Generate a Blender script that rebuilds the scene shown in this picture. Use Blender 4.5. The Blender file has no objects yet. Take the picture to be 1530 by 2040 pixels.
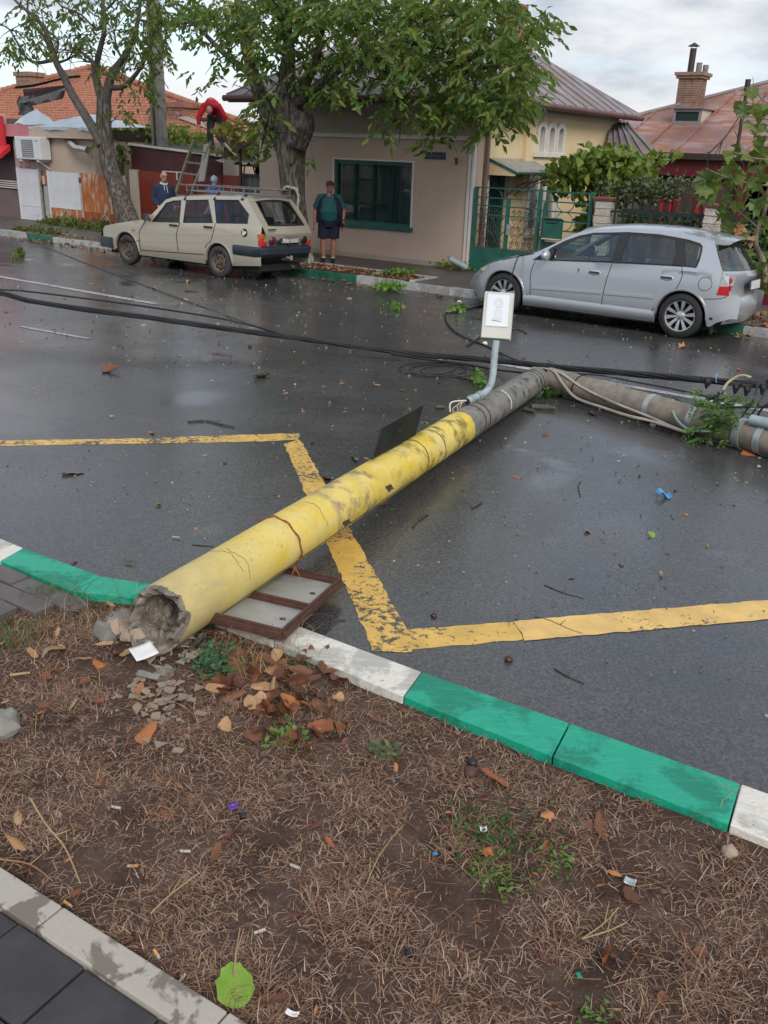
import bpy, bmesh, math, random
import numpy as np
from mathutils import Vector, Matrix, Euler, noise as mnoise
R = math.radians
rnd = random.Random(7)
sc = bpy.context.scene
COL = sc.collection

# ------------------------------------------------------------------ camera, sky, light, exposure
CAM_F, CAM_H = 1800.0, 1.76
TH, ROLL = math.atan(.4), .037
_c, _s = math.cos(TH), math.sin(TH)
FW = np.array([0, _c, -_s]); U0 = np.array([0, _s, _c]); R0 = np.array([1., 0, 0])
RT = math.cos(ROLL)*R0 + math.sin(ROLL)*U0
UP = -math.sin(ROLL)*R0 + math.cos(ROLL)*U0
CC = np.array([0, 0, CAM_H])
cd = bpy.data.cameras.new('camera'); cam = bpy.data.objects.new('camera', cd); COL.objects.link(cam)
cam.matrix_world = Matrix(((RT[0], UP[0], -FW[0], 0), (RT[1], UP[1], -FW[1], 0), (RT[2], UP[2], -FW[2], CAM_H), (0, 0, 0, 1)))
cd.sensor_fit = 'HORIZONTAL'; cd.sensor_width = 36; cd.lens = 36*CAM_F/1530
cd.clip_start = .05; cd.clip_end = 3000
sc.camera = cam

SUN_EL, SUN_AZ = R(36), R(163)
w = bpy.data.worlds.new('World'); sc.world = w; w.use_nodes = True
nt = w.node_tree; nt.nodes.clear()
def wn(t, **k):
    n = nt.nodes.new(t)
    for a, b in k.items(): setattr(n, a, b)
    return n
out = wn('ShaderNodeOutputWorld'); bg = wn('ShaderNodeBackground'); nt.links.new(bg.outputs[0], out.inputs[0])
sky = wn('ShaderNodeTexSky', sky_type='NISHITA', sun_disc=False, sun_elevation=SUN_EL, sun_rotation=SUN_AZ, air_density=1.0, dust_density=1.5)
tc = wn('ShaderNodeTexCoord'); mp = wn('ShaderNodeMapping'); mp.inputs['Scale'].default_value = (1, 1, 3.2)
nt.links.new(tc.outputs['Generated'], mp.inputs[0])
def wnoise(scale, detail, seed):
    n = wn('ShaderNodeTexNoise', noise_dimensions='4D'); n.inputs['Scale'].default_value = scale
    n.inputs['Detail'].default_value = detail; n.inputs['W'].default_value = seed; n.inputs['Roughness'].default_value = .55
    nt.links.new(mp.outputs[0], n.inputs['Vector']); return n
def wramp(src, p0, p1, c0=(0, 0, 0, 1), c1=(1, 1, 1, 1)):
    r = wn('ShaderNodeValToRGB'); e = r.color_ramp.elements
    e[0].position = p0; e[1].position = p1; e[0].color = c0; e[1].color = c1
    r.color_ramp.interpolation = 'EASE'
    nt.links.new(src, r.inputs[0]); return r
cover = wramp(wnoise(3.1, 5, 2.3).outputs[0], .36, .52)                     # thick white cloud, gaps of blue
shade = wramp(wnoise(5.5, 6, 7.1).outputs[0], .33, .6, (3.3, 3.75, 4.5, 1), (6.9, 7.0, 7.2, 1))
mixc = wn('ShaderNodeMix', data_type='RGBA'); nt.links.new(cover.outputs[0], mixc.inputs[0])
skyb = wn('ShaderNodeMix', data_type='RGBA', blend_type='ADD'); skyb.inputs[0].default_value = 1
nt.links.new(sky.outputs[0], skyb.inputs[6]); skyb.inputs[7].default_value = (1.9, 2.3, 2.9, 1)
nt.links.new(skyb.outputs[2], mixc.inputs[6]); nt.links.new(shade.outputs[0], mixc.inputs[7])
nt.links.new(mixc.outputs[2], bg.inputs[0]); bg.inputs[1].default_value = .087
sd = bpy.data.lights.new('sun', 'SUN'); sd.energy = 1.5; sd.angle = R(24); sd.color = (1, .95, .87)
sun = bpy.data.objects.new('sun', sd); COL.objects.link(sun)
sun.rotation_euler = (math.pi/2 - SUN_EL, 0, math.pi - SUN_AZ)
sc.view_settings.view_transform = 'Standard'; sc.view_settings.look = 'None'
sc.view_settings.exposure = 0.62; sc.view_settings.gamma = 1; sc.view_settings.use_curve_mapping = False
sc.cycles.max_bounces = 7; sc.cycles.transparent_max_bounces = 12; sc.cycles.caustics_reflective = False; sc.cycles.caustics_refractive = False
try: sc.cycles.use_denoising = True
except Exception: pass

# ------------------------------------------------------------------ street frame: a along the street (to the right), b across it (away), z up
PHI = R(55.6)
D = np.array([math.sin(PHI), -math.cos(PHI), 0]); Nn = np.array([math.cos(PHI), math.sin(PHI), 0])
ANG = math.atan2(D[1], D[0])
def S(a, b, z=0.): return Vector(a*D + b*Nn + np.array([0, 0, z]))
def _ray(x, y): return FW + (x-765)/CAM_F*RT - (y-1020)/CAM_F*UP
def _abz(p): return np.array([p@D, p@Nn, p[2]])
def road_z(b): return -.13 - .03*(b-2.45)
def at_z(x, y, z):
    r = _ray(x, y); return _abz(CC + r*(z-CAM_H)/r[2])
def at_road(x, y, dz=0.):
    r = _ray(x, y); return _abz(CC + r*((-.13+.03*2.45+dz-CAM_H)/(r[2]+.03*(r@Nn))))
def at_b(x, y, b):
    r = _ray(x, y); return _abz(CC + r*(b/(r@Nn)))
def at_a(x, y, a):
    r = _ray(x, y); return _abz(CC + r*(a/(r@D)))
def at_n(x, y, depth):
    return _abz(CC + _ray(x, y)*depth)
def depth_of(a, b, z): return float((np.array(S(a, b, z))-CC)@FW)

# ------------------------------------------------------------------ materials
class NT:
    def __init__(s, name):
        s.m = bpy.data.materials.new(name); s.m.use_nodes = True; s.t = s.m.node_tree
        s.b = s.t.nodes['Principled BSDF']; s.o = s.t.nodes['Material Output']
    def n(s, t, **k):
        n = s.t.nodes.new(t)
        for a, b in k.items(): setattr(n, a, b)
        return n
    def l(s, a, b): s.t.links.new(a, b)
    def put(s, sock, v):
        if hasattr(v, 'is_output'): s.l(v, sock)
        elif isinstance(v, (tuple, list)) and len(v) == 3 and sock.type == 'RGBA': sock.default_value = (*v, 1)
        else: sock.default_value = v
    def pos(s, kind='Object'):
        if kind == 'World': return s.n('ShaderNodeNewGeometry').outputs['Position']
        return s.n('ShaderNodeTexCoord').outputs[kind]
    def map(s, v, scale=(1, 1, 1), rot=(0, 0, 0), loc=(0, 0, 0)):
        n = s.n('ShaderNodeMapping'); n.inputs['Scale'].default_value = scale; n.inputs['Rotation'].default_value = rot; n.inputs['Location'].default_value = loc
        s.l(v, n.inputs[0]); return n.outputs[0]
    def noise(s, v, scale, detail=4, rough=.55, dist=0):
        n = s.n('ShaderNodeTexNoise'); n.inputs['Scale'].default_value = scale; n.inputs['Detail'].default_value = detail
        n.inputs['Roughness'].default_value = rough; n.inputs['Distortion'].default_value = dist
        s.l(v, n.inputs['Vector']); return n.outputs[0]
    def voro(s, v, scale, feat='F1', out='Distance'):
        n = s.n('ShaderNodeTexVoronoi', feature=feat); n.inputs['Scale'].default_value = scale; s.l(v, n.inputs['Vector']); return n.outputs[out]
    def ramp(s, f, *st, interp='LINEAR'):
        n = s.n('ShaderNodeValToRGB'); cr = n.color_ramp; cr.interpolation = interp
        while len(cr.elements) < len(st): cr.elements.new(.5)
        for e, (p, c) in zip(cr.elements, st):
            e.position = p; e.color = (c, c, c, 1) if isinstance(c, (int, float)) else (*c[:3], 1)
        s.l(f, n.inputs[0]); return n.outputs[0]
    def mix(s, f, a, b, mode='MIX'):
        n = s.n('ShaderNodeMix', data_type='RGBA', blend_type=mode); s.put(n.inputs[0], f); s.put(n.inputs[6], a); s.put(n.inputs[7], b); return n.outputs[2]
    def math(s, op, a, b=0., c=0., clamp=False):
        n = s.n('ShaderNodeMath', operation=op, use_clamp=clamp); s.put(n.inputs[0], a); s.put(n.inputs[1], b); s.put(n.inputs[2], c); return n.outputs[0]
    def sep(s, v):
        n = s.n('ShaderNodeSeparateXYZ'); s.l(v, n.inputs[0]); return n.outputs
    def bump(s, h, strength=.3, dist=.01, nrm=None):
        n = s.n('ShaderNodeBump'); n.inputs['Strength'].default_value = strength; n.inputs['Distance'].default_value = dist; s.l(h, n.inputs['Height'])
        if nrm is not None: s.l(nrm, n.inputs['Normal'])
        s.l(n.outputs[0], s.b.inputs['Normal']); return n.outputs[0]
    def rand(s): return s.n('ShaderNodeNewGeometry').outputs['Random Per Island']
    def orand(s): return s.n('ShaderNodeObjectInfo').outputs['Random']
    def set(s, **k):
        for a, v in k.items(): s.put(s.b.inputs[a.replace('_', ' ')], v)
        return s.m

MATS = {}
def mat(name, col, rough=.6, col2=None, scale=6., lo=.35, hi=.65, bump=0., bscale=60., bdist=.004, metallic=0., coat=0., spec=.5, kind='Object', detail=5, dirt=None, dscale=2.5, dlo=.5, dhi=.75, stretch=None, rvar=.0, sheen=0.):
    """principled with two noise-mixed colours, an optional dirt layer, roughness variation and fine relief"""
    t = NT(name); v = t.pos(kind)
    if stretch: v = t.map(v, stretch)
    c2 = col2 or tuple(x*.8 for x in col)
    f = t.ramp(t.noise(v, scale, detail), (lo, 0), (hi, 1))
    c = t.mix(f, col, c2)
    if dirt:
        g = t.ramp(t.noise(v, dscale, 6, .65), (dlo, 0), (dhi, 1)); c = t.mix(g, c, dirt)
    t.set(Base_Color=c, Metallic=metallic, Coat_Weight=coat, Coat_Roughness=.06)
    t.b.inputs['Specular IOR Level'].default_value = spec
    if rvar: t.set(Roughness=t.math('ADD', t.math('MULTIPLY', t.noise(v, scale*2.3, 4), rvar), rough-rvar/2))
    else: t.set(Roughness=rough)
    if bump: t.bump(t.noise(v, bscale, 5, .6), bump, bdist)
    MATS[name] = t.m; return t.m

# ------------------------------------------------------------------ mesh builder
def frame(dirv, up=Vector((0, 0, 1))):
    z = Vector(dirv).normalized()
    if abs(z.dot(up)) > .97: up = Vector((1, 0, 0))
    x = up.cross(z).normalized(); y = z.cross(x); return x, y, z
class MB:
    def __init__(s): s.v = []; s.f = []; s.mi = []; s.cur = 0
    def add(s, vs, fs):
        o = len(s.v); s.v += [tuple(p) for p in vs]; s.f += [tuple(i+o for i in f) for f in fs]; s.mi += [s.cur]*len(fs); return s
    def m(s, i): s.cur = i; return s
    def box(s, c, d, rot=None):
        x, y, z = d[0]/2, d[1]/2, d[2]/2
        vs = [Vector((sx*x, sy*y, sz*z)) for sx in (-1, 1) for sy in (-1, 1) for sz in (-1, 1)]
        if rot is not None:
            M = rot if isinstance(rot, Matrix) else Euler(rot).to_matrix(); vs = [M @ v for v in vs]
        vs = [v+Vector(c) for v in vs]
        return s.add(vs, [(0, 1, 3, 2), (4, 6, 7, 5), (0, 4, 5, 1), (2, 3, 7, 6), (0, 2, 6, 4), (1, 5, 7, 3)])
    def bb(s, x0, x1, y0, y1, z0, z1): return s.box(((x0+x1)/2, (y0+y1)/2, (z0+z1)/2), (x1-x0, y1-y0, z1-z0))
    def beam(s, p, q, w_, h_, up=Vector((0, 0, 1))):
        p, q = Vector(p), Vector(q); x, y, z = frame(q-p, Vector(up)); M = Matrix((x, y, z)).transposed()
        return s.box((p+q)/2, (w_, h_, (q-p).length), M)
    def hexa(s, bot, top):
        return s.add(list(bot)+list(top), [(3, 2, 1, 0), (4, 5, 6, 7)]+[(i, (i+1) % 4, 4+(i+1) % 4, 4+i) for i in range(4)])
    def poly(s, pts): return s.add(pts, [tuple(range(len(pts)))])
    def prism(s, pts, ext):
        n = len(pts); e = Vector(ext); ps = [Vector(p) for p in pts]
        return s.add(ps+[p+e for p in ps], [tuple(reversed(range(n))), tuple(range(n, 2*n))]+[(i, (i+1) % n, n+(i+1) % n, n+i) for i in range(n)])
    def rings(s, rs, closed=True, cap=True):
        n = len(rs[0]); o = []; fs = []
        for r in rs: o += list(r)
        for k in range(len(rs)-1):
            for i in range(n if closed else n-1):
                j = (i+1) % n; fs.append((k*n+i, k*n+j, (k+1)*n+j, (k+1)*n+i))
        if cap and closed: fs += [tuple(reversed(range(n))), tuple(range((len(rs)-1)*n, len(rs)*n))]
        return s.add(o, fs)
    def tube(s, pts, r, n=8, cap=True, flat=1.):
        ps = [Vector(p) for p in pts]; rr = r if isinstance(r, (list, tuple)) else [r]*len(ps)
        rs = []; X = None
        for i, p in enumerate(ps):
            d = (ps[min(i+1, len(ps)-1)]-ps[max(i-1, 0)])
            if d.length < 1e-9: d = Vector((0, 0, 1))
            d.normalize()
            if X is None: X, Y, _ = frame(d)
            else:
                X = (X-d*X.dot(d)); X = X.normalized() if X.length > 1e-6 else frame(d)[0]
                Y = d.cross(X)
            rs.append([p+(X*math.cos(t)+Y*math.sin(t)*flat)*rr[i] for t in [2*math.pi*k/n for k in range(n)]])
        return s.rings(rs, True, cap)
    def cyl(s, p, q, r, n=16, r2=None): return s.tube([p, q], [r, r if r2 is None else r2], n)
    def ell(s, c, rad, nu=12, nv=8, rot=None):
        c = Vector(c); M = (rot if isinstance(rot, Matrix) else Euler(rot).to_matrix()) if rot is not None else None
        rs = []
        for j in range(nv+1):
            t = math.pi*j/nv; st = max(math.sin(t), .02); row = []
            for i in range(nu):
                u = 2*math.pi*i/nu; v = Vector((rad[0]*st*math.cos(u), rad[1]*st*math.sin(u), -rad[2]*math.cos(t)))
                row.append(c+(M @ v if M is not None else v))
            rs.append(row)
        return s.rings(rs)
    def lathe(s, c, prof, axis=(0, 0, 1), n=20, cap=True):
        c = Vector(c); x, y, z = frame(axis)
        return s.rings([[c+z*h+(x*math.cos(2*math.pi*k/n)+y*math.sin(2*math.pi*k/n))*max(r, 1e-4) for k in range(n)] for r, h in prof], True, cap)
    def grid(s, fn, nu, nv):
        vs = [fn(i/nu, j/nv) for i in range(nu+1) for j in range(nv+1)]; m_ = nv+1
        return s.add(vs, [(i*m_+j, (i+1)*m_+j, (i+1)*m_+j+1, i*m_+j+1) for i in range(nu) for j in range(nv)])
    def mesh(s, name, mats, smooth=None):
        me = bpy.data.meshes.new(name); me.from_pydata(s.v, [], s.f)
        for m_ in (mats if isinstance(mats, (list, tuple)) else [mats]): me.materials.append(m_)
        if any(s.mi): me.polygons.foreach_set('material_index', s.mi)
        if smooth is not None:
            me.polygons.foreach_set('use_smooth', [True]*len(me.polygons)); me.set_sharp_from_angle(angle=R(smooth))
        me.update(); return me
    def build(s, name, mats, parent=None, smooth=None, bevel=0., seg=2, **props):
        o = bpy.data.objects.new(name, s.mesh(name, mats, smooth)); COL.objects.link(o)
        if parent is not None: o.parent = parent
        if bevel:
            b = o.modifiers.new('bevel', 'BEVEL'); b.width = bevel; b.segments = seg; b.limit_method = 'ANGLE'; b.angle_limit = R(40)
        for k, v in props.items(): o[k] = v
        return o
def inst(name, me, parent=None, M=None, **props):
    o = bpy.data.objects.new(name, me); COL.objects.link(o)
    if parent is not None: o.parent = parent
    if M is not None: o.matrix_basis = M
    for k, v in props.items(): o[k] = v
    return o
def place(o, a, b, z, rot=0.):
    o.location = S(a, b, z); o.rotation_euler = (0, 0, ANG+rot); return o
def thing(name, label, cat, a=0., b=0., z=0., rot=0., group=None):
    o = bpy.data.objects.new(name, None); COL.objects.link(o); o.empty_display_size = .1
    place(o, a, b, z, rot); o['label'] = label; o['category'] = cat
    if group: o['group'] = group
    return o
def tag(o, label, cat, group=None):
    o['label'] = label; o['category'] = cat
    if group: o['group'] = group
    return o
def structure(o): o['kind'] = 'structure'; return o
STREET = Matrix.Rotation(ANG, 4, 'Z')
def street(o): o.rotation_euler = (0, 0, ANG); return o       # mesh given in street coordinates (a, b, z)
def remesh(mb, name, mats, vox=.012, smooth=4, parent=None):
    """one continuous surface from overlapping volumes"""
    tmp = mb.build('tmp', mats); md = tmp.modifiers.new('r', 'REMESH'); md.mode = 'VOXEL'; md.voxel_size = vox
    if smooth:
        sm = tmp.modifiers.new('s', 'SMOOTH'); sm.iterations = smooth; sm.factor = .5
    dg = bpy.context.evaluated_depsgraph_get(); dg.update()
    me = bpy.data.meshes.new_from_object(tmp.evaluated_get(dg)); me.name = name
    old = tmp.data; bpy.data.objects.remove(tmp); bpy.data.meshes.remove(old)
    me.materials.clear()
    for m_ in (mats if isinstance(mats, (list, tuple)) else [mats]): me.materials.append(m_)
    me.polygons.foreach_set('use_smooth', [True]*len(me.polygons))
    o = bpy.data.objects.new(name, me); COL.objects.link(o)
    if parent is not None: o.parent = parent
    return o
def text_mesh(txt, size, depth, name, m_, parent, M, align='CENTER', sx=1.):
    cu = bpy.data.curves.new(name, 'FONT'); cu.body = txt; cu.size = size; cu.extrude = depth; cu.align_x = align; cu.align_y = 'CENTER'
    tmp = bpy.data.objects.new('tmp', cu); COL.objects.link(tmp)
    dg = bpy.context.evaluated_depsgraph_get(); dg.update()
    me = bpy.data.meshes.new_from_object(tmp.evaluated_get(dg)); bpy.data.objects.remove(tmp); bpy.data.curves.remove(cu)
    me.name = name; me.materials.clear(); me.materials.append(m_)
    o = inst(name, me, parent, M @ Matrix.Diagonal((sx, 1, 1, 1))); return o
# ------------------------------------------------------------------ materials of the place
DAMP = ((1215, 1072, 110, 50), (1095, 956, 50, 22), (395, 795, 90, 30), (1300, 905, 130, 20), (480, 672, 190, 20), (200, 600, 260, 25), (560, 720, 120, 20))
def asphalt_nodes(t, damp=False):
    """wet asphalt: colour, roughness, height sockets in world space"""
    v = t.pos('World')
    big = t.noise(v, .35, 4, .6, .6); mid = t.noise(v, 1.3, 5, .6, .3); fine = t.noise(v, 95, 3, .7)
    cell = t.voro(v, 130)
    c = t.mix(t.ramp(fine, (.35, 0), (.7, 1)), (.026, .026, .027), (.075, .074, .073)); cc = t.voro(v, 105, out='Color'); c = t.mix(t.math('MULTIPLY', t.ramp(cc, (.35, 0), (.95, 1)), .55), c, (.15, .147, .143))
    c = t.mix(t.ramp(t.noise(v, 260, 2, .8), (.66, 0), (.72, .7)), c, (.20, .19, .18))
    c = t.mix(t.math('MULTIPLY', t.ramp(mid, (.4, 0), (.7, 1)), .5), c, (.040, .040, .043))
    wet = t.ramp(t.math('ADD', t.math('MULTIPLY', big, .62), t.math('MULTIPLY', mid, .38)), (.40, 0), (.56, 1))
    pud = t.ramp(t.noise(v, .9, 3, .5, .4), (.64, 0), (.69, 1))
    if damp:     # shallow damp patches that have not drained yet
        for px, py, rx, ry in DAMP:
            q, e = at_road(px, py), at_road(px+rx, py); f_ = at_road(px, py-ry); w_, h_ = abs(e[0]-q[0])*1.1, abs(f_[1]-q[1])+.1; c0 = S(*q)
            m0 = t.n('ShaderNodeVectorMath', operation='SUBTRACT'); t.l(v, m0.inputs[0]); m0.inputs[1].default_value = c0
            m1 = t.n('ShaderNodeVectorRotate', rotation_type='Z_AXIS'); t.l(m0.outputs[0], m1.inputs['Vector']); m1.inputs['Angle'].default_value = -ANG
            m2 = t.n('ShaderNodeVectorMath', operation='MULTIPLY'); t.l(m1.outputs[0], m2.inputs[0]); m2.inputs[1].default_value = (1/w_, 1/h_, 0)
            m3 = t.n('ShaderNodeVectorMath', operation='LENGTH'); t.l(m2.outputs[0], m3.inputs[0])
            pud = t.math('MAXIMUM', pud, t.ramp(t.math('ADD', m3.outputs['Value'], t.math('MULTIPLY', t.math('SUBTRACT', mid, .5), 3.)), (.35, .95), (1.25, 0)))
    rough = t.math('SUBTRACT', t.math('SUBTRACT', .33, t.math('MULTIPLY', wet, .17)), t.math('MULTIPLY', pud, .12))
    h = t.math('MULTIPLY', t.math('ADD', fine, cell), t.math('SUBTRACT', 1.0, t.math('MULTIPLY', pud, .93)))
    return v, c, rough, h, pud
def m_asphalt():
    t = NT('wet_asphalt'); v, c, r, h, p = asphalt_nodes(t, True)
    t.set(Base_Color=c, Roughness=r, Specular_IOR_Level=.55); t.bump(h, .10, .004); return t.m
def m_marking(name, col, wear_lo, wear_hi):
    t = NT(name); v, c, r, h, p = asphalt_nodes(t)
    chip = t.noise(v, 34, 5, .72, .3); area = t.noise(v, 3.2, 4, .6)
    k = t.ramp(t.math('ADD', t.math('MULTIPLY', chip, .6), t.math('MULTIPLY', area, .4)), (wear_lo, 0), (wear_hi, 1))
    pc = t.mix(t.ramp(t.noise(v, 9, 5), (.3, 0), (.7, 1)), col, tuple(x*.72 for x in col))
    t.set(Base_Color=t.mix(k, c, pc), Roughness=t.math('ADD', t.math('MULTIPLY', k, .12), r), Specular_IOR_Level=.5)
    t.bump(t.math('ADD', h, t.math('MULTIPLY', k, .9)), .32, .005); return t.m
M = {}
M['asphalt'] = m_asphalt()
M['line_yellow'] = m_marking('worn_yellow_paint', (.76, .48, .11), .43, .48)
M['line_yellow_full'] = m_marking('thick_yellow_paint', (.80, .52, .16), .38, .42)
M['line_white'] = m_marking('worn_white_paint', (.48, .49, .50), .38, .50)
def m_soil():
    t = NT('bare_soil'); v = t.pos('World')
    c = t.ramp(t.noise(v, 7, 6, .65), (.3, (.036, .021, .016)), (.5, (.072, .044, .034)), (.72, (.118, .078, .062)))
    c = t.mix(t.ramp(t.noise(v, 110, 3, .7), (.62, 0), (.72, .8)), c, (.20, .165, .135))
    t.set(Base_Color=c, Roughness=.93, Specular_IOR_Level=.2); t.bump(t.math('ADD', t.noise(v, 60, 5, .7), t.noise(v, 15, 4)), .7, .012); return t.m
M['soil'] = m_soil()
def m_island(name, cols, rough=.7, spec=.3, trans=0.):
    t = NT(name); n_ = len(cols)
    c = t.ramp(t.rand(), *[((i+.5)/n_, c_) for i, c_ in enumerate(cols)])
    c = t.mix(.35, c, t.mix(t.noise(t.pos('Object'), 30, 3), c, tuple(x*.5 for x in cols[0])))
    t.set(Base_Color=c, Roughness=rough, Specular_IOR_Level=spec)
    if trans:
        tr = t.n('ShaderNodeBsdfTranslucent'); t.put(tr.inputs[0], t.mix(.5, c, (.35, .45, .05)))
        mx = t.n('ShaderNodeMixShader'); mx.inputs[0].default_value = trans
        t.l(t.b.outputs[0], mx.inputs[1]); t.l(tr.outputs[0], mx.inputs[2]); t.l(mx.outputs[0], t.o.inputs[0])
    return t.m
M['dead_grass'] = m_island('dead_grass', [(.12, .052, .030), (.30, .170, .105), (.43, .285, .195), (.19, .095, .058), (.51, .385, .285), (.14, .07, .045)], .8)
M['straw'] = m_island('straw_stalks', [(.42, .30, .16), (.33, .20, .10), (.28, .13, .06)], .7)
M['green_grass'] = m_island('green_grass', [(.05, .11, .03), (.09, .16, .045), (.14, .18, .06)], .6, .3, .2)
M['leaf_walnut'] = m_island('walnut_leaves', [(.046, .11, .022), (.09, .17, .03), (.058, .13, .028), (.16, .22, .04), (.038, .085, .022), (.24, .25, .055)], .5, .4, .34)
M['leaf_sparse'] = m_island('dull_leaves', [(.055, .10, .028), (.10, .145, .035), (.17, .18, .05), (.04, .08, .02)], .55, .35, .34)
M['leaf_vine'] = m_island('vine_leaves', [(.12, .20, .035), (.20, .28, .05), (.075, .14, .03), (.32, .31, .06), (.15, .23, .04)], .55, .35, .3)
M['leaf_yellow'] = m_island('yellowing_vine_leaves', [(.24, .24, .05), (.33, .27, .06), (.15, .19, .04), (.42, .30, .05), (.10, .15, .04)], .6, .3, .3)
M['leaf_ivy'] = m_island('ivy_leaves', [(.03, .085, .02), (.05, .13, .025), (.09, .17, .035), (.035, .07, .02)], .5, .35, .2)
M['leaf_dusty'] = m_island('dusty_shrub_leaves', [(.09, .12, .07), (.13, .15, .08), (.06, .09, .045), (.20, .19, .10)], .6, .3, .2)
M['leaf_plane'] = m_island('plane_tree_leaves', [(.12, .20, .035), (.09, .16, .04), (.20, .22, .05), (.07, .12, .04)], .5, .4, .3)
M['weed'] = m_island('weed_leaves', [(.05, .13, .06), (.07, .16, .07), (.04, .10, .05)], .55, .35, .15)
M['bindweed'] = m_island('fresh_weed_leaves', [(.10, .21, .03), (.14, .26, .05), (.07, .15, .03)], .55, .35, .2)
def m_dry(name, a, b, c):
    t = NT(name); v = t.pos('Object'); k = t.ramp(t.orand(), (0, a), (.5, b), (1, c))
    f = t.ramp(t.noise(v, 35, 4, .6), (.35, 0), (.7, 1))
    veins = t.ramp(t.voro(v, 45), (.05, .6), (.2, 1))
    t.set(Base_Color=t.mix(f, t.mix(1, k, veins, 'MULTIPLY'), t.mix(.5, k, (.06, .03, .02))), Roughness=.55, Specular_IOR_Level=.4)
    t.bump(t.noise(v, 70, 3), .3, .003); return t.m
M['dry_brown'] = m_dry('dry_brown_leaf', (.10, .035, .017), (.20, .072, .030), (.14, .052, .024))
M['dry_orange'] = m_dry('dry_orange_leaf', (.42, .15, .04), (.50, .21, .08), (.30, .08, .03))
M['dry_pale'] = m_dry('dry_pale_leaf', (.48, .30, .16), (.42, .22, .10), (.36, .26, .15))
M['fresh_leaf'] = m_dry('fresh_green_leaf', (.20, .36, .04), (.22, .40, .05), (.18, .33, .04))
M['small_green'] = m_dry('torn_green_leaf', (.10, .19, .04), (.20, .24, .06), (.14, .22, .05))

def m_kerbpaint(name, col, under, lo, hi):
    t = NT(name); v = t.pos('World')
    s = t.map(v, (1, 1, 1)); k = t.ramp(t.math('ADD', t.math('MULTIPLY', t.noise(s, 6, 6, .7, .4), .6), t.math('MULTIPLY', t.noise(s, 40, 5, .7), .4)), (lo, 0), (hi, 1))
    f = t.ramp(t.noise(v, 4.2, 5, .65, .5), (.46, 0), (.54, 1))
    c = t.mix(f, col, tuple(x*.62 for x in col))
    c = t.mix(t.ramp(t.noise(v, 60, 3, .7), (.60, 0), (.70, .55)), c, tuple(x*.5 for x in col))
    k = t.math('MULTIPLY', k, t.ramp(t.noise(s, 26, 5, .75), (.33, 0), (.36, 1))); c = t.mix(t.ramp(t.noise(t.map(v, (1, 6, 1), (0, 0, .6)), 9, 5, .7), (.5, 0), (.75, .5)), c, tuple(min(.8, x*1.5+.02) for x in col))
    t.set(Base_Color=t.mix(k, under, c), Roughness=t.math('ADD', .38, t.math('MULTIPLY', f, .2)), Specular_IOR_Level=.5)
    t.bump(t.math('ADD', t.math('MULTIPLY', t.noise(v, 70, 5, .7), 2.), t.math('MULTIPLY', k, 1.5)), .55, .004); return t.m
M['kerb_green'] = m_kerbpaint('green_kerb_paint', (.008, .33, .205), (.16, .36, .28), .265, .285)
M['kerb_white'] = m_kerbpaint('white_kerb_paint', (.68, .65, .58), (.22, .20, .17), .355, .375)
M['kerb_old_green'] = m_kerbpaint('old_green_kerb_paint', (.018, .13, .085), (.16, .17, .16), .36, .42)
M['kerb_old_white'] = m_kerbpaint('old_white_kerb_paint', (.40, .40, .39), (.16, .15, .14), .36, .43)
def m_greykerb():
    t = NT('damp_concrete_kerb'); v = t.pos('World')
    wet = t.ramp(t.noise(v, 6.5, 5, .6, .5), (.50, 0), (.535, 1))
    c = t.mix(t.noise(v, 70, 4), (.34, .31, .27), (.42, .385, .335))
    t.set(Base_Color=t.mix(wet, c, (.165, .14, .115)), Roughness=t.math('SUBTRACT', .8, t.math('MULTIPLY', wet, .35))); t.bump(t.noise(v, 160, 4), .25, .003); return t.m
M['kerb_grey'] = m_greykerb()
M['paver'] = mat('dark_rubber_paver', (.030, .029, .033), .62, (.045, .043, .048), 9, bump=.5, bscale=220, bdist=.004, kind='World', dirt=(.3, .3, .3), dscale=95, dlo=.72, dhi=.76)
M['paver_mauve'] = mat('old_mauve_paver', (.085, .072, .072), .6, (.12, .105, .10), 8, bump=.4, bscale=120, kind='World')
M['concrete'] = mat('grey_concrete', (.24, .23, .21), .8, (.16, .155, .14), 7, bump=.5, bscale=60, bdist=.005, dirt=(.08, .078, .07), dscale=4, dlo=.55, dhi=.7)
M['broken'] = mat('dirty_broken_concrete', (.23, .195, .16), .9, (.10, .085, .07), 16, bump=1., bscale=45, bdist=.012, dirt=(.36, .32, .27), dscale=26, dlo=.56, dhi=.66)
M['concrete_pale'] = mat('broken_pale_concrete', (.37, .285, .215), .85, (.27, .205, .155), 14, bump=.7, bscale=70, bdist=.006)
M['pavement'] = mat('worn_far_pavement', (.105, .09, .08), .6, (.07, .06, .055), 1.5, bump=.4, bscale=30, kind='World', dirt=(.16, .135, .115), dscale=.8, rvar=.3)
M['yard'] = mat('packed_yard_earth', (.13, .10, .08), .9, (.09, .07, .055), 2, kind='World')
M['plaster_beige'] = mat('pinkish_beige_render', (.52, .395, .32), .85, (.475, .36, .29), 1.1, bump=.35, bscale=120, bdist=.003, dirt=(.27, .20, .165), dscale=1.6, dlo=.62, dhi=.9)
M['plaster_grey'] = mat('greyish_frieze_render', (.40, .325, .255), .85, (.35, .285, .23), 1.2, bump=.3, bscale=120, bdist=.003, dirt=(.26, .21, .17), dscale=1.2, dlo=.6, dhi=.85)
M['plaster_yellow'] = mat('pale_yellow_render', (.68, .545, .335), .85, (.62, .49, .30), 1.2, bump=.3, bscale=120, bdist=.003, dirt=(.42, .31, .17), dscale=1.5, dlo=.62, dhi=.9)
M['plaster_pale'] = mat('cream_frieze_render', (.55, .50, .41), .85, (.5, .45, .37), 1.2)
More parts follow.
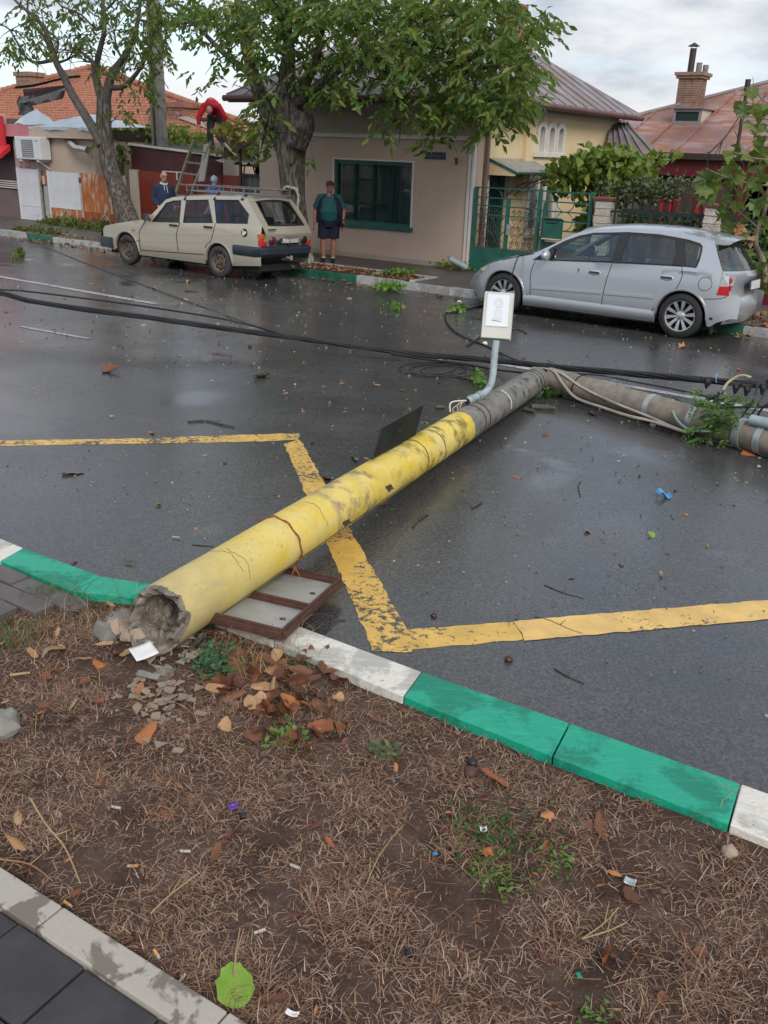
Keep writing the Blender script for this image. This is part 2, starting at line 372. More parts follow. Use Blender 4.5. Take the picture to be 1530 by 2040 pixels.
M['trim_white'] = mat('white_trim_paint', (.66, .64, .60), .6, (.58, .55, .51), 5, bump=.15, bscale=80)
M['green_paint'] = mat('dark_green_gloss', (.018, .125, .10), .42, (.014, .10, .08), 4, bump=.1, bscale=30, spec=.5, dirt=(.02, .05, .04), dscale=6)
M['green_dark'] = mat('black_green_paint', (.008, .035, .028), .45, (.006, .025, .02), 4)
M['curtain'] = mat('grey_green_curtain', (.46, .54, .53), .9, (.30, .38, .38), 3, stretch=(9, 9, .6))
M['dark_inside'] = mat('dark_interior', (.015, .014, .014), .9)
M['navy_sign'] = mat('navy_enamel', (.012, .020, .05), .4)
M['sign_text'] = mat('faded_sign_lettering', (.10, .13, .17), .5)
M['iron_dark'] = mat('dark_iron', (.028, .020, .018), .6, (.05, .03, .022), 20)
M['gutter'] = mat('brown_gutter', (.135, .062, .055), .45, (.10, .045, .042), 4)
M['pipe_mauve'] = mat('mauve_brown_downpipe', (.22, .15, .145), .5, (.17, .115, .11), 3)
def m_roof(name, a, b, c, sl, sh):
    t = NT(name); v = t.pos('Object'); st = t.map(v, (.9, 3.2, 3.2))
    f = t.noise(st, 1.1, 6, .65, .4); g = t.noise(v, .8, 4, .6)
    col = t.mix(t.ramp(f, (sl, 0), (sh, 1)), a, b); col = t.mix(t.ramp(g, (.42, 0), (.66, 1)), col, c)
    col = t.mix(t.ramp(t.noise(v, 30, 4, .7), (.6, 0), (.75, .5)), col, tuple(x*.55 for x in a))
    t.set(Base_Color=col, Roughness=t.math('ADD', .38, t.math('MULTIPLY', f, .3)), Metallic=.15); t.bump(t.noise(v, 2.5, 3), .15, .03); return t.m
M['roof_lilac'] = m_roof('weathered_sheet_roof', (.24, .21, .225), (.33, .30, .315), (.21, .165, .15), .4, .62)
M['roof_rust'] = m_roof('rusting_sheet_roof', (.34, .25, .255), (.30, .115, .05), (.20, .105, .09), .40, .56)
M['roof_blue'] = mat('bluish_zinc_sheet', (.50, .58, .62), .35, (.40, .48, .53), 3, metallic=.3, rvar=.2)
M['tile'] = None
def m_tile():
    t = NT('orange_clay_tile'); v = t.pos('Object')
    c = t.ramp(t.noise(t.map(v, (4, 1, 1)), 1.7, 5, .7), (.25, (.20, .075, .048)), (.45, (.33, .125, .075)), (.6, (.40, .18, .11)), (.8, (.25, .115, .085)))
    c = t.mix(t.ramp(t.voro(t.map(v, (5, 3, 3)), 1., out='Color'), (.3, 0), (.8, .5)), c, (.30, .13, .085))
    t.set(Base_Color=c, Roughness=.75); t.bump(t.noise(v, 40, 3), .3, .006); return t.m
M['tile'] = m_tile()
M['brick'] = mat('old_red_brick', (.30, .14, .095), .85, (.20, .10, .075), 9, bump=.6, bscale=40, dirt=(.34, .29, .25), dscale=7, dlo=.58, dhi=.66)
M['brick_pale'] = mat('mortared_pale_brick', (.31, .20, .15), .85, (.22, .135, .10), 9, bump=.6, bscale=40, dirt=(.14, .10, .08), dscale=4, dlo=.6, dhi=.7)
M['mortar'] = mat('mortar', (.34, .30, .26), .9)
M['pink'] = mat('pink_render', (.50, .19, .215), .8, (.44, .165, .19), 1.8, dirt=(.52, .36, .33), dscale=3, dlo=.58, dhi=.66, bump=.2, bscale=100)
M['tan'] = mat('tan_render', (.47, .37, .295), .85, (.42, .33, .265), 1.4, bump=.2, bscale=100, dirt=(.30, .22, .18), dscale=1.2, dlo=.6, dhi=.85)
M['mauve_wall'] = mat('mauve_grey_wall', (.15, .105, .11), .85, (.12, .085, .09), 2)
M['red_awning'] = mat('red_awning_cloth', (.55, .018, .03), .6, (.48, .014, .025), 3)
M['white_gate'] = mat('chalky_white_steel', (.56, .57, .60), .5, (.50, .51, .54), 3, dirt=(.38, .20, .09), dscale=2.2, dlo=.66, dhi=.78)
M['rust_gate'] = mat('rusted_orange_steel', (.42, .15, .045), .75, (.30, .085, .025), 4, dirt=(.50, .42, .34), dscale=2.6, dlo=.53, dhi=.64, stretch=(3, 3, .8), bump=.3, bscale=60)
M['rust_deep'] = mat('deep_rust_steel', (.31, .075, .02), .8, (.22, .05, .018), 4, dirt=(.38, .26, .17), dscale=3, dlo=.56, dhi=.64, stretch=(3, 3, .8), bump=.3, bscale=60)
M['rust_brown'] = mat('brown_rusted_angle', (.095, .035, .022), .65, (.055, .022, .016), 20, bump=.5, bscale=90, rvar=.2)
M['maroon'] = mat('maroon_sheet', (.085, .022, .026), .55, (.070, .018, .02), 3, bump=.1, bscale=10)
M['red_sheet'] = mat('brick_red_sheet', (.25, .038, .022), .55, (.19, .03, .02), 2.5, dirt=(.14, .04, .03), dscale=3, bump=.1, bscale=20)
M['maroon_paint'] = mat('wine_red_paint', (.13, .012, .022), .5, (.10, .01, .018), 4)
M['brown_wall'] = mat('brown_shed_wall', (.075, .045, .042), .8, (.06, .035, .034), 3)
M['grey_board'] = mat('grey_green_board', (.14, .145, .13), .75, (.10, .105, .095), 2.5, stretch=(2, 2, .4))
M['wood_grey'] = mat('weathered_wood', (.36, .35, .31), .8, (.25, .24, .21), 6, stretch=(8, 8, .7), bump=.3, bscale=60)
M['wood_ladder'] = mat('greenish_ladder_wood', (.21, .21, .155), .75, (.15, .15, .11), 6)
M['bark'] = None
def m_bark():
    t = NT('furrowed_bark'); v = t.pos('Object'); s_ = t.map(v, (1, 1, .22))
    f = t.noise(s_, 22, 5, .7, .6); g = t.voro(s_, 26)
    k = t.math('ADD', t.math('MULTIPLY', f, .6), t.math('MULTIPLY', g, .5))
    c = t.ramp(k, (.3, (.018, .014, .012)), (.5, (.065, .054, .046)), (.72, (.17, .15, .135)))
    t.set(Base_Color=c, Roughness=.9); t.bump(k, 1., .05); return t.m
M['bark'] = m_bark()
def m_limewash():
    t = NT('limewashed_bark'); v = t.pos('Object'); s_ = t.map(v, (1, 1, .22)); f = t.noise(s_, 22, 5, .7, .6); g = t.voro(s_, 26)
    k = t.math('ADD', t.math('MULTIPLY', f, .6), t.math('MULTIPLY', g, .5))
    t.set(Base_Color=t.ramp(k, (.36, (.03, .024, .02)), (.52, (.26, .24, .21)), (.7, (.5, .48, .44))), Roughness=.9); t.bump(k, 1., .05); return t.m
M['limewash'] = m_limewash()
M['branch'] = mat('grey_branch_bark', (.10, .088, .078), .85, (.055, .048, .042), 14, bump=.5, bscale=50)
M['twig'] = mat('dark_twig', (.045, .032, .026), .8, (.08, .06, .05), 30)
M['sapling_bark'] = mat('pale_sapling_bark', (.22, .18, .13), .8, (.15, .13, .09), 10)
def m_pole():
    """lower pole: yellow paint (worn, dirty, grey-green stains) up to the paint line, bare grey concrete beyond; local z = along the pole"""
    t = NT('yellow_painted_concrete'); v = t.pos('Object'); z = t.math('MULTIPLY', t.sep(v)[2], 1/5.7)
    st = t.map(v, (1, 1, .45)); n1 = t.noise(st, 9, 6, .65, .3); n2 = t.noise(v, 45, 4, .7); n3 = t.noise(v, 3.2, 4, .6)
    yel = t.mix(t.ramp(n1, (.35, 0), (.62, 1)), (.72, .54, .09), (.68, .54, .19))
    yel = t.mix(t.ramp(n3, (.5, 0), (.64, .85)), yel, (.66, .46, .02))
    yel = t.mix(t.ramp(n2, (.60, 0), (.74, .7)), yel, (.20, .15, .06))
    patch = t.math('MULTIPLY', t.ramp(z, (0, 0), (.215, 0), (.23, 1), (.31, 1), (.33, 0)), t.ramp(t.noise(v, 9, 5, .65), (.50, 0), (.60, .85)))
    yel = t.mix(patch, yel, (.24, .185, .15))
    moss = t.math('MULTIPLY', t.ramp(z, (0, .0), (.34, .25), (.45, 1), (.60, 1), (.62, 0)), t.ramp(t.noise(v, 7, 5, .65), (.47, 0), (.60, 1)))
    yel = t.mix(moss, yel, (.24, .19, .018))
    near = t.math('MULTIPLY', t.ramp(z, (0, 1), (.05, .7), (.12, 0)), t.ramp(n1, (.25, 1), (.6, .4))); yel = t.mix(near, yel, (.36, .30, .20))
    gry = t.mix(t.ramp(n1, (.4, 0), (.6, 1)), (.21, .20, .18), (.135, .13, .115)); gry = t.mix(t.ramp(t.noise(v, 11, 5), (.54, 0), (.64, 1)), gry, (.055, .055, .05))
    line = t.math('ADD', z, t.math('MULTIPLY', t.math('SUBTRACT', t.noise(v, 25, 3), .5), .012))
    k = t.math('GREATER_THAN', line, .61)
    t.set(Base_Color=t.mix(k, yel, gry), Roughness=t.math('ADD', .5, t.math('MULTIPLY', n1, .3))); t.bump(t.math('ADD', t.noise(v, 70, 4), t.math('MULTIPLY', n1, .6)), .35, .004); return t
MP = m_pole(); M['pole_yellow'] = MP.m
M['pole_grey'] = mat('speckled_grey_concrete', (.25, .215, .175), .8, (.17, .145, .12), 12, bump=.8, bscale=60, bdist=.006, dirt=(.38, .35, .31), dscale=60, dlo=.62, dhi=.7)
M['wire_rust'] = mat('rusty_wire', (.26, .095, .035), .75, (.16, .055, .02), 40)
M['crack'] = mat('crack_line', (.07, .055, .02), .9)
M['galv'] = mat('galvanised_steel', (.42, .46, .46), .4, (.34, .38, .385), 15, metallic=.5, rvar=.15)
M['galv_dull'] = mat('dull_zinc_sheet', (.42, .43, .42), .45, (.34, .35, .34), 5, metallic=.35, dirt=(.25, .24, .21), dscale=5)
M['sign_back'] = mat('dark_sign_back', (.014, .017, .013), .62, (.006, .007, .006), 4, spec=.3)
M['lamp_grey'] = mat('pale_grey_lamp_housing', (.47, .47, .43), .5, (.42, .42, .385), 5)
M['lamp_pipe'] = mat('grey_blue_painted_pipe', (.34, .415, .44), .45, (.28, .35, .375), 7, dirt=(.2, .23, .24), dscale=20)
M['lamp_glass'] = mat('lamp_diffuser', (.62, .65, .70), .22, (.58, .61, .66), 2)
M['lamp_led'] = mat('lamp_led_strip', (.47, .46, .40), .4, (.40, .39, .34), 20)
M['cable'] = mat('black_cable', (.010, .011, .013), .45, (.018, .019, .022), 6)
M['cable_grey'] = mat('grey_cable', (.36, .32, .27), .6, (.3, .27, .23), 5)
M['cable_green'] = mat('pale_green_cable', (.30, .40, .33), .55)
M['cable_blue'] = mat('blue_cable_tie', (.10, .33, .50), .5)
M['cable_tan'] = mat('tan_cable', (.40, .33, .20), .6)
M['paper'] = mat('white_paper', (.72, .72, .72), .7, (.64, .64, .65), 8)
M['butt_orange'] = mat('cigarette_filter', (.62, .30, .10), .8, (.55, .25, .08), 60)
M['butt_white'] = mat('cigarette_paper', (.46, .41, .35), .8, (.34, .30, .25), 30)
M['chestnut'] = mat('dark_conker', (.035, .016, .012), .3, (.06, .025, .016), 20)
M['nut_black'] = mat('blackened_husk', (.014, .012, .013), .5)
M['purple'] = mat('purple_plastic', (.10, .04, .38), .4)
M['blue_plastic'] = mat('blue_plastic', (.05, .25, .55), .4)
M['black_rubber'] = mat('tyre_rubber', (.012, .012, .013), .7, (.02, .02, .02), 10, bump=.2, bscale=60)
M['tyre_dusty'] = mat('dusty_tyre_rubber', (.045, .043, .042), .8, (.03, .029, .028), 10, bump=.2, bscale=60)
M['rim_brown'] = mat('rusty_brown_rim', (.075, .058, .05), .6, (.12, .085, .065), 14)
M['alloy'] = mat('silver_alloy', (.55, .56, .58), .3, (.48, .49, .51), 6, metallic=.8)
M['plastic_black'] = mat('black_plastic', (.016, .016, .018), .5, (.022, .022, .025), 6)
M['bumper_navy'] = mat('navy_black_bumper', (.016, .024, .036), .5, (.024, .034, .05), 4, dirt=(.05, .055, .06), dscale=3)
M['seam'] = mat('panel_gap', (.006, .006, .007), .8)
def m_paint(name, col, met, rough, dust):
    t = NT(name); v = t.pos('Object'); fl = t.voro(v, 900, out='Color')
    c = t.mix(t.ramp(fl, (.2, 0), (.9, .25)), col, tuple(min(1, x*1.35) for x in col))
    z = t.sep(v)[2]; c = t.mix(t.math('MULTIPLY', t.ramp(z, (.1, 1), (.5, 0)), t.math('MULTIPLY', t.noise(v, 5, 5), dust)), c, (.20, .18, .155))
    t.set(Base_Color=c, Metallic=met, Roughness=t.math('ADD', rough, t.math('MULTIPLY', t.noise(v, 3, 4), .1)), Coat_Weight=.8, Coat_Roughness=.07); return t.m
M['silver'] = m_paint('silver_blue_car_paint', (.45, .475, .51), .55, .26, .25)
M['champagne'] = m_paint('champagne_beige_car_paint', (.45, .405, .325), .4, .34, .5)
def m_glass(name, tint, refl=.09):
    t = NT(name); t.t.nodes.remove(t.b); tr = t.n('ShaderNodeBsdfTransparent'); gl = t.n('ShaderNodeBsdfGlossy'); gl.inputs['Roughness'].default_value = .02
    t.put(tr.inputs[0], tint); fr = t.n('ShaderNodeLayerWeight'); fr.inputs[0].default_value = .5
    k = t.math('ADD', t.math('MULTIPLY', t.math('POWER', fr.outputs['Facing'], 4.), .7), refl, clamp=True); mx = t.n('ShaderNodeMixShader'); t.l(k, mx.inputs[0]); t.l(tr.outputs[0], mx.inputs[1]); t.l(gl.outputs[0], mx.inputs[2]); t.l(mx.outputs[0], t.o.inputs[0]); return t.m
M['car_glass'] = m_glass('tinted_car_glass', (.70, .80, .76), .11)
M['car_glass_clear'] = m_glass('clear_car_glass', (.62, .68, .68), .05)
M['arch_pane'] = mat('olive_blind', (.17, .135, .085), .5, (.13, .10, .065), 3)
M['pane_glass'] = m_glass('window_pane', (.86, .9, .9), .20)
M['lens_red'] = mat('red_lamp_lens', (.50, .012, .022), .15, (.42, .01, .018), 30, coat=1)
M['lens_amber'] = mat('amber_lamp_lens', (.50, .11, .02), .2, (.42, .09, .015), 30, coat=1)
M['lens_dark'] = mat('dark_red_lens', (.10, .008, .012), .2, coat=.8)
M['lens_clear'] = mat('clear_lamp_lens', (.62, .62, .62), .12, (.5, .5, .5), 20, coat=1, metallic=.3)
M['lens_head'] = mat('yellowed_headlamp_lens', (.42, .40, .31), .15, (.34, .33, .27), 12, coat=1, metallic=.2)
M['plate_white'] = mat('number_plate_white', (.66, .67, .68), .4)
M['plate_blue'] = mat('number_plate_blue', (.02, .05, .22), .4)
M['ink'] = mat('black_lettering', (.008, .008, .009), .5)
M['seat_grey'] = mat('grey_seat_cloth', (.06, .062, .066), .9)
M['seat_dark'] = mat('dark_seat_cloth', (.03, .028, .028), .9)
M['skin'] = mat('skin', (.42, .215, .155), .55, (.38, .18, .13), 8)
M['skin_red'] = mat('ruddy_skin', (.37, .165, .12), .55, (.33, .14, .10), 8)
M['teal'] = mat('teal_green_polo', (.010, .085, .085), .85, (.008, .07, .072), 6)
M['navy'] = mat('navy_cloth', (.008, .013, .032), .9, (.006, .010, .024), 6)
M['navy_blue'] = mat('blue_navy_fleece', (.012, .026, .065), .9, (.010, .020, .05), 6)
M['black_cloth'] = mat('black_cloth', (.008, .008, .010), .85)
M['cap_grey'] = mat('dark_grey_cap', (.030, .030, .036), .85)
M['red_cloth'] = mat('bright_red_fleece', (.47, .008, .022), .85, (.38, .006, .018), 5)
M['grey_trousers'] = mat('dark_grey_trousers', (.040, .040, .047), .85, (.028, .028, .034), 5)
M['blue_cloth'] = mat('bright_blue_jacket', (.02, .075, .30), .8, (.015, .06, .24), 5)
M['beanie'] = mat('pale_blue_knit', (.30, .45, .55), .9, (.22, .36, .48), 25, stretch=(1, 1, 4))
M['white_cloth'] = mat('white_collar_cloth', (.62, .62, .60), .85)
M['hair_dark'] = mat('dark_hair', (.018, .014, .012), .7)
M['eye'] = mat('eye_dark', (.01, .008, .007), .2)
M['terracotta'] = mat('red_plastic_pot', (.36, .022, .022), .55, (.28, .018, .018), 4)
M['stone'] = mat('split_face_stone', (.55, .50, .45), .85, (.46, .41, .37), 12, bump=1., bscale=26, bdist=.02, kind='World')
M['coping'] = mat('red_clay_coping', (.27, .095, .07), .8, (.2, .07, .055), 8)
M['ac_white'] = mat('air_conditioner_white', (.60, .61, .62), .5, (.55, .56, .57), 5)
M['ac_grille'] = mat('air_conditioner_grille', (.16, .16, .17), .6)
M['rack'] = mat('grey_rack_steel', (.17, .17, .18), .5, (.12, .12, .125), 8)
M['chrome'] = mat('shiny_duct', (.55, .53, .52), .22, (.45, .43, .42), 12, metallic=.9)
M['tar_sheet'] = mat('torn_roofing_felt', (.045, .042, .043), .8, (.08, .075, .075), 6, stretch=(1, 6, 6), bump=.4, bscale=30)
# ------------------------------------------------------------------ ground, road, kerbs, near path
def sheet(name, pts, m_, **kw):
    mb = MB(); mb.poly([S(*p) for p in pts]); o = mb.build(name, m_, **kw); return structure(o)
sheet('ground', [(-500, -500, -.75), (500, -500, -.75), (500, 500, -.75), (-500, 500, -.75)], M['yard'])
sheet('road', [(-140, 1.1, road_z(1.1)), (90, 1.1, road_z(1.1)), (90, 13.4, road_z(13.4)), (-140, 13.4, road_z(13.4))], M['asphalt'])
def road_strip(name, px, m_, dz=.0015):
    mb = MB()
    for quad in px:
        P_ = [np.array(at_road(x, y, dz)) for x, y in quad]; o = []
        for p_, q_ in zip(P_, P_[1:]+P_[:1]):      # ragged hand-painted edge
            n_ = max(1, int(np.hypot(*(q_-p_)[:2])/.03))
            for k in range(n_): r_ = p_+(q_-p_)*k/n_; e_ = [.010*mnoise.noise(Vector((r_[0]*13, r_[1]*13, s_)))+.006*mnoise.noise(Vector((r_[0]*45, r_[1]*45, s_))) for s_ in (1., 5.)]; o.append(S(r_[0]+e_[0], r_[1]+e_[1], r_[2]))
        mb.poly(o)
    return structure(mb.build(name, m_))
# bus bay zigzag, three strokes plus the repainted pieces
road_strip('road_marking', [[(-140, 879), (240, 874), (520, 865), (598, 863), (594, 876), (500, 880), (-140, 891)]], M['line_yellow'])
road_strip('road_marking', [[(566, 884), (598, 876), (818, 1268), (822, 1300), (742, 1297), (735, 1275)]], M['line_yellow'], .0025)
road_strip('road_marking', [[(806, 1255), (1026, 1238), (1042, 1274), (786, 1297)]], M['line_yellow'], .0015)
road_strip('road_marking', [[(1026, 1237), (1700, 1180), (1760, 1213), (1045, 1276)]], M['line_yellow_full'], .0032)
for c0, c1 in (((-560, 466), (302, 606)), ((990, 717), (1760, 843))):
    p, q = at_road(*c0, .004), at_road(*c1, .004); bb_ = 8.55
    mb = MB(); mb.poly([S(p[0], bb_-.06, road_z(bb_-.06)+.004), S(q[0], bb_-.06, road_z(bb_-.06)+.004), S(q[0], bb_+.06, road_z(bb_+.06)+.004), S(p[0], bb_+.06, road_z(bb_+.06)+.004)])
    structure(mb.build('centre_line', M['line_white']))
p, q = at_road(40, 650, .004), at_road(180, 675, .004)
mb = MB(); mb.poly([S(p[0], p[1]-.03, road_z(p[1]-.03)+.004), S(q[0], q[1]-.03, road_z(q[1]-.03)+.004), S(q[0], q[1]+.03, road_z(q[1]+.03)+.004), S(p[0], p[1]+.03, road_z(p[1]+.03)+.004)])
structure(mb.build('road_marking', M['line_white']))
# far pavement and yards behind it
FK, FZ = 13.22, -.33
sheet('pavement', [(-140, FK+.12, FZ), (90, FK+.12, FZ), (90, 15.7, FZ+.02), (-140, 15.7, FZ+.02)], M['pavement'])
sheet('yard', [(-140, 15.7, FZ+.012), (90, 15.7, FZ+.012), (90, 120, FZ+.012), (-140, 120, FZ+.012)], M['yard'])
far_kerb = bpy.data.objects.new('far_kerb', None); COL.objects.link(far_kerb); far_kerb['kind'] = 'structure'
def kerb_stone(parent, quad_top, depth, m_):
    mb = MB(); mb.hexa([Vector(p)-Vector((0, 0, depth)) for p in quad_top], quad_top); return mb.build('kerb_stone', m_, parent, bevel=.004, seg=2)
cols = {}
def far_col(a):
    for x0, x1, c in ((-19.1, -18.0, 'kerb_old_green'), (-12.6, -11.5, 'kerb_old_white'), (-11.5, -10.25, 'kerb_old_green'), (-10.25, -7.2, 'kerb_old_white'), (-3.9, -2.9, 'kerb_old_green')):
        if x0 <= a < x1: return c
    return 'kerb_old_white' if int(a*1.02+200) % 5 else 'kerb_old_green'
for i in range(44):
    a0 = -30+i*.96; a1 = a0+.952; dz = rnd.uniform(-.012, .012); db = rnd.uniform(-.012, .012)
    if i % 9 == 7: dz -= .03
    kerb_stone(far_kerb, [S(a0, FK+db, FZ+.004+dz), S(a1, FK+db, FZ+.004+dz), S(a1, FK+.13+db, FZ+.004+dz), S(a0, FK+.13+db, FZ+.004+dz)], .22, M[far_col(a0+.5)])
sheet('tree_strip', [(-13.4, FK+.13, FZ+.006), (-8.75, FK+.13, FZ+.006), (-8.75, FK+.85, FZ+.006), (-13.4, FK+.85, FZ+.006)], M['soil'])
mb = MB(); mb.beam(S(-8.75, FK+.13, FZ), S(-8.75, FK+.9, FZ), .09, .06); mb.beam(S(-13, FK+.9, FZ), S(-8.7, FK+.9, FZ), .06, .05); structure(mb.build('edging', M['kerb_old_white'], bevel=.01))
# ---- near kerb, stone by stone (outer edge, inner edge at the top face)
near_kerb = bpy.data.objects.new('near_kerb', None); COL.objects.link(near_kerb); near_kerb['kind'] = 'structure'
KO = [(-330, 905), (-160, 990), (0, 1072), (46, 1091), (203, 1148), (310, 1164), (470, 1203), (590, 1245), (840, 1338), (1135, 1440), (1476, 1561), (1900, 1712), (2400, 1890)]
KI = [(-390, 935), (-215, 1022), (-48, 1096), (0, 1117), (144, 1177), (261, 1190), (425, 1232), (545, 1277), (804, 1387), (1101, 1506), (1453, 1642), (1890, 1822), (2400, 2040)]
KC = ['kerb_white', 'kerb_green', 'kerb_white', 'kerb_green', 'kerb_green', 'kerb_green', 'kerb_white', 'kerb_white', 'kerb_green', 'kerb_green', 'kerb_white', 'kerb_green']
ko = [Vector(S(*at_z(x, y, 0.))) for x, y in KO]; ki = [Vector(S(*at_z(x, y, 0.))) for x, y in KI]
for k in range(14):
    for l_ in (ko, ki): d_ = (l_[0]-l_[1]).normalized(); l_.insert(0, l_[0]+Vector(-D*.6+Nn*(.03 if k < 9 else 0)))
    KC.insert(0, 'kerb_green' if k % 3 else 'kerb_white')
for i, c in enumerate(KC):
    g = .0025
    def sh(p, q): d_ = (q-p).normalized()*g; return p+d_, q-d_
    o0, o1 = sh(ko[i], ko[i+1]); i0, i1 = sh(ki[i], ki[i+1])
    kerb_stone(near_kerb, [o0, i0, i1, o1] if False else [i0, i1, o1, o0], .24, M[c])
def ab2(v): return np.array([v.x*D[0]+v.y*D[1], v.x*Nn[0]+v.y*Nn[1]])
mid = [(ab2(o)+ab2(i))/2 for o, i in zip(ko, ki)]
inn = [ab2(i) for i in ki]
ma = np.array([p[0] for p in mid]); mbb = np.array([p[1] for p in mid])
def kerb_b(a): return float(np.interp(a, ma, mbb))
ia = np.array([p[0] for p in inn]); ib = np.array([p[1] for p in inn])
def kerb_in(a): return float(np.interp(a, ia, ib))
# ---- near path: grey kerb and rubber pavers at the bottom left
P0 = ab2(Vector(S(*at_z(125, 1804, 0)))); P1 = ab2(Vector(S(*at_z(455, 2014, 0)))); PW = ab2(Vector(S(*at_z(57, 1841, 0))))
e1 = (P1-P0)/np.linalg.norm(P1-P0); e2 = np.array([e1[1], -e1[0]])
if (PW-P0)@e2 < 0: e2 = -e2
KW = float((PW-P0)@e2); KL = float(np.linalg.norm(P1-P0))
def path_uv(a, b, P0=P0, e1=e1, e2=e2): d_ = np.array([a, b])-P0; return float(d_@e1), float(d_@e2)
def PE(u, v, z): q = P0+e1*u+e2*v; return S(q[0], q[1], z)
path_kerb = bpy.data.objects.new('path_kerb', None); COL.objects.link(path_kerb); path_kerb['kind'] = 'structure'
for k in range(-14, 12):
    u0, u1 = k*KL+.003, (k+1)*KL-.003; dz = rnd.uniform(-.004, .004)
    kerb_stone(path_kerb, [PE(u0, 0, dz), PE(u0, KW, dz), PE(u1, KW, dz), PE(u1, 0, dz)][::(1 if True else -1)], .2, M['kerb_grey'])
path = bpy.data.objects.new('path', None); COL.objects.link(path); path['kind'] = 'structure'
PLN, PD = .235, .19
pm = MB(); pm.bb(0, PLN-.005, 0, PD-.005, -.06, 0); pm = pm.mesh('paver', M['paver'])
def paver_obj(parent, me, q, ex, ey, z):
    Mx = Matrix(((ex.x, ey.x, 0, q.x), (ex.y, ey.y, 0, q.y), (0, 0, 1, q.z+z), (0, 0, 0, 1)))
    o = inst('paver', me, parent, Mx); b_ = o.modifiers.new('bevel', 'BEVEL'); b_.width = .004; b_.segments = 2; return o
ex = (PE(1, 0, 0)-PE(0, 0, 0)).normalized(); ey = (PE(0, 1, 0)-PE(0, 0, 0)).normalized()
for r_ in range(7):
    for c_ in range(-9, 8):
        paver_obj(path, pm, PE(c_*PLN-.055+(r_ % 2)*PLN*.0, KW+.004+r_*PD, -.014+rnd.uniform(-.002, .002)), ex, ey, 0)
mb = MB(); mb.poly([PE(-6, KW, -.03), PE(6, KW, -.03), PE(6, KW+8, -.03), PE(-6, KW+8, -.03)]); structure(mb.build('path_bed', M['paver']))
# ---- old mauve pavers beyond the bend of the kerb
pave2 = bpy.data.objects.new('old_paving', None); COL.objects.link(pave2); pave2['kind'] = 'structure'
q0 = ki[16]; kx = (ki[18]-ki[16]).normalized(); ky = Vector((kx.y, -kx.x, 0))
pm2 = MB(); pm2.bb(0, .195, 0, .095, -.06, 0); pm2 = pm2.mesh('paver', M['paver_mauve'])
for r_ in range(10):
    for c_ in range(-9, 6):
        lim = .62-.065*r_+.05*math.sin(r_*2.1)
        if c_*.2+(r_ % 2)*.1 > lim: continue
        p_ = q0+kx*(c_*.2+(r_ % 2)*.1)+ky*(.008+r_*.1); paver_obj(pave2, pm2, p_, kx, ky, -.012+rnd.uniform(-.004, .004))
def on_old_paving(a, b, q0=q0, kx=kx, ky=ky):
    v = Vector(S(a, b, 0))-q0; u_, v_ = v.dot(kx), v.dot(ky); return v_ > -.02 and v_ < .98 and u_ < .62-.65*v_
# ---- verge: one displaced sheet of soil
def verge_z(a, b):
    p = Vector((a, b, 0)); z = -.034+.014*mnoise.noise(p*1.7)+.009*mnoise.noise(p*5.3)+.005*mnoise.noise(p*17)
    u_, v_ = path_uv(a, b)
    if v_ > -.05: z -= max(0, min(1, (v_+.05)/.06))*.012 + (.12 if v_ > .015 else 0)
    if on_old_paving(a, b): z = -.06
    d_ = math.hypot(a+2.42, (b-1.93)*1.1); z += .05*math.exp(-(d_/.22)**2)
    return z
ua = np.concatenate([[-40, -20, -10, -6.5], np.linspace(-5.2, 1.4, 230), [2.2, 4, 8, 16, 30]])
tv = np.concatenate([np.linspace(0, 2.6, 96), [3.5, 5.5, 9, 16, 30]])
mb = MB(); vs = []
for a in ua:
    kb = kerb_b(a)
    for t_ in tv: b = kb-t_; vs.append(S(a, b, verge_z(a, b)))
nb = len(tv); mb.add(vs, [(i*nb+j, i*nb+j+1, (i+1)*nb+j+1, (i+1)*nb+j) for i in range(len(ua)-1) for j in range(nb-1)])
structure(mb.build('verge', M['soil'], smooth=80))
def on_verge(a, b, m_=.0):
    return b < kerb_in(a)-m_ and path_uv(a, b)[1] < -.004 and not on_old_paving(a, b)

# ------------------------------------------------------------------ fallen street pole (base, yellow) and its fittings
PA = Vector(S(*at_z(322, 1228, .115))); PB = Vector(S(*at_road(1068, 757, .12))); PL = (PB-PA).length
px_, py_, pz_ = frame(PB-PA)
pole = bpy.data.objects.new('fallen_pole', None); COL.objects.link(pole)
POLE_M = Matrix(((px_.x, py_.x, pz_.x, PA.x), (px_.y, py_.y, pz_.y, PA.y), (px_.z, py_.z, pz_.z, PA.z), (0, 0, 0, 1)))
pole.matrix_world = POLE_M
tag(pole, 'broken concrete street pole lying across the road, painted yellow at its snapped base', 'street pole')
def loc(p): return POLE_M.inverted() @ Vector(p)
def pr(z): return .124-.0012*z
NS = 56
def ring(r_, z, jag=0., seed=0., brk=0.):
    o = []
    for k in range(NS):
        t_ = 2*math.pi*k/NS; c_, s__ = math.cos(t_), math.sin(t_)
        j = jag*(mnoise.noise(Vector((c_*2.2, s__*2.2, seed)))+.6*mnoise.noise(Vector((c_*7, s__*7, seed+3))))-brk*max(0, -s__-.1)**.8
        o.append(Vector((r_*c_, r_*s__, z+j)))
    return o
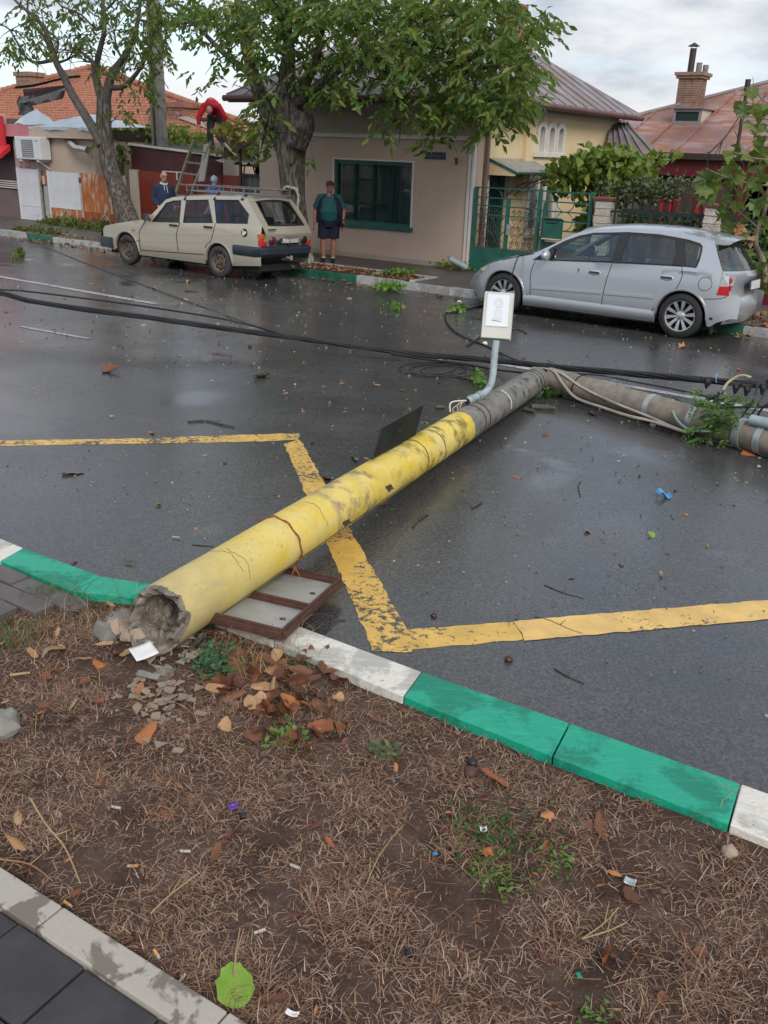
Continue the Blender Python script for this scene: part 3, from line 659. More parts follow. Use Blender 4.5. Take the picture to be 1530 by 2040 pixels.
# world "down" in the pole's frame, for the broken-out lower half of the base
mb = MB(); rs = []
zs = [0, .03, .08, .15]+[.15+(PL-.15)*i/60 for i in range(1, 61)]
for z in zs: rs.append([p+Vector((p.x, p.y, 0))*(.012*mnoise.noise(Vector((p.x*14, p.y*14, z*6)))) for p in ring(pr(z), z, .026 if z == 0 else (.012 if z < .05 else 0), 1., .10*max(0, 1-z/.08))])
mb.rings(rs, True, False); mb.build('shaft', M['pole_yellow'], pole, smooth=50)
mb = MB(); mb.rings([ring(pr(0), 0, .026, 1., .10), ring(.116, -.012, .045, 2., .11), ring(.100, .0, .06, 5., .10), ring(.086, .006, .02, 4., .10), ring(.080, .03, .01, 4., .06), ring(.078, .9)], True, False)
mb.build('broken_end', M['broken'], pole, smooth=25)
mb = MB()
for k in range(16): mb.ell((rnd.uniform(-.055, .055), rnd.uniform(-.085, -.03), rnd.uniform(-.02, .22)), (rnd.uniform(.015, .035), rnd.uniform(.012, .03), rnd.uniform(.02, .05)), 7, 5, (rnd.uniform(0, 3), rnd.uniform(0, 3), 0))
mb.v = [tuple(Vector(v)+Vector((1, 1, 1))*.008*mnoise.noise(Vector(v)*60)) for v in mb.v]; mb.build('crumbled_filling', M['broken'], pole, smooth=20, kind='stuff')
mb = MB(); mb.rings([ring(pr(PL), PL), ring(.09, PL+.03, .06, 3.), ring(.05, PL+.02, .05, 8.)], True, True); mb.build('broken_tip', M['concrete'], pole, smooth=30)
def band(name, z, wd, m_, grow=.003, t0=0., t1=1., n_=40):
    mb = MB(); r0 = pr(z)+grow; full = t1-t0 >= .999
    rs = []
    for zz, rr in ((z-wd/2, r0-.004), (z-wd/2, r0), (z+wd/2, r0), (z+wd/2, r0-.004)):
        rs.append([Vector((rr*math.cos(2*math.pi*(t0+(t1-t0)*k/n_)), rr*math.sin(2*math.pi*(t0+(t1-t0)*k/n_)), zz)) for k in range(n_ if full else n_+1)])
    mb.rings(rs, full, False); return mb.build(name, m_, pole, smooth=40)
for f_, wd in ((.445, .007), (.5, .007)): band('wire_band', PL*f_, wd, M['crack'], .0025)
for f_ in (.655, .675, .97, .955): band('wire_band', PL*f_, .012, M['iron_dark'], .004)
band('cable_tie', PL*.775, .016, M['trim_white'], .006, .28, .52)
def surf_t(px, py):
    """angle and station on the pole of the point seen at a pixel"""
    o = loc(CC); d_ = (POLE_M.inverted().to_3x3() @ Vector(_ray(px, py))); A_ = d_.x**2+d_.y**2; B_ = 2*(o.x*d_.x+o.y*d_.y); C_ = o.x**2+o.y**2-.121**2
    disc = max(B_*B_-4*A_*C_, 0); k = (-B_-math.sqrt(disc))/(2*A_); p = o+d_*k; return math.atan2(p.y, p.x), p.z
def on_pole(t_, z, g=.002): return Vector(((pr(z)+g)*math.cos(t_), (pr(z)+g)*math.sin(t_), z))
# cracks in the paint, seen along the side
tc_, z1 = surf_t(590, 1118); t2_, z2 = surf_t(815, 960)
mb = MB(); mb.tube([on_pole(tc_+(t2_-tc_)*k/30+.02*math.sin(k*1.7)+.012*math.sin(k*4.1), .25+(z2-.25)*k/30, .0005) for k in range(31)], .003, 5)
for px, py, s_ in ((487, 1120, 1), (463, 1110, 1), (640, 1020, 1)):
    t_, z_ = surf_t(px, py); mb.tube([on_pole(t_+(j-9)*.09, z_+.010*math.sin(j*.5+px)+.003*math.sin(j*1.9), .0005) for j in range(17)], .0010, 5)
mb.build('paint_crack', M['crack'], pole)
for px, py, wd in ((776, 972, .05), (690, 1041, .045)):
    t_, z_ = surf_t(px, py); mb = MB()
    mb.poly([on_pole(t_+da*wd/.12, z_+dz_, .0015) for da, dz_ in ((-.5, -.06), (-.1, -.045), (.2, -.02), (.55, .0), (.3, .03), (.5, .07), (0, .035), (-.35, .02))]); mb.build('chipped_patch', M['crack'], pole)
# rusty wire hoop with its knot
th0, zh = surf_t(585, 1127)
mb = MB(); mb.tube([Vector(((pr(zh)+.006+.004*math.sin(k*1.3))*math.cos(2*math.pi*k/48), (pr(zh)+.006+.004*math.sin(k*1.3))*math.sin(2*math.pi*k/48), zh-.01+.012*math.sin(k*.26))) for k in range(49)], .0045, 6)
kn = on_pole(th0, zh, .012)
for k in range(7):
    q = kn+Vector((rnd.uniform(-.02, .02), rnd.uniform(-.02, .02), rnd.uniform(-.02, .02)))
    mb.tube([kn, (kn+q)/2+Vector((.006, .004, 0)), q, kn+(q-kn)*.3], .0045, 5)
kw = POLE_M @ kn
mb.tube([kn, loc(kw+Vector((.02, -.01, -.03))), loc(kw+Vector((.03, -.02, -.10)))], [.005, .004, .003], 5)
mb.tube([kn, loc(kw+Vector((-.02, -.03, -.06))), loc(kw+Vector((-.07, -.05, -.10))), loc(kw+Vector((-.16, -.03, -.12)))], .004, 5)
mb.build('wire_hoop', M['wire_rust'], pole, smooth=60)
# traffic sign plate still strapped to the pole, seen from its back
b1, b2 = Vector(S(*at_n(741, 914, 5.02))), Vector(S(*at_n(826, 868, 5.72)))
t1_, t2_ = Vector(S(*at_n(759, 853, 5.14))), Vector(S(*at_n(843, 806, 5.84)))
nrm = (b2-b1).cross(t1_-b1).normalized()*.004
mb = MB(); mb.hexa([loc(p) for p in (b1, b2, t2_, t1_)], [loc(p+nrm) for p in (b1, b2, t2_, t1_)]); sp = mb.build('sign_plate', M['sign_back'], pole)
mb = MB()
for p, q in ((b1, b2), (b2, t2_), (t2_, t1_), (t1_, b1)): mb.tube([loc(p), loc(q)], .006, 6)
mb.build('rolled_edge', M['cable'], sp)
mb = MB(); c_ = (b1+b2+t1_+t2_)/4; mb.ell(loc(c_-nrm*1.2), (.012, .006, .006)); mb.build('sticker', M['trim_white'], sp)
# street lamp on its bent pipe
LP = [(930, 800, 6.66), (948, 791, 6.78), (966, 782, 6.84), (977, 768, 6.85), (982, 746, 6.84), (985, 710, 6.82), (989, 678, 6.80)]
lp = [loc(S(*at_n(*p))) for p in LP]
def smooth_path(ps, k=6):
    o = []
    for i in range(len(ps)-1):
        p0, p1, p2, p3 = ps[max(i-1, 0)], ps[i], ps[i+1], ps[min(i+2, len(ps)-1)]
        for j in range(k):
            t = j/k; o.append(.5*((2*p1)+(-p0+p2)*t+(2*p0-5*p1+4*p2-p3)*t*t+(-p0+3*p1-3*p2+p3)*t**3))
    return o+[ps[-1]]
mb = MB(); mb.tube(smooth_path(lp), .0265, 14, False); arm = mb.build('lamp_arm', M['lamp_pipe'], pole, smooth=60)
mb = MB(); mb.tube([lp[0], lp[0]+(lp[1]-lp[0])*.1], .023, 12); mb.build('pipe_mouth', M['dark_inside'], arm)
for k, (c_, dd) in enumerate((('cable_tan', (-.05, .0)), ('cable_tan', (-.10, -.01)), ('cable_grey', (-.07, .012)), ('line_white', (-.12, .03)))):
    w0 = POLE_M @ lp[0]; mb = MB()
    mb.tube(smooth_path([lp[0]+(lp[1]-lp[0])*.2, loc(w0+Vector((-.03, -.02, .004*k))), loc(w0+Vector((dd[0], -.05, dd[1]-.03))), loc(w0+Vector((dd[0]*1.2+.02, -.09, -.06)))]), .005, 6)
    mb.build('lamp_wire', M[c_] if c_ != 'line_white' else M['trim_white'], arm)
for j in (.5, 1.4):
    i_ = int(j); p = lp[i_]+(lp[i_+1]-lp[i_])*(j-i_); dirp = (lp[i_+1]-lp[i_]).normalized()
    mb = MB(); mb.tube([p-dirp*.018, p+dirp*.018], .033, 16); ft = Vector((p.x, p.y, 0)).normalized()*.12+Vector((0, 0, p.z))
    mb.beam(p, ft, .03, .045); mb.cyl(p+Vector((.03, .02, 0)), p-Vector((.03, .02, 0)), .008, 8); mb.build('clamp', M['galv'], pole, smooth=40)
cz = 6.80
lc = [Vector(S(*at_n(x, y, cz+dz_))) for x, y, dz_ in ((958, 672, 0), (1017, 676, .03), (1024, 583, .10), (966, 579, .07))]
lx = (lc[1]-lc[0]); ly = (lc[3]-lc[0]); ln = lx.cross(ly).normalized()
if ln.dot(Vector(CC)-lc[0]) < 0: ln = -ln
def LQ(u, v, h): return loc(lc[0]+lx*u+ly*v+ln*h)
mb = MB(); mb.hexa([LQ(u, v, -.055) for u, v in ((.03, .02), (1, .0), (1.02, .99), (.05, .98))], [LQ(u, v, 0) for u, v in ((0, 0), (1, 0), (1, 1), (0, 1))])
head = mb.build('lamp_head', M['lamp_grey'], pole, bevel=.008, seg=3)
mb = MB()
for u0, u1, v0, v1 in ((.085, .115, .24, .97), (.865, .895, .24, .97), (.115, .865, .24, .262), (.115, .865, .948, .97)):
    mb.hexa([LQ(u, v, -.001) for u, v in ((u0, v0), (u1, v0), (u1, v1), (u0, v1))], [LQ(u, v, .005) for u, v in ((u0, v0), (u1, v0), (u1, v1), (u0, v1))])
mb.build('lamp_bezel', M['lamp_grey'], head)
mb = MB(); mb.poly([LQ(u, v, .0025) for u, v in ((.115, .262), (.865, .262), (.865, .948), (.115, .948))]); pane = mb.build('lamp_pane', M['lamp_glass'], head)
mb = MB()
for r_ in range(13):
    for c_ in range(6):
        u, v = .36+c_*.05+rnd.uniform(-.01, .01), .40+r_*.036
        if rnd.random() < .8: mb.poly([LQ(u+a_, v+b_, .0045) for a_, b_ in ((0, 0), (.034, .002), (.034, .016), (0, .014))])
mb.build('lamp_diodes', M['lamp_led'], head)
mb = MB()
for c_ in range(7):
    u, v = .30+c_*.045, .372-.003*c_; mb.poly([LQ(u+a_, v+b_, .005) for a_, b_ in ((0, 0), (.04, .0), (.036, .014), (.004, .012))])
mb.build('lamp_lettering', M['sign_back'], head)
mb = MB(); mb.tube([LQ(1.02, .0, -.03), LQ(1.03, 1.0, -.03)], .005, 6); mb.build('lamp_hinge', M['lamp_grey'], head)
# chunks of the snapped base: curved shards of pipe wall
def shell(name, label, p, rot, r_, th_, ang, ln_, m_, seed, cat='concrete shard'):
    mb = MB(); n_ = 16; rs = []
    for j in range(7):
        z = ln_*(j/6-.5); row = []
        for k in range(n_+1):
            t_ = -ang/2+ang*k/n_; e = .035*mnoise.noise(Vector((t_*3, z*9, seed))) if j in (0, 6) else 0
            row.append(Vector(((r_+.004*mnoise.noise(Vector((t_*5, z*12, seed))))*math.sin(t_), -r_*math.cos(t_)+r_, z+e)))
        for k in range(n_, -1, -1):
            t_ = -ang/2+ang*k/n_; e = .035*mnoise.noise(Vector((t_*3, z*9, seed))) if j in (0, 6) else 0
            rr = r_-th_+.006*mnoise.noise(Vector((t_*6, z*15, seed+4))); row.append(Vector((rr*math.sin(t_), -rr*math.cos(t_)+r_, z+e)))
        rs.append(row)
    mb.rings(rs, True, True); o = mb.build(name, m_, smooth=30); o.location = p; o.rotation_euler = rot; tag(o, label, cat); return o
shd = shell('concrete_shard', 'curved shard of pale pipe wall just in front of the snapped pole base', Vector(S(*at_z(262, 1272, .0))), (R(66), R(10), R(-22)), .105, .045, 1.9, .13, M['concrete_pale'], 3.)
shell('concrete_shard', 'dark curved lump of concrete under the opening of the snapped pole base', Vector(S(*at_z(235, 1262, .0))), (R(80), R(-20), R(40)), .10, .05, 1.6, .10, M['concrete'], 9.)
shell('concrete_shard', 'small curved grey shard lying below the white paper scrap', Vector(S(*at_z(310, 1352, -.025))), (R(80), R(5), R(60)), .06, .02, 1.9, .10, M['concrete'], 5.)
# rusty steel frame with sheet panels, half under the pole
f0, f1, f2 = Vector(S(*at_z(562, 1266, .045))), Vector(S(*at_road(676, 1162, .07))), Vector(S(*at_road(520, 1128, .07)))
f2 = f1+(f2-f1)*.78; f3 = f0+(f2-f1); fr = bpy.data.objects.new('steel_frame', None); COL.objects.link(fr); fr.location = f0
tag(fr, 'rusty angle iron frame with two zinc sheets lying under the yellow pole', 'metal frame')
FX = (f3-f0); FY = (f1-f0); fn = FY.cross(FX).normalized(); fn = fn if fn.z > 0 else -fn
mb = MB()
def fb(p, q, w_=.026, h_=.026): mb.beam(p, q, w_, h_, fn)
for p, q in ((Vector(), FY), (FY, FY+FX), (FX, FX+FY), (Vector(), FX), (FY*.44, FY*.44+FX)): mb.beam(p, q, .03, .03, fn); mb.beam(p+fn*.012, q+fn*.012, .012, .03, fn)
mb.build('angle_bar', M['rust_brown'], fr, bevel=.003)
for v0, v1 in ((.03, .42), (.47, .97)):
    mb = MB(); mb.hexa([FX*.02+FY*v0-fn*.006, FX*.98+FY*v0-fn*.006, FX*.98+FY*v1-fn*.006, FX*.02+FY*v1-fn*.006], [FX*.02+FY*v0-fn*.003, FX*.98+FY*v0-fn*.003, FX*.98+FY*v1-fn*.003, FX*.02+FY*v1-fn*.003])
    s_ = mb.build('zinc_sheet', M['galv_dull'], fr)
    mb = MB(); mb.ell(FX*.2+FY*(v0*.5+v1*.5)-fn*.002, (.014, .014, .003)); mb.build('washer', M['rust_brown'], s_)
# ------------------------------------------------------------------ upper part of the pole, snapped off
UA, UB = Vector(S(*at_road(1096, 756, .118))), Vector(S(*at_road(1530, 878, .118))); UB = UA+(UB-UA)*1.9; UL = (UB-UA).length
ux, uy, uz = frame(UB-UA); UM = Matrix(((ux.x, uy.x, uz.x, UA.x), (ux.y, uy.y, uz.y, UA.y), (ux.z, uy.z, uz.z, UA.z), (0, 0, 0, 1)))
upole = bpy.data.objects.new('broken_pole', None); COL.objects.link(upole); upole.matrix_world = UM
tag(upole, 'bare speckled concrete pole top lying at right, snapped from the yellow pole', 'street pole')
def uloc(p): return UM.inverted() @ Vector(p)
mb = MB(); rs = []
for i in range(41):
    z = UL*i/40; rs.append([p+Vector((p.x, p.y, 0))*(.03*mnoise.noise(Vector((p.x*18, p.y*18, z*9)))) for p in ring(.112-.001*z, z, .05 if i == 0 else 0, 2.)])
mb.rings(rs, True, True); mb.build('shaft', M['pole_grey'], upole, smooth=50)
def u_at(px, py):
    o = uloc(CC); d_ = UM.inverted().to_3x3() @ Vector(_ray(px, py)); A_ = d_.x**2+d_.y**2; B_ = 2*(o.x*d_.x+o.y*d_.y)
    k = -B_/(2*A_); return (o+d_*k).z
for px, py, wd, c_ in ((1158, 770, .012, 'iron_dark'), (1297, 822, .05, 'galv'), (1384, 845, .055, 'galv'), (1480, 865, .06, 'galv'), (1518, 885, .05, 'galv')):
    z = u_at(px, py); mb = MB(); mb.rings([[Vector((rr*math.cos(t_), rr*math.sin(t_), zz)) for t_ in [2*math.pi*k/36 for k in range(36)]] for zz, rr in ((z-wd/2, .108), (z-wd/2, .118), (z+wd/2, .118), (z+wd/2, .108))], True, False)
    o = mb.build('steel_band', M[c_], upole, smooth=40)
    if wd > .052:
        w0 = UM @ Vector((0, 0, z)); mb = MB(); q = uloc(w0+Vector((.0, -.118, -.03))); mb.box(q, (.02, .05, wd)); mb.build('bolt_lug', M['galv'], o)
z0 = u_at(1490, 868); w0 = UM @ Vector((0, 0, z0)); w1 = UM @ Vector((0, 0, z0+1.6))
mb = MB(); mb.tube([uloc(w0+Vector((-.02, -.05, .135))), uloc(w1+Vector((0, -.06, .18)))], .04, 14); mb.build('lamp_arm', M['lamp_pipe'], upole, smooth=60)
# torn steel at the break
mb = MB()
for k in range(9):
    p = PB+Vector((rnd.uniform(-.06, .06), rnd.uniform(-.06, .06), rnd.uniform(-.02, .10))); q = UA+Vector((rnd.uniform(-.06, .06), rnd.uniform(-.06, .06), rnd.uniform(-.02, .10)))
    mb.tube([uloc(p-(PB-PA).normalized()*.1), uloc((p+q)/2+Vector((.0, .03, rnd.uniform(-.02, .05)))), uloc(q)], .006, 5)
mb.build('bent_rebar', M['wire_rust'], upole)
# ------------------------------------------------------------------ cables brought down with the pole
def spline(pts, k=8): return smooth_path([Vector(p) for p in pts], k)
def cable(name, label, pts, r_, m_, strands=1, spread=.0, twist=5., cat='cable', grp=None):
    base = spline(pts); mb = MB()
    for s_ in range(strands):
        ph = 2*math.pi*s_/max(strands, 1); path_ = []
        for i, p in enumerate(base):
            d_ = (base[min(i+1, len(base)-1)]-base[max(i-1, 0)]).normalized(); x, y, _ = frame(d_)
            rr = spread*(1+.35*mnoise.noise(Vector((i*.13, s_*3., 1)))) if strands > 1 else 0
            path_.append(p+(x*math.cos(ph+i/len(base)*twist)+y*math.sin(ph+i/len(base)*twist))*rr)
        mb.tube(path_, r_, 6)
    return tag(mb.build(name, m_, smooth=60), label, cat, grp)
def bun(x, y, b): return S(*at_b(x, y, b))
BUN = [(-420, 520, 5.0), (-150, 560, 5.6), (0, 584, 6.0), (59, 599, 6.1), (167, 616, 6.3), (293, 632, 6.6), (418, 650, 6.9), (544, 667, 7.2), (663, 683, 7.45), (827, 705, 7.8), (974, 717, 7.95), (1085, 729, 7.98), (1130, 733, 7.98), (1290, 747, 7.95), (1400, 757, 7.9), (1530, 768, 7.85), (1800, 790, 7.7)]
cable('cable_bundle', 'thick twisted bundle of black cables strung low across the whole road', [S(-34, 3.2, .9)]+[bun(*p) for p in BUN]+[S(8, 6.5, .6)], .011, M['cable'], 6, .019, 40)
cable('cable', 'thin black cable just behind the thick bundle at the left', [bun(*p) for p in ((-200, 566, 6.0), (0, 577, 6.3), (59, 581, 6.35), (250, 605, 6.7), (420, 631, 7.0), (500, 648, 7.2), (563, 666, 7.25))], .011, M['cable'])
def gr(x, y, h=.012): return S(*at_road(x, y, h))
cable('cable', 'thin wire running over the road from the far kerb to the bundle', [S(*at_z(48, 478, FZ+.02)), gr(90, 492, .02), gr(209, 539), gr(368, 598), gr(460, 632), bun(548, 664, 7.2)], .007, M['cable'])
cable('cable', 'black wire hanging from the silver car bonnet down behind the lamp', [S(*at_b(1066, 503, 12.3)), S(*at_b(1040, 507, 12.1)), S(*at_b(1030, 517, 11.98)), S(*at_b(1016, 560, 11.9)), S(*at_b(1004, 592, 11.85)), S(*at_b(985, 640, 11.5)), gr(960, 668), gr(930, 690)], .011, M['cable'])
cable('cable', 'black cable curling out from under the silver car front', [gr(990, 600), gr(948, 612), gr(905, 622), gr(888, 624), gr(889, 640), gr(905, 660), gr(935, 676), gr(964, 687), gr(990, 700), gr(1015, 712, .03), gr(1045, 722, .04)], .011, M['cable'])
cable('cable', 'loops of thin black wire coiled on the road left of the lamp pole', [gr(845+62*math.cos(k*.62)+k*2.2, 733+13*math.sin(k*.62)+k*.25, .012+.004*(k % 4)) for k in range(34)], .006, M['cable'])
cable('cable', 'dark cable trailing low beside the bundle left of the lamp', [gr(780, 706, .03), gr(850, 716, .03), gr(930, 726, .03), gr(1000, 738, .04), gr(1070, 745, .16)], .012, M['cable'])
cable('cable', 'black cable lying behind the snapped pole top along the white line', [bun(1150, 745, 8.05), gr(1200, 748, .08), gr(1260, 760, .05), gr(1340, 775, .04), gr(1424, 793, .05)], .010, M['cable'])
def up_(px, py, dz=.0, off=0.): return S(*at_b(px, py, 7.35-.0*px+off))
def un(px, py, dx=0):  # just in front of the snapped pole top
    z = u_at(px, py); w0 = UM @ Vector((0, 0, z)); dep = (np.array(w0)-CC)@FW - .14 - dx; return S(*at_n(px, py, dep))
cable('cable', 'upper pale grey cable slung along the snapped pole top', [un(1062, 733, -.1), un(1110, 740), un(1160, 772), un(1220, 801), un(1290, 829), un(1345, 853), un(1372, 860), un(1400, 850), un(1425, 838), un(1450, 832)], .013, M['cable_grey'])
cable('cable', 'lower pale grey cable sagging onto the road below the snapped pole top', [un(1080, 735, -.1), un(1105, 741), un(1122, 765, .03), un(1148, 793, .08), un(1200, 812, .12), un(1250, 828, .12), un(1300, 840, .08), un(1368, 861, .02)], .013, M['cable_grey'])
cable('cable', 'pale green cable hooped over the snapped pole top', [un(1341, 797, -.16), un(1339, 806, -.08), un(1343, 826), un(1356, 845, .02), un(1378, 857, .02), un(1420, 860, .02)], .012, M['cable_green'])
cable('cable', 'thick tan cable arched over the bundle at right', [S(*at_b(1443, 787, 7.6)), S(*at_b(1442, 775, 7.7)), S(*at_b(1450, 763, 7.8)), S(*at_b(1465, 752, 7.84)), S(*at_b(1480, 748, 7.86)), S(*at_b(1496, 752, 7.88))], .013, M['cable_tan'])
cable('cable', 'blue cable tie round the bundle at right', [S(*at_b(1428, 744, 7.86)), S(*at_b(1426, 752, 7.82)), S(*at_b(1427, 762, 7.82))], .006, M['cable_blue'])
k_ = 0
for pts, lab in ((((1424, 792), (1400, 803), (1380, 811)), 'short black wire stub left of the insulator'), (((1424, 795), (1415, 812), (1407, 826)), 'short black wire drop below the insulator'), (((1509, 762), (1503, 792), (1488, 815), (1475, 836)), 'thin dark wire curving down from the bundle to the fern'), (((1527, 775), (1515, 798), (1500, 822), (1488, 836)), 'second thin dark wire beside the fern'), (((1600, 800), (1530, 805), (1505, 836), (1495, 850)), 'thick black wire bent over the lamp arm at right'), (((1290, 806), (1420, 812), (1480, 811), (1560, 810)), 'straight black wire behind the fern'), (((1340, 792), (1380, 812), (1420, 830), (1470, 850)), 'black wire lying on the back of the snapped pole')):
    cable('wire', lab, [S(*at_b(x, y, 7.55 if y > 790 else 7.7)) for x, y in pts], .007+.003*(k_ in (4, 5)), M['cable']); k_ += 1
# insulator clamp and spikes on the bundle
mb = MB(); q = S(*at_b(1432, 793, 7.55))
for k in range(10):
    d_ = Vector((rnd.uniform(-1, 1), rnd.uniform(-1, 1), rnd.uniform(-1, 1))).normalized()*rnd.uniform(.05, .09); mb.tube([q, q+d_], [.022, .004], 5)
mb.ell(q, (.05, .05, .04)); mb.ell(q+Vector((-.07, .02, .0)), (.035, .02, .02)); tag(mb.build('insulator', M['plastic_black'], smooth=40), 'spiky black insulator clamp tangled in wires at right', 'insulator')
for k, (x, y) in enumerate(((1409, 764), (1466, 775), (1488, 779), (1520, 776))):
    q = S(*at_b(x, y-10, 7.8)); mb = MB(); mb.tube([q, q+Vector((.005, -.01, -.03)), q+Vector((.0, -.01, -.085))], [.035, .03, .008], 7); mb.box(q, (.09, .03, .025))
    tag(mb.build('cable_clamp', M['plastic_black']), 'black pointed clamp under the cable bundle at right', 'cable clamp', 'clamps hanging from the cable bundle')
# ------------------------------------------------------------------ corner house (street front b = 15.5, side wall a = -8.9)
HA0, HA1, HB, HB1 = -14.2, -8.9, 15.5, 21.9
HT = 2.52
house = thing('corner_house', 'pinkish beige corner house with green barred window and grey sheet roof', 'house')
def hb(name, m_, boxes, parent=house, **kw):
    mb = MB()
    for b_ in boxes: mb.bb(*b_)
    return mb.build(name, m_, parent, **kw)
GZ = -.40
WX0, WX1, WZ0, WZ1 = -12.15, -10.24, .37, 1.56
# front wall built round the window opening
hb('front_wall', M['plaster_beige'], [(HA0, WX0, HB, HB+.3, GZ, 1.98), (WX1, HA1, HB, HB+.3, GZ, 1.98), (WX0, WX1, HB, HB+.3, GZ, WZ0), (WX0, WX1, HB, HB+.3, WZ1, 1.98)])
hb('frieze', M['plaster_grey'], [(HA0, HA1, HB+.02, HB+.32, 1.98, HT)])
hb('frieze_band', M['plaster_pale'], [(HA0-.02, HA1, HB-.02, HB+.1, HT, HT+.16)])
hb('moulding', M['trim_white'], [(HA0-.05, HA1+.03, HB-.045, HB+.05, 1.975, 2.045), (HA0-.06, HA1+.04, HB-.065, HB+.04, 2.03, 2.05)], bevel=.008)
hb('plinth', M['plaster_grey'], [(HA0-.01, HA1-.01, HB-.018, HB+.02, GZ, -.22)])
hb('corner_strip', M['trim_white'], [(HA1-.10, HA1-.04, HB-.03, HB+.02, GZ, 1.975), (HA1-.02, HA1+.03, HB-.04, HB+.03, GZ, 1.975)], bevel=.006)
hb('back_wall', M['plaster_yellow'], [(HA0, HA0+.3, HB+.3, HB1, GZ, HT+.16), (HA0, HA1, HB1-.3, HB1-.002, GZ, HT+.16)])
# window
win = hb('window', M['green_paint'], [(WX0, WX0+.06, HB+.05, HB+.12, WZ0, WZ1), (WX1-.06, WX1, HB+.05, HB+.12, WZ0, WZ1), (WX0+.06, WX1-.06, HB+.05, HB+.12, WZ1-.07, WZ1), (WX0+.06, WX1-.06, HB+.05, HB+.12, WZ0, WZ0+.05)], bevel=.006)
for f_ in (.26, .50, .74): hb('mullion', M['green_paint'], [(WX0+(WX1-WX0)*f_-.028, WX0+(WX1-WX0)*f_+.028, HB+.04, HB+.11, WZ0+.05, WZ1-.07)], win, bevel=.005)
for u_, z0, z1 in ((.485, 1.18, 1.225), (.725, .735, .765)): hb('transom', M['green_paint'], [(WX0+(WX1-WX0)*.275, WX0+(WX1-WX0)*u_, HB+.045, HB+.10, z0, z1)], win)
for k in range(4):
    x0, x1 = WX0+(WX1-WX0)*(.03+.24*k)+.03, WX0+(WX1-WX0)*(.03+.24*k)+.43
    hb('pane', M['pane_glass'], [(x0-.02, x1+.02, HB+.10, HB+.104, WZ0+.04, WZ1-.06)], win)
mb = MB(); mb.grid(lambda u, v: (WX0+u*(WX1-WX0), HB+.19+.022*math.sin(u*70)+.01*math.sin(u*23), WZ0+v*(WZ1-WZ0)), 160, 1); mb.build('curtain', M['curtain'], win, smooth=60)
hb('reveal', M['dark_inside'], [(WX0-.02, WX1+.02, HB+.26, HB+.29, WZ0-.02, WZ1+.02)], win)
mb = MB()
for k in range(26):
    for sgn in (0, 1):
        x = WX0+.07+(WX1-WX0-.14)*(k+.5)/26; n_ = 28
        mb.tube([(x+(.036 if (j+sgn) % 2 else -.036)*.9, HB+.025, WZ0+.06+(WZ1-WZ0-.14)*j/n_) for j in range(n_+1)], .0075, 4)
mb.build('grille', M['green_dark'], win)
hb('window_trim', M['trim_white'], [(WX0-.035, WX0, HB-.015, HB+.05, WZ0, WZ1+.03), (WX1, WX1+.035, HB-.015, HB+.05, WZ0, WZ1+.03), (WX0, WX1, HB-.015, HB+.05, WZ1, WZ1+.03)], win)
hb('window_sill', M['green_paint'], [(WX0-.05, WX1+.06, HB-.06, HB+.06, WZ0-.085, WZ0)], win, bevel=.008)
# street name plate and hook
sg = thing('street_sign', 'small dark navy street name plate on the beige wall', 'street sign', -9.755, HB-.012, 1.70)
mb = MB(); mb.box((0, 0, 0), (.49, .014, .125)); mb.build('plate', M['navy_sign'], sg, bevel=.003)
TXM = Matrix.Translation((0, -.009, 0)) @ Matrix.Rotation(math.pi/2, 4, 'X')
text_mesh('A', .085, .001, 'lettering', M['sign_text'], sg, Matrix.Translation((-.20, 0, 0)) @ TXM); text_mesh('9', .085, .001, 'lettering', M['sign_text'], sg, Matrix.Translation((.195, 0, 0)) @ TXM)
mb = MB()
for k in range(9): x = -.15+.032*k; mb.box((x, -.0085, -.012+.004*(k % 3)), (.018, .001, .034+.012*(k % 2)))      # worn, unreadable middle of the name
mb.build('worn_lettering', M['sign_text'], sg)
mb = MB(); mb.tube([(-9.32, HB, 1.66), (-9.28, HB-.06, 1.665), (-9.24, HB-.08, 1.66)], .012, 6); mb.box((-9.235, HB-.07, 1.615), (.035, .03, .11)); street(tag(mb.build('wall_bracket', M['iron_dark']), 'small black iron bracket on the beige wall right of the street sign', 'bracket'))
# side wall with door and arched windows (faces +a)
X = HA1
DB0, DB1, DT = 16.12, 16.92, 1.50
KB = 17.36           # the wall steps forward here
XP = X+.10
ARC = [(17.80, 18.10), (18.24, 18.54), (18.68, 18.98)]; AZ0, AZ1 = 1.84, 2.20
WB0, WB1, SZ0, SZ1 = 17.66, 19.02, .28, 1.42
hb('side_wall', M['plaster_yellow'], [(X-.3, X, HB+.3, DB0, GZ, HT), (X-.3, X, DB1, KB, GZ, HT), (X-.3, X, DB0, DB1, DT, HT),
    (X-.3, XP, KB, WB0, GZ, 1.72), (X-.3, XP, WB1, HB1, GZ, 1.72), (X-.3, XP, WB0, WB1, GZ, SZ0), (X-.3, XP, WB0, WB1, SZ1, 1.72), (X-.3, XP, KB, ARC[0][0], 1.72, HT), (X-.3, XP, ARC[2][1], HB1, 1.72, HT),
    (X-.3, XP, ARC[0][0], ARC[2][1], 1.72, AZ0), (X-.3, XP, ARC[0][0], ARC[2][1], AZ1+.16, HT), (X-.3, XP, ARC[0][1], ARC[1][0], AZ0, AZ1+.16), (X-.3, XP, ARC[1][1], ARC[2][0], AZ0, AZ1+.16)])
hb('side_frieze', M['plaster_pale'], [(X-.2, X+.03, HB+.1, KB, HT-.02, HT+.16), (X-.2, XP+.03, KB, HB1+.02, HT-.02, HT+.16)])
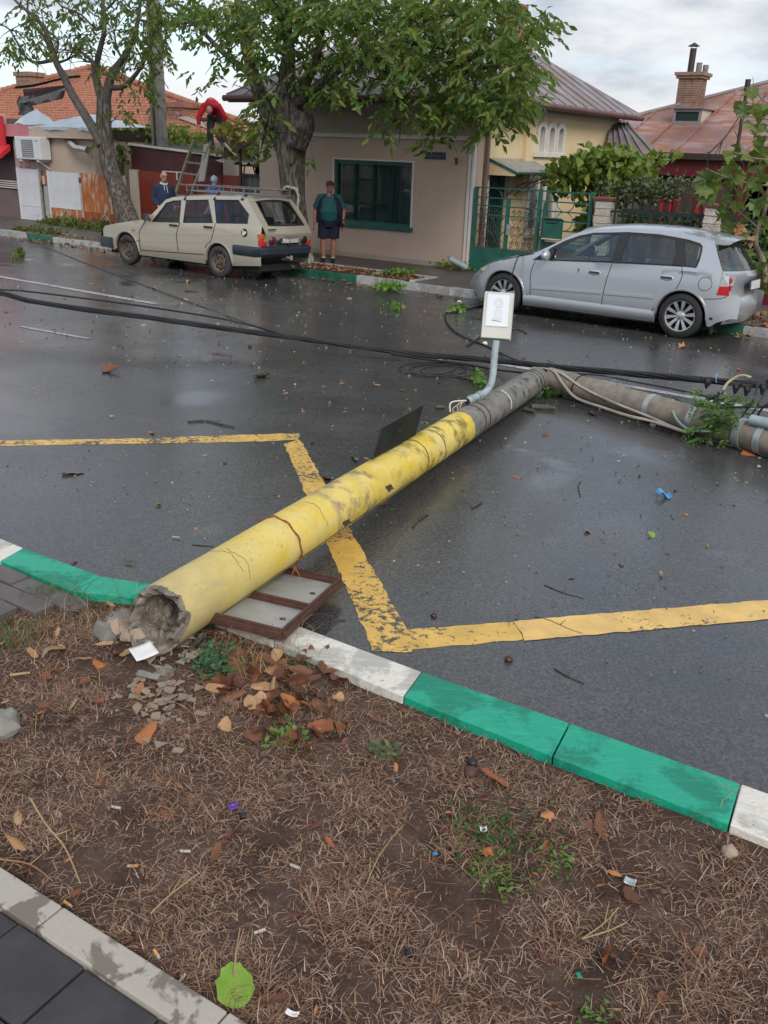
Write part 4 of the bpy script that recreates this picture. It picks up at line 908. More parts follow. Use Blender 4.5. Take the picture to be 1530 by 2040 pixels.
for b0, b1 in ARC:
    c_ = (b0+b1)/2; rr = (b1-b0)/2
    mb = MB(); n_ = 12; o_, i_ = [], []
    for k in range(n_+1):
        t_ = math.pi*k/n_; o_.append((c_-(rr+.075)*math.cos(t_), AZ1+(rr+.075)*math.sin(t_))); i_.append((c_-(rr-.035)*math.cos(t_), AZ1+(rr-.035)*math.sin(t_)))
    o_ = [(c_-rr-.05, AZ0)]+[(c_-rr-.05, AZ1-.02)]+o_+[(c_+rr+.05, AZ1-.02), (c_+rr+.05, AZ0)]; i_ = [(c_-rr+.035, AZ0), (c_-rr+.035, AZ1-.02)]+i_+[(c_+rr-.035, AZ1-.02), (c_+rr-.035, AZ0)]
    mb.rings([[(XP-.02, b_, z) for b_, z in o_], [(XP+.045, b_, z) for b_, z in o_], [(XP+.045, b_, z) for b_, z in i_], [(XP-.12, b_, z) for b_, z in i_]], False, False)
    aw = mb.build('arched_window', M['trim_white'], house, smooth=30)
    mb = MB(); mb.bb(XP-.14, XP-.12, b0, b1, AZ0, AZ1+.2); mb.build('pane', M['arch_pane'], aw)
hb('arch_sill', M['trim_white'], [(XP-.02, XP+.06, ARC[0][0]-.14, ARC[2][1]+.14, AZ0-.10, AZ0)], bevel=.008)
door = hb('door', M['green_dark'], [(X-.2, X-.16, DB0+.05, DB1-.05, GZ, DT-.32)])
hb('door_frame', M['green_paint'], [(X-.2, X-.08, DB0, DB0+.06, GZ, DT), (X-.2, X-.08, DB1-.06, DB1, GZ, DT), (X-.2, X-.08, DB0+.06, DB1-.06, DT-.05, DT), (X-.2, X-.1, DB0+.06, DB1-.06, DT-.36, DT-.30)], door)
hb('fanlight', M['pane_glass'], [(X-.17, X-.165, DB0+.06, DB1-.06, DT-.3, DT-.05)], door); hb('door_backing', M['dark_inside'], [(X-.34, X-.30, DB0, DB1, GZ, DT)], door)
mb = MB()
for k in range(6): mb.cyl((X-.13, DB0+.12+.105*k, .25), (X-.13, DB0+.12+.105*k, 1.1), .008, 6)
mb.build('door_bars', M['green_paint'], door)
hb('door_reveal', M['trim_white'], [(X-.02, X+.015, DB1, DB1+.05, GZ, DT+.04), (X-.02, X+.015, DB0-.04, DB0, GZ, DT+.04)])
can = bpy.data.objects.new('door_canopy', None); COL.objects.link(can); can.parent = house
c0 = [(X, 16.0, 1.70), (X, 17.75, 1.70), (X+.62, 17.75, 1.47), (X+.62, 16.0, 1.47)]
mb = MB(); mb.hexa([Vector(p)-Vector((0, 0, .03)) for p in c0], c0); mb.build('canopy_sheet', M['galv_dull'], can)
mb = MB(); mb.prism([(X, 15.99, 1.40), (X+.0, 15.99, 1.665), (X+.62, 15.99, 1.435), (X+.6, 15.99, 1.40)], (0, .02, 0)); mb.build('canopy_side', M['plaster_yellow'], can)
mb = MB(); mb.beam((X, 15.98, 1.70), (X+.63, 15.98, 1.465), .03, .03); mb.beam((X+.63, 15.98, 1.455), (X+.63, 17.76, 1.455), .03, .03); mb.beam((X+.02, 15.98, 1.38), (X+.02, 15.98, 1.7), .03, .03); mb.beam((X+.0, 17.7, 1.2), (X+.6, 17.7, 1.44), .025, .025); mb.build('canopy_frame', M['green_paint'], can)
mb = MB()
for k in range(3): mb.tube([(X+.56, 16.9+.3*k, 1.42), (X+.5, 16.9+.3*k, 1.3), (X+.3, 16.9+.3*k, 1.24), (X+.1, 16.9+.3*k, 1.1), (X, 16.9+.3*k, 1.0)], .009, 5)
mb.build('canopy_scroll', M['iron_dark'], can)
sw = hb('side_window', M['trim_white'], [(XP-.12, XP-.04, WB0, WB0+.07, SZ0, SZ1), (XP-.12, XP-.04, WB1-.07, WB1, SZ0, SZ1), (XP-.12, XP-.04, WB0+.07, WB1-.07, SZ1-.07, SZ1), (XP-.12, XP-.04, WB0+.07, WB1-.07, SZ0, SZ0+.07), (XP-.12, XP-.04, (WB0+WB1)/2-.2, (WB0+WB1)/2-.13, SZ0, SZ1), (XP-.12, XP-.04, (WB0+WB1)/2+.13, (WB0+WB1)/2+.2, SZ0, SZ1)], bevel=.006)
hb('window_trim', M['trim_white'], [(XP-.01, XP+.03, WB0-.1, WB0, SZ0-.02, SZ1+.12), (XP-.01, XP+.03, WB1, WB1+.1, SZ0-.02, SZ1+.12), (XP-.01, XP+.04, WB0, WB1, SZ1, SZ1+.12), (XP-.01, XP+.07, WB0-.12, WB1+.12, SZ0-.10, SZ0-.02)], sw)
hb('pane', M['pane_glass'], [(XP-.085, XP-.08, WB0+.07, WB1-.07, SZ0+.07, SZ1-.07)], sw); hb('curtain', M['curtain'], [(XP-.24, XP-.22, WB0, WB1-.5, SZ0, SZ1)], sw); hb('shutter', M['green_paint'], [(XP-.2, XP-.17, WB1-.5, WB1, SZ0, SZ1)], sw); hb('reveal', M['dark_inside'], [(XP-.36, XP-.34, WB0, WB1, SZ0, SZ1)], sw)
mb = MB(); mb.tube([(X+.07, HB+.36, GZ), (X+.07, HB+.36, 2.5), (X+.3, HB+.3, 2.62), (X+.45, HB+.3, 2.66)], .045, 10); mb.build('downpipe', M['pipe_mauve'], house, smooth=50)
# hipped sheet roof
OV = .47; EA0, EA1, EB0, EB1, EZ = HA0-OV, HA1+OV, HB-OV, HB1+OV, HT+.20
half = (EA1-EA0)/2; RZ = EZ+half*.60; AM = (EA0+EA1)/2; RB0, RB1 = EB0+half, EB1-half
roof = MB()
c = [(EA0, EB0, EZ), (EA1, EB0, EZ), (EA1, EB1, EZ), (EA0, EB1, EZ)]; r0, r1 = (AM, RB0, RZ), (AM, RB1, RZ)
roof.add(c+[r0, r1], [(0, 1, 4), (1, 2, 5, 4), (2, 3, 5), (3, 0, 4, 5)]); roof = roof.build('roof', M['roof_lilac'], house)
def seam(p, q): mb = MB(); mb.beam(Vector(p)+Vector((0, 0, .012)), Vector(q)+Vector((0, 0, .012)), .035, .035); return mb.build('roof_seam', M['roof_lilac'], roof)
def lerp(p, q, t): return Vector(p)*(1-t)+Vector(q)*t
n_ = 14
for k in range(1, n_):
    b = EB0+(EB1-EB0)*k/n_; tt = min(1, (b-EB0)/half, (EB1-b)/half); seam((EA1, b, EZ), (EA1-half*tt, b, EZ+(RZ-EZ)*tt)); 
for k in range(1, 12):
    a = EA0+(EA1-EA0)*k/12; tt = min(1, (a-EA0)/half, (EA1-a)/half); seam((a, EB0, EZ), (a, EB0+half*tt, EZ+(RZ-EZ)*tt))
for p, q in ((c[0], r0), (c[1], r0), (c[2], r1), (c[3], r1), (r0, r1)): seam(p, q)
hb('soffit', M['green_paint'], [(EA0+.04, EA1-.04, EB0+.04, HB, HT+.165, HT+.19), (HA1, EA1-.04, HB, EB1-.04, HT+.165, HT+.19), (EA0+.04, HA0, HB, EB1-.04, HT+.165, HT+.19)])
hb('fascia', M['green_paint'], [(EA0+.03, EA1-.03, EB0+.02, EB0+.045, HT+.06, HT+.2), (EA1-.045, EA1-.02, EB0+.05, EB1-.05, HT+.08, HT+.2)])
mb = MB(); mb.tube([(EA0-.05, EB0-.02, EZ-.06), (EA1+.02, EB0-.02, EZ-.06)], .062, 10); mb.tube([(EA1+.02, EB0-.06, EZ-.06), (EA1+.02, EB1+.05, EZ-.06)], .062, 10); gut = mb.build('gutter', M['gutter'], house, smooth=60)
for k in range(10): mb = MB(); b = EB0+.4+k*.72; mb.tube([(EA1+.02, b, EZ-.06), (EA1+.02, b+.03, EZ-.06)], .068, 10); mb.build('gutter_joint', M['gutter'], gut, smooth=60)
mb = MB(); mb.bb(AM+.75, AM+1.2, RB1+.1, RB1+.55, EZ+.8, RZ+.05); mb.bb(AM+.7, AM+1.25, RB1+.05, RB1+.6, RZ+.05, RZ+.17); mb.build('chimney', M['brick'], house)
house.rotation_euler = (0, 0, ANG)
# ---- garden gate and railings of the corner house
gate = thing('garden_gate', 'dark green ornamental iron gate and railing beside the corner house', 'gate')
GB = HB
def gb(name, boxes, parent=gate, m_='green_paint', **kw): return hb(name, M[m_], boxes, parent, **kw)
for a, h in ((-8.80, 1.20), (-8.12, 1.02), (-7.50, 1.22), (-7.38, 1.0), (-6.52, 1.22)): gb('post', [(a-.03, a+.03, GB-.03, GB+.03, -.36, h)], bevel=.004)
for a0, a1, z0, z1 in ((-8.77, -8.15, -.34, .12), (-8.09, -7.53, -.34, .12), (-7.35, -6.55, -.34, .34)): gb('sheet_panel', [(a0, a1, GB-.012, GB+.012, z0, z1)])
for a0, a1, zs_ in ((-8.77, -7.53, (1.19, 1.02, .88)), (-8.77, -8.15, (.72, .13)), (-8.09, -7.53, (.72, .13)), (-7.47, -6.55, (1.19, 1.02, .86, .70, .54, .38))):
    for z in zs_: gb('rail', [(a0, a1, GB-.011, GB+.011, z-.011, z+.011)])
def spiral(c_, r0_, turns, sgn, ph=0):
    return [(c_[0]+sgn*r0_*(1-.8*k/22)*math.cos(ph+turns*2*math.pi*k/22), GB, c_[1]+r0_*(1-.8*k/22)*math.sin(ph+turns*2*math.pi*k/22)) for k in range(23)]
for a0, a1 in ((-8.74, -8.18), (-8.06, -7.56)):
    for z in (.24, .50, .78):
        mb = MB(); w_ = (a1-a0)/2
        for k in range(2):
            for sgn in (-1, 1):
                cx_ = a0+w_*(k+.5)+sgn*w_*.22; mb.tube(spiral((cx_, z), w_*.2, 1.5, sgn), .0065, 4); mb.tube(spiral((cx_, z-.09), w_*.2, 1.5, sgn, 3.1), .0065, 4)
            if z < .7: mb.tube([(a0+w_*k, GB, z+.2), (a0+w_*(k+.5), GB, z+.02), (a0+w_*(k+1), GB, z+.2)], .006, 4); mb.tube([(a0+w_*k, GB, z-.1), (a0+w_*(k+.5), GB, z+.12), (a0+w_*(k+1), GB, z-.1)], .006, 4)
        mb.build('scrollwork', M['iron_dark'], gate)
for a, z in ((-8.42, 1.02), (-7.72, 1.02), (-7.0, 1.02), (-7.0, .70)):
    mb = MB(); mb.tube([(a+.16*math.cos(t_), GB, z+.16*math.sin(t_)) for t_ in [2*math.pi*k/24 for k in range(25)]], .007, 4); mb.build('ring', M['green_dark'], gate)
gb('lock_case', [(-8.10, -8.03, GB-.045, GB-.012, .40, .58)], m_='galv'); mb = MB(); mb.tube([(-8.06, GB-.05, .52), (-8.06, GB-.09, .52), (-7.97, GB-.09, .51)], .010, 6); mb.build('handle', M['galv'], gate)
gate.rotation_euler = (0, 0, ANG)
mbx = thing('mailbox', 'green metal mailbox hung on the gate railing', 'mailbox', -7.16, GB-.09, .57)
mb = MB(); mb.box((0, 0, 0), (.34, .12, .32)); mb.build('box', M['green_paint'], mbx, bevel=.008); mb = MB(); mb.box((0, -.02, .165), (.36, .17, .02), (R(-14), 0, 0)); mb.build('lid', M['green_paint'], mbx); mb = MB(); mb.box((0, -.062, .10), (.22, .006, .02)); mb.build('slot', M['seam'], mbx); mb = MB(); mb.box((0, -.055, -.17), (.35, .02, .02)); mb.build('rim', M['plaster_yellow'], mbx)
dp = thing('drain_pipe', 'short grey plastic drain pipe leaning at the foot of the wall corner', 'pipe', -8.72, 15.16, -.22, R(-55))
mb = MB(); mb.rings([[Vector((x, r_*math.cos(t_), r_*math.sin(t_))) for t_ in [2*math.pi*k/16 for k in range(16)]] for x, r_ in ((.40, .055), (0, .055), (0, .045), (.38, .045))], True, True); mb.build('pipe', M['lamp_pipe'], dp, smooth=50); dp.rotation_euler = (0, R(-24), ANG+R(-125))
# ---- neighbour's fence: stone pillars, base wall, dark green pickets
fence = thing('garden_fence', 'black green picket fence between white split stone pillars', 'fence')
hb('base_wall', M['maroon_paint'], [(-6.1, 6, GB-.06, GB+.06, -.36, .12)], fence)
for a in (-6.28, -4.42, -2.4, -.4):
    p_ = hb('pillar', M['mortar'], [(a-.105, a+.105, GB-.105, GB+.105, -.36, 1.10)], fence)
    for k in range(12):
        mb = MB(); z0 = -.35+.12*k; g_ = rnd.uniform(-.008, .008)
        vs = [(a+sx*(.125+rnd.uniform(-.010, .010)), GB+sy*(.125+rnd.uniform(-.010, .010)), z) for z in (z0, z0+.112) for sx, sy in ((-1, -1), (1, -1), (1, 1), (-1, 1))]
        mb.hexa(vs[:4], vs[4:]); mb.build('stone', M['stone'], p_, bevel=.006)
    hb('coping', M['coping'], [(a-.15, a+.15, GB-.15, GB+.15, 1.10, 1.125), (a-.16, a+.16, GB-.16, GB+.16, 1.123, 1.15)], p_)
for a0, a1 in ((-6.15, -4.55), (-4.29, -2.53), (-2.27, -.53), (-.27, 5.5)):
    for z in (.93, .2): hb('rail', M['green_dark'], [(a0, a1, GB-.02, GB+.02, z-.02, z+.02)], fence)
    n_ = int((a1-a0)/.135)
    for k in range(n_): a = a0+(a1-a0)*(k+.5)/n_; hb('picket', M['green_dark'], [(a-.012, a+.012, GB-.012, GB+.012, .12, 1.16)], fence)
fence.rotation_euler = (0, 0, ANG)
# ---- grey lean-to roof and red rusting roof behind
lean = thing('lean_to', 'low grey sheet roofed lean-to behind the corner house', 'outbuilding')
LQ0 = [at_b(1205, 322, 20.2), at_b(1313, 301, 20.2), at_b(1254, 246, 21.9), at_b(1214, 240, 21.9)]
mb = MB(); mb.hexa([Vector(p)-Vector((0, 0, .06)) for p in LQ0], LQ0); lr = mb.build('roof', M['roof_lilac'], lean)
for k in range(6): mb = MB(); t_ = k/6+.04; mb.beam(lerp(LQ0[0], LQ0[1], t_)+Vector((0, 0, .02)), lerp(LQ0[3], LQ0[2], t_)+Vector((0, 0, .02)), .022, .02); mb.build('roof_seam', M['roof_lilac'], lr)
hb('wall', M['plaster_grey'], [(LQ0[0][0]+.1, LQ0[1][0]-.3, 20.3, 20.5, -.35, LQ0[1][2]-.1)], lean); lean.rotation_euler = (0, 0, ANG)
red = thing('red_roof_house', 'house with broad rusting red sheet roof, dormer and brick chimney', 'house')
RE, RZ0 = 23., at_b(1344, 304, 23.)[2]
sA = at_b(1344, 304, 23.)[0]; q = at_a(1436, 215, sA); SL = (q[2]-RZ0)/(q[1]-RE)
RL, RR = at_b(1270, 300, RE)[0]-.6, at_b(1530, 336, RE)[0]+6
def rp(a, b): return Vector((a, b, RZ0+(b-RE)*SL))
def on_roof(px, py):
    r_ = _ray(px, py); nn = np.array([0., -SL, 1.]); rl = np.array([r_@D, r_@Nn, r_[2]]); cl = np.array([0, 0, CAM_H]); k = (np.array([0, RE, RZ0])-cl)@nn/(rl@nn); return Vector(cl+rl*k)
h1, h2 = on_roof(1267, 231), on_roof(1522, 166)
hd = (h2-h1); apex = h1+hd*1.55; left = h1-hd*1.2
pts = [rp(left.x, RE), rp(RR, RE), rp(RR, apex.y), apex, left] if left.y > RE else [rp(RL, RE), rp(RR, RE), rp(RR, apex.y), apex, h1-hd*.9]
mb = MB(); mb.prism(pts, (0, 0, -.05)); rr_ = mb.build('roof', M['roof_rust'], red)
for k in range(-3, 14):
    a = sA+k*.80
    if a < min(p.x for p in pts)+.1 or a > RR-.2: continue
    f_ = (a-h1.x)/hd.x; bt = h1.y+hd.y*min(f_, 1.55)
    if bt < RE+.2: continue
    mb = MB(); mb.beam(rp(a, RE)+Vector((0, 0, .02)), rp(a, bt)+Vector((0, 0, .02)), .04, .05); mb.build('roof_seam', M['roof_rust'], rr_)
mb = MB(); mb.beam(pts[-1]+Vector((0, 0, .03)), apex+Vector((0, 0, .03)), .14, .06); mb.build('ridge_cap', M['roof_lilac'], rr_)
hb('wall', M['brown_wall'], [(min(p.x for p in pts)+.4, RR-.4, RE+.4, RE+3, -.36, RZ0+.1)], red)
mb = MB(); mb.beam((pts[0].x, RE-.03, RZ0-.05), (RR, RE-.03, RZ0-.05), .09, .10); mb.build('gutter', M['iron_dark'], red)
# dormer
d0, d1 = on_roof(1337, 249), on_roof(1395, 247); dm = bpy.data.objects.new('dormer', None); COL.objects.link(dm); dm.parent = red
dh = .37; fy = (d0.y+d1.y)/2; da0, da1 = d0.x, d1.x; dz0 = RZ0+(fy-RE)*SL
mb = MB(); mb.bb(da0, da0+.06, fy, fy+.06, dz0, dz0+dh); mb.bb(da1-.06, da1, fy, fy+.06, dz0, dz0+dh); mb.bb(da0+.06, da1-.06, fy, fy+.06, dz0+dh-.07, dz0+dh); mb.bb(da0+.06, da1-.06, fy, fy+.06, dz0, dz0+.08); mb.build('dormer_frame', M['roof_lilac'], dm)
hb('dormer_pane', M['green_dark'], [(da0+.06, da1-.06, fy+.04, fy+.06, dz0+.08, dz0+dh-.07)], dm)
ext = dh/SL
for a in (da0, da1-.03): mb = MB(); mb.prism([(a, fy+.06, dz0), (a, fy+.06, dz0+dh), (a, fy+ext, dz0+dh)], (.03, 0, 0)); mb.build('dormer_cheek', M['plaster_pale'], dm)
mb = MB(); mb.bb(da0-.06, da1+.06, fy-.06, fy+ext+.1, dz0+dh, dz0+dh+.04); mb.build('dormer_roof', M['roof_lilac'], dm)
# chimney
k0 = on_roof(1378, 202); chb = k0.y-.05; cza, czb = k0.z-.6, at_b(1378, 148, chb)[2]; ca = at_b(1378, 175, chb)[0]; cw = abs(at_b(1405, 175, chb)[0]-at_b(1352, 175, chb)[0])/2*.80
ch = hb('chimney', M['brick_pale'], [(ca-cw, ca+cw, chb-cw, chb+cw, cza, czb-.12)], red)
hb('chimney_cap', M['brick_pale'], [(ca-cw-.06, ca+cw+.06, chb-cw-.06, chb+cw+.06, czb-.12, czb-.05), (ca-cw-.10, ca+cw+.10, chb-cw-.10, chb+cw+.10, czb-.05, czb+.03)], ch)
for k in range(10):
    for j in range(3):
        z = cza+.55+(czb-.14-cza-.55)*k/10; off = (k % 2)*.5
        mb = MB(); w_ = 2*cw/3; x0 = ca-cw+w_*j+.006; mb.bb(x0, x0+w_-.012, chb-cw-.012, chb-cw+.02, z+.008, z+(czb-.14-cza-.55)/10-.008); mb.build('brick', M['brick_pale'], ch)
        mb = MB(); x0 = chb-cw+w_*j+.006; mb.bb(ca+cw-.02, ca+cw+.012, x0, x0+w_-.012, z+.008, z+(czb-.14-cza-.55)/10-.008); mb.build('brick', M['brick_pale'], ch)
def flue(dx, dy, r_, h, m_, cap):
    mb = MB(); mb.cyl((ca+dx, chb+dy, czb), (ca+dx, chb+dy, czb+h), r_, 12)
    if cap: mb.cyl((ca+dx, chb+dy, czb+h+.05), (ca+dx, chb+dy, czb+h+.14), r_*1.9, 12, .01); [mb.cyl((ca+dx+r_*.8*sx, chb+dy, czb+h-.02), (ca+dx+r_*.8*sx, chb+dy, czb+h+.08), .008, 5) for sx in (-1, 1)]
    mb.build('flue_pipe', m_, ch, smooth=50)
flue(-.10, 0, .085, .62, M['iron_dark'], True); flue(.10, .05, .075, .28, M['concrete'], False); flue(.28, .05, .075, .22, M['concrete'], False)
red.rotation_euler = (0, 0, ANG)
mb = MB(); m0, m1 = Vector(at_b(1466, 312, 20.2)), Vector(at_b(1491, 158, 20.2)); mb.tube([m0, m0*.15+m1*.85], .035, 8); mb.tube([m0*.15+m1*.85, m1], .055, 8)
mast = mb.build('mast', M['iron_dark'], smooth=50); street(tag(mast, 'dark iron mast leaning in front of the rusting red roof', 'mast'))
for x, y in ((1400, 316), (1418, 318), (1428, 318)):
    mb = MB(); mb.tube([m0*.4+m1*.6, Vector(at_b(1440, 280, 20.0)), Vector(at_b(x, y, 19.6))], .010, 5); mb.build('stay_wire', M['cable'], mast)
# ---- wine red shed below that roof
shed = thing('garden_shed', 'open wine red garden shed below the rusting red roof', 'shed')
sL, sR = at_b(1296, 330, 18.6), at_b(1560, 360, 18.6); zt = sL[2]+.16
hb('fascia', M['maroon_paint'], [(sL[0], sR[0]+3, 18.5, 18.6, zt-.32, zt-.02)], shed); hb('roof', M['iron_dark'], [(sL[0]-.1, sR[0]+3.1, 18.38, 22, zt-.02, zt+.04)], shed)
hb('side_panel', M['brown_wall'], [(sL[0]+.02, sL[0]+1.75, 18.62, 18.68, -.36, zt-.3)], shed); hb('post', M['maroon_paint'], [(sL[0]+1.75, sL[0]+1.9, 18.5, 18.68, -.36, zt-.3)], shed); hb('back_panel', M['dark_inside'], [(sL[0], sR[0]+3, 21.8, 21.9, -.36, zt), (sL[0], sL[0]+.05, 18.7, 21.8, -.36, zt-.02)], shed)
mb = MB(); mb.beam((sL[0]+1.9, 18.55, zt-.35), (sL[0]+3.2, 18.55, .7), .10, .06); mb.build('brace', M['maroon_paint'], shed); shed.rotation_euler = (0, 0, ANG)
mb = MB(); q = Vector(at_b(1477, 323, 18.5)); mb.grid(lambda u, v: (q.x-.16+.32*u, 18.4+.25*v, zt+.05+.04*math.sin(u*9)*math.sin(v*7)), 8, 5); street(tag(mb.build('plastic_sheet', M['paper'], smooth=60), 'scrap of white plastic lying on the shed roof edge', 'plastic sheet'))
# ------------------------------------------------------------------ pink and tan shop at the far left
shop = thing('shop_building', 'low shop with pink corner and tan side under a lifted zinc roof edge', 'shop')
SA0, SA1 = -22.95, -19.68
hb('tan_wall', M['tan'], [(SA0+.62, SA1, 15.5, 19.5, -.36, 1.76)], shop)
hb('pink_corner', M['pink'], [(SA0+.17, SA0+.62, 15.49, 19.4, -.36, 1.76)], shop); hb('pale_edge', M['tan'], [(SA0, SA0+.17, 15.485, 19.4, -.36, 1.70)], shop)
hb('cornice', M['tan'], [(SA0+.9, SA1+.16, 15.36, 15.52, 1.78, 2.02), (SA0+.9, SA1+.20, 15.33, 15.52, 1.76, 1.80), (SA0-1.3, SA0-.2, 15.40, 15.5, 1.98, 2.3)], shop, bevel=.01)
hb('pink_cornice', M['pink'], [(SA0-.2, SA0+.9, 15.36, 15.52, 1.78, 2.06), (SA0-.2, SA0+.9, 15.33, 15.52, 1.76, 1.80)], shop, bevel=.01)
hb('shop_recess', M['mauve_wall'], [(-32, SA0, 15.9, 16.0, -.36, 2.2), (-32, SA0, 15.5, 15.9, 1.9, 2.2)], shop)
hb('shop_base', M['mauve_wall'], [(-32, SA0, 15.55, 15.9, -.36, .42)], shop)
for k in range(4): hb('white_rail', M['trim_white'], [(-32, SA0-.04, 15.5, 15.53, .46+.055*k, .482+.055*k)], shop)
aw = hb('awning', M['red_awning'], [(-32, SA0-.03, 15.25, 15.30, 1.42, 2.25)], shop); mb = MB(); mb.prism([(-32, 15.30, 1.42), (-32, 15.0, 1.22), (-32, 15.0, 1.34), (-32, 15.30, 1.56)], (32+SA0+.12, 0, 0)); mb.build('awning_valance', M['red_awning'], aw)
mb = MB(); mb.grid(lambda u, v: (SA0+.95+u*(SA1+.12-SA0-.95), 15.38+1.9*v, 2.02+.30*v*(1-u)+.08*v+.005*math.sin(u*14)), 30, 8)
mb.grid(lambda u, v: (SA0+.95+u*(SA1+.12-SA0-.95), 15.34+.03*math.sin(u*11), 2.02-.07*v+.01*math.sin(u*30)), 30, 1); mb.build('zinc_roof', M['roof_blue'], shop, smooth=40)
mb = MB(); mb.grid(lambda u, v: (SA0+.2+.8*u+.35*v, 15.42+.5*v, 2.06+.42*v*(1-u)+.03*math.sin(u*6+v*4)), 10, 10); mb.build('lifted_sheet', M['roof_blue'], shop, smooth=40)
hb('roof_deck', M['iron_dark'], [(SA0, SA1+.05, 15.55, 19.5, 1.77, 2.0)], shop)
shop.rotation_euler = (0, 0, ANG)
# torn roofing felt thrown up over the shop roof
felt = thing('roofing_felt', 'big torn dark roofing sheet folded up above the shop roof', 'torn roofing')
fp = [(37, 168), (95, 172), (132, 178), (126, 196), (112, 202), (92, 196), (70, 210), (63, 232), (38, 222), (36, 196)]
F3 = [Vector(at_b(x, y, 17.6+.25*math.sin(i*1.9))) for i, (x, y) in enumerate(fp)]
def felt_pt(px, py, b): return Vector(at_b(px, py, b))
mb = MB(); mb.grid(lambda u, v: felt_pt(36+30*u+3*math.sin(v*7), 228-36*v+6*u-8*u*v, 17.3+.5*v+.12*math.sin(u*8)), 10, 10); mb.build('felt_upright', M['tar_sheet'], felt, smooth=40)
mb = MB(); mb.grid(lambda u, v: felt_pt(38+92*u, 201-18*u-9*u*u+(4+13*math.sin(u*3.0)+5*math.sin(u*19))*v*(.4+u*.8), 17.6-.3*v+.1*math.sin(u*11)), 26, 6); mb.build('felt_flap', M['tar_sheet'], felt, smooth=40)
mb = MB(); mb.grid(lambda u, v: felt_pt(30+130*u, 172-22*u+2*math.sin(u*6)+5*v, 18.6+.2*v), 20, 3); mb.build('felt_edge', M['tar_sheet'], felt, smooth=40)
mb = MB(); mb.prism([at_b(45, 178, 18.9), at_b(52, 212, 18.9), at_b(120, 196, 18.9), at_b(128, 170, 18.9)], (0, .1, 0)); mb.build('boarding', M['brown_wall'], felt)
felt.rotation_euler = (0, 0, ANG)
ac = thing('air_conditioner', 'white air conditioner unit on the tan wall above the white gate', 'air conditioner', -21.83, 15.5, 1.50)
mb = MB(); mb.bb(-.52, .52, -.38, -.06, -.27, .27); mb.build('casing', M['ac_white'], ac, bevel=.02)
mb = MB(); mb.bb(-.24, .24, -.39, -.375, -.22, .20); g_ = mb.build('fan_grille', M['ac_grille'], ac, bevel=.02)
for k in range(9): mb = MB(); mb.bb(-.23, .23, -.396, -.388, -.20+.045*k, -.19+.045*k); mb.build('grille_bar', M['ac_white'], g_)
for k in range(6): mb = MB(); mb.bb(-.524, -.515, -.34, -.10, -.21+.07*k, -.17+.07*k); mb.build('side_vent', M['ac_grille'], ac)
mb = MB(); mb.bb(.32, .46, -.384, -.379, .17, .185); mb.build('badge', M['sign_back'], ac)
for x in (-.35, .38): mb = MB(); mb.beam((x, 0, -.3), (x, -.40, -.3), .03, .04); mb.beam((x, -.01, -.05), (x, -.01, -.34), .03, .03); mb.beam((x, -.02, -.5), (x, -.34, -.31), .02, .02); mb.build('wall_bracket', M['ac_white'], ac)
mb = MB(); mb.tube([(-.05, -.15, -.27), (-.02, -.08, -.5), (.0, -.02, -.75)], .008, 5); mb.build('drain_hose', M['trim_white'], ac)
du = thing('flue_duct', 'shiny metal duct pipe sticking out of the tan wall under the cornice', 'duct')
q = [Vector(at_b(x, y, b)) for x, y, b in ((133, 281, 15.55), (142, 286, 15.32), (152, 294, 15.2), (163, 296, 15.15), (175, 299, 15.1))]
mb = MB(); sp_ = smooth_path(q, 7); mb.tube(sp_, [.072+.005*(k % 2) for k in range(len(sp_))], 12); mb.build('duct', M['chrome'], du, smooth=30); mb = MB(); mb.cyl(sp_[-1]-(sp_[-1]-sp_[-3])*.8, sp_[-1]+(sp_[-1]-sp_[-3])*.3, .086, 12); mb.build('duct_collar', M['chrome'], du, smooth=40); du.rotation_euler = (0, 0, ANG)
# gates of old sheet steel in front of it
def gate_leaf(name, label, a0, a1, z0, z1, b, tilt, up, low, zsplit, diamond):
    t = thing(name, label, 'gate', a0, b, z0, tilt); w_ = a1-a0; h = z1-z0; s_ = zsplit-z0
    def bx(n_, m_, *bs):
        mb = MB()
        for q in bs: mb.bb(*q)
        return mb.build(n_, m_, t, bevel=.004)
    bx('upper_sheet', M[up], (0, w_, -.012, .012, s_, h)); bx('lower_sheet', M[low], (.0, w_, -.010, .010, 0, s_-.004))
    for x in (-.02, w_-.02): bx('stile', M[up] if x < 0 else M['galv_dull'], (x, x+.04, -.03, .03, 0, h+.02))
    bx('rail', M[up], (.02, w_-.02, -.018, .018, s_-.02, s_+.01))
    if diamond:
        mb = MB(); cx_, cz_ = w_*.5, s_*.45; r_ = .24
        for r0_, r1_ in ((r_, r_-.035), (r_*.55, r_*.5)):
            o_ = [(cx_-r0_, cz_), (cx_, cz_+r0_), (cx_+r0_, cz_), (cx_, cz_-r0_)]; i_ = [(cx_-r1_, cz_), (cx_, cz_+r1_), (cx_+r1_, cz_), (cx_, cz_-r1_)]
            mb.rings([[(x, -.010, z) for x, z in o_], [(x, -.03, z) for x, z in o_], [(x, -.03, z) for x, z in i_], [(x, -.010, z) for x, z in i_]], True, False)
        mb.build('diamond_emboss', M['galv_dull'], t)
    return t
gate_leaf('sheet_gate', 'narrow chalky white steel gate door at the foot of the pink corner', -22.72, -21.78, -.30, .99, 15.36, 0, 'white_gate', 'white_gate', .08, False)
lk = gate_leaf('sheet_gate', 'white over rust steel gate leaf beside the narrow white door', -21.42, -20.12, -.36, .96, 15.36, 0, 'white_gate', 'rust_gate', .10, True)
gate_leaf('sheet_gate', 'fully rusted orange steel gate leaf next to the leaning tree', -20.06, -18.45, -.40, .96, 15.36, 0, 'rust_gate', 'rust_deep', .08, True)
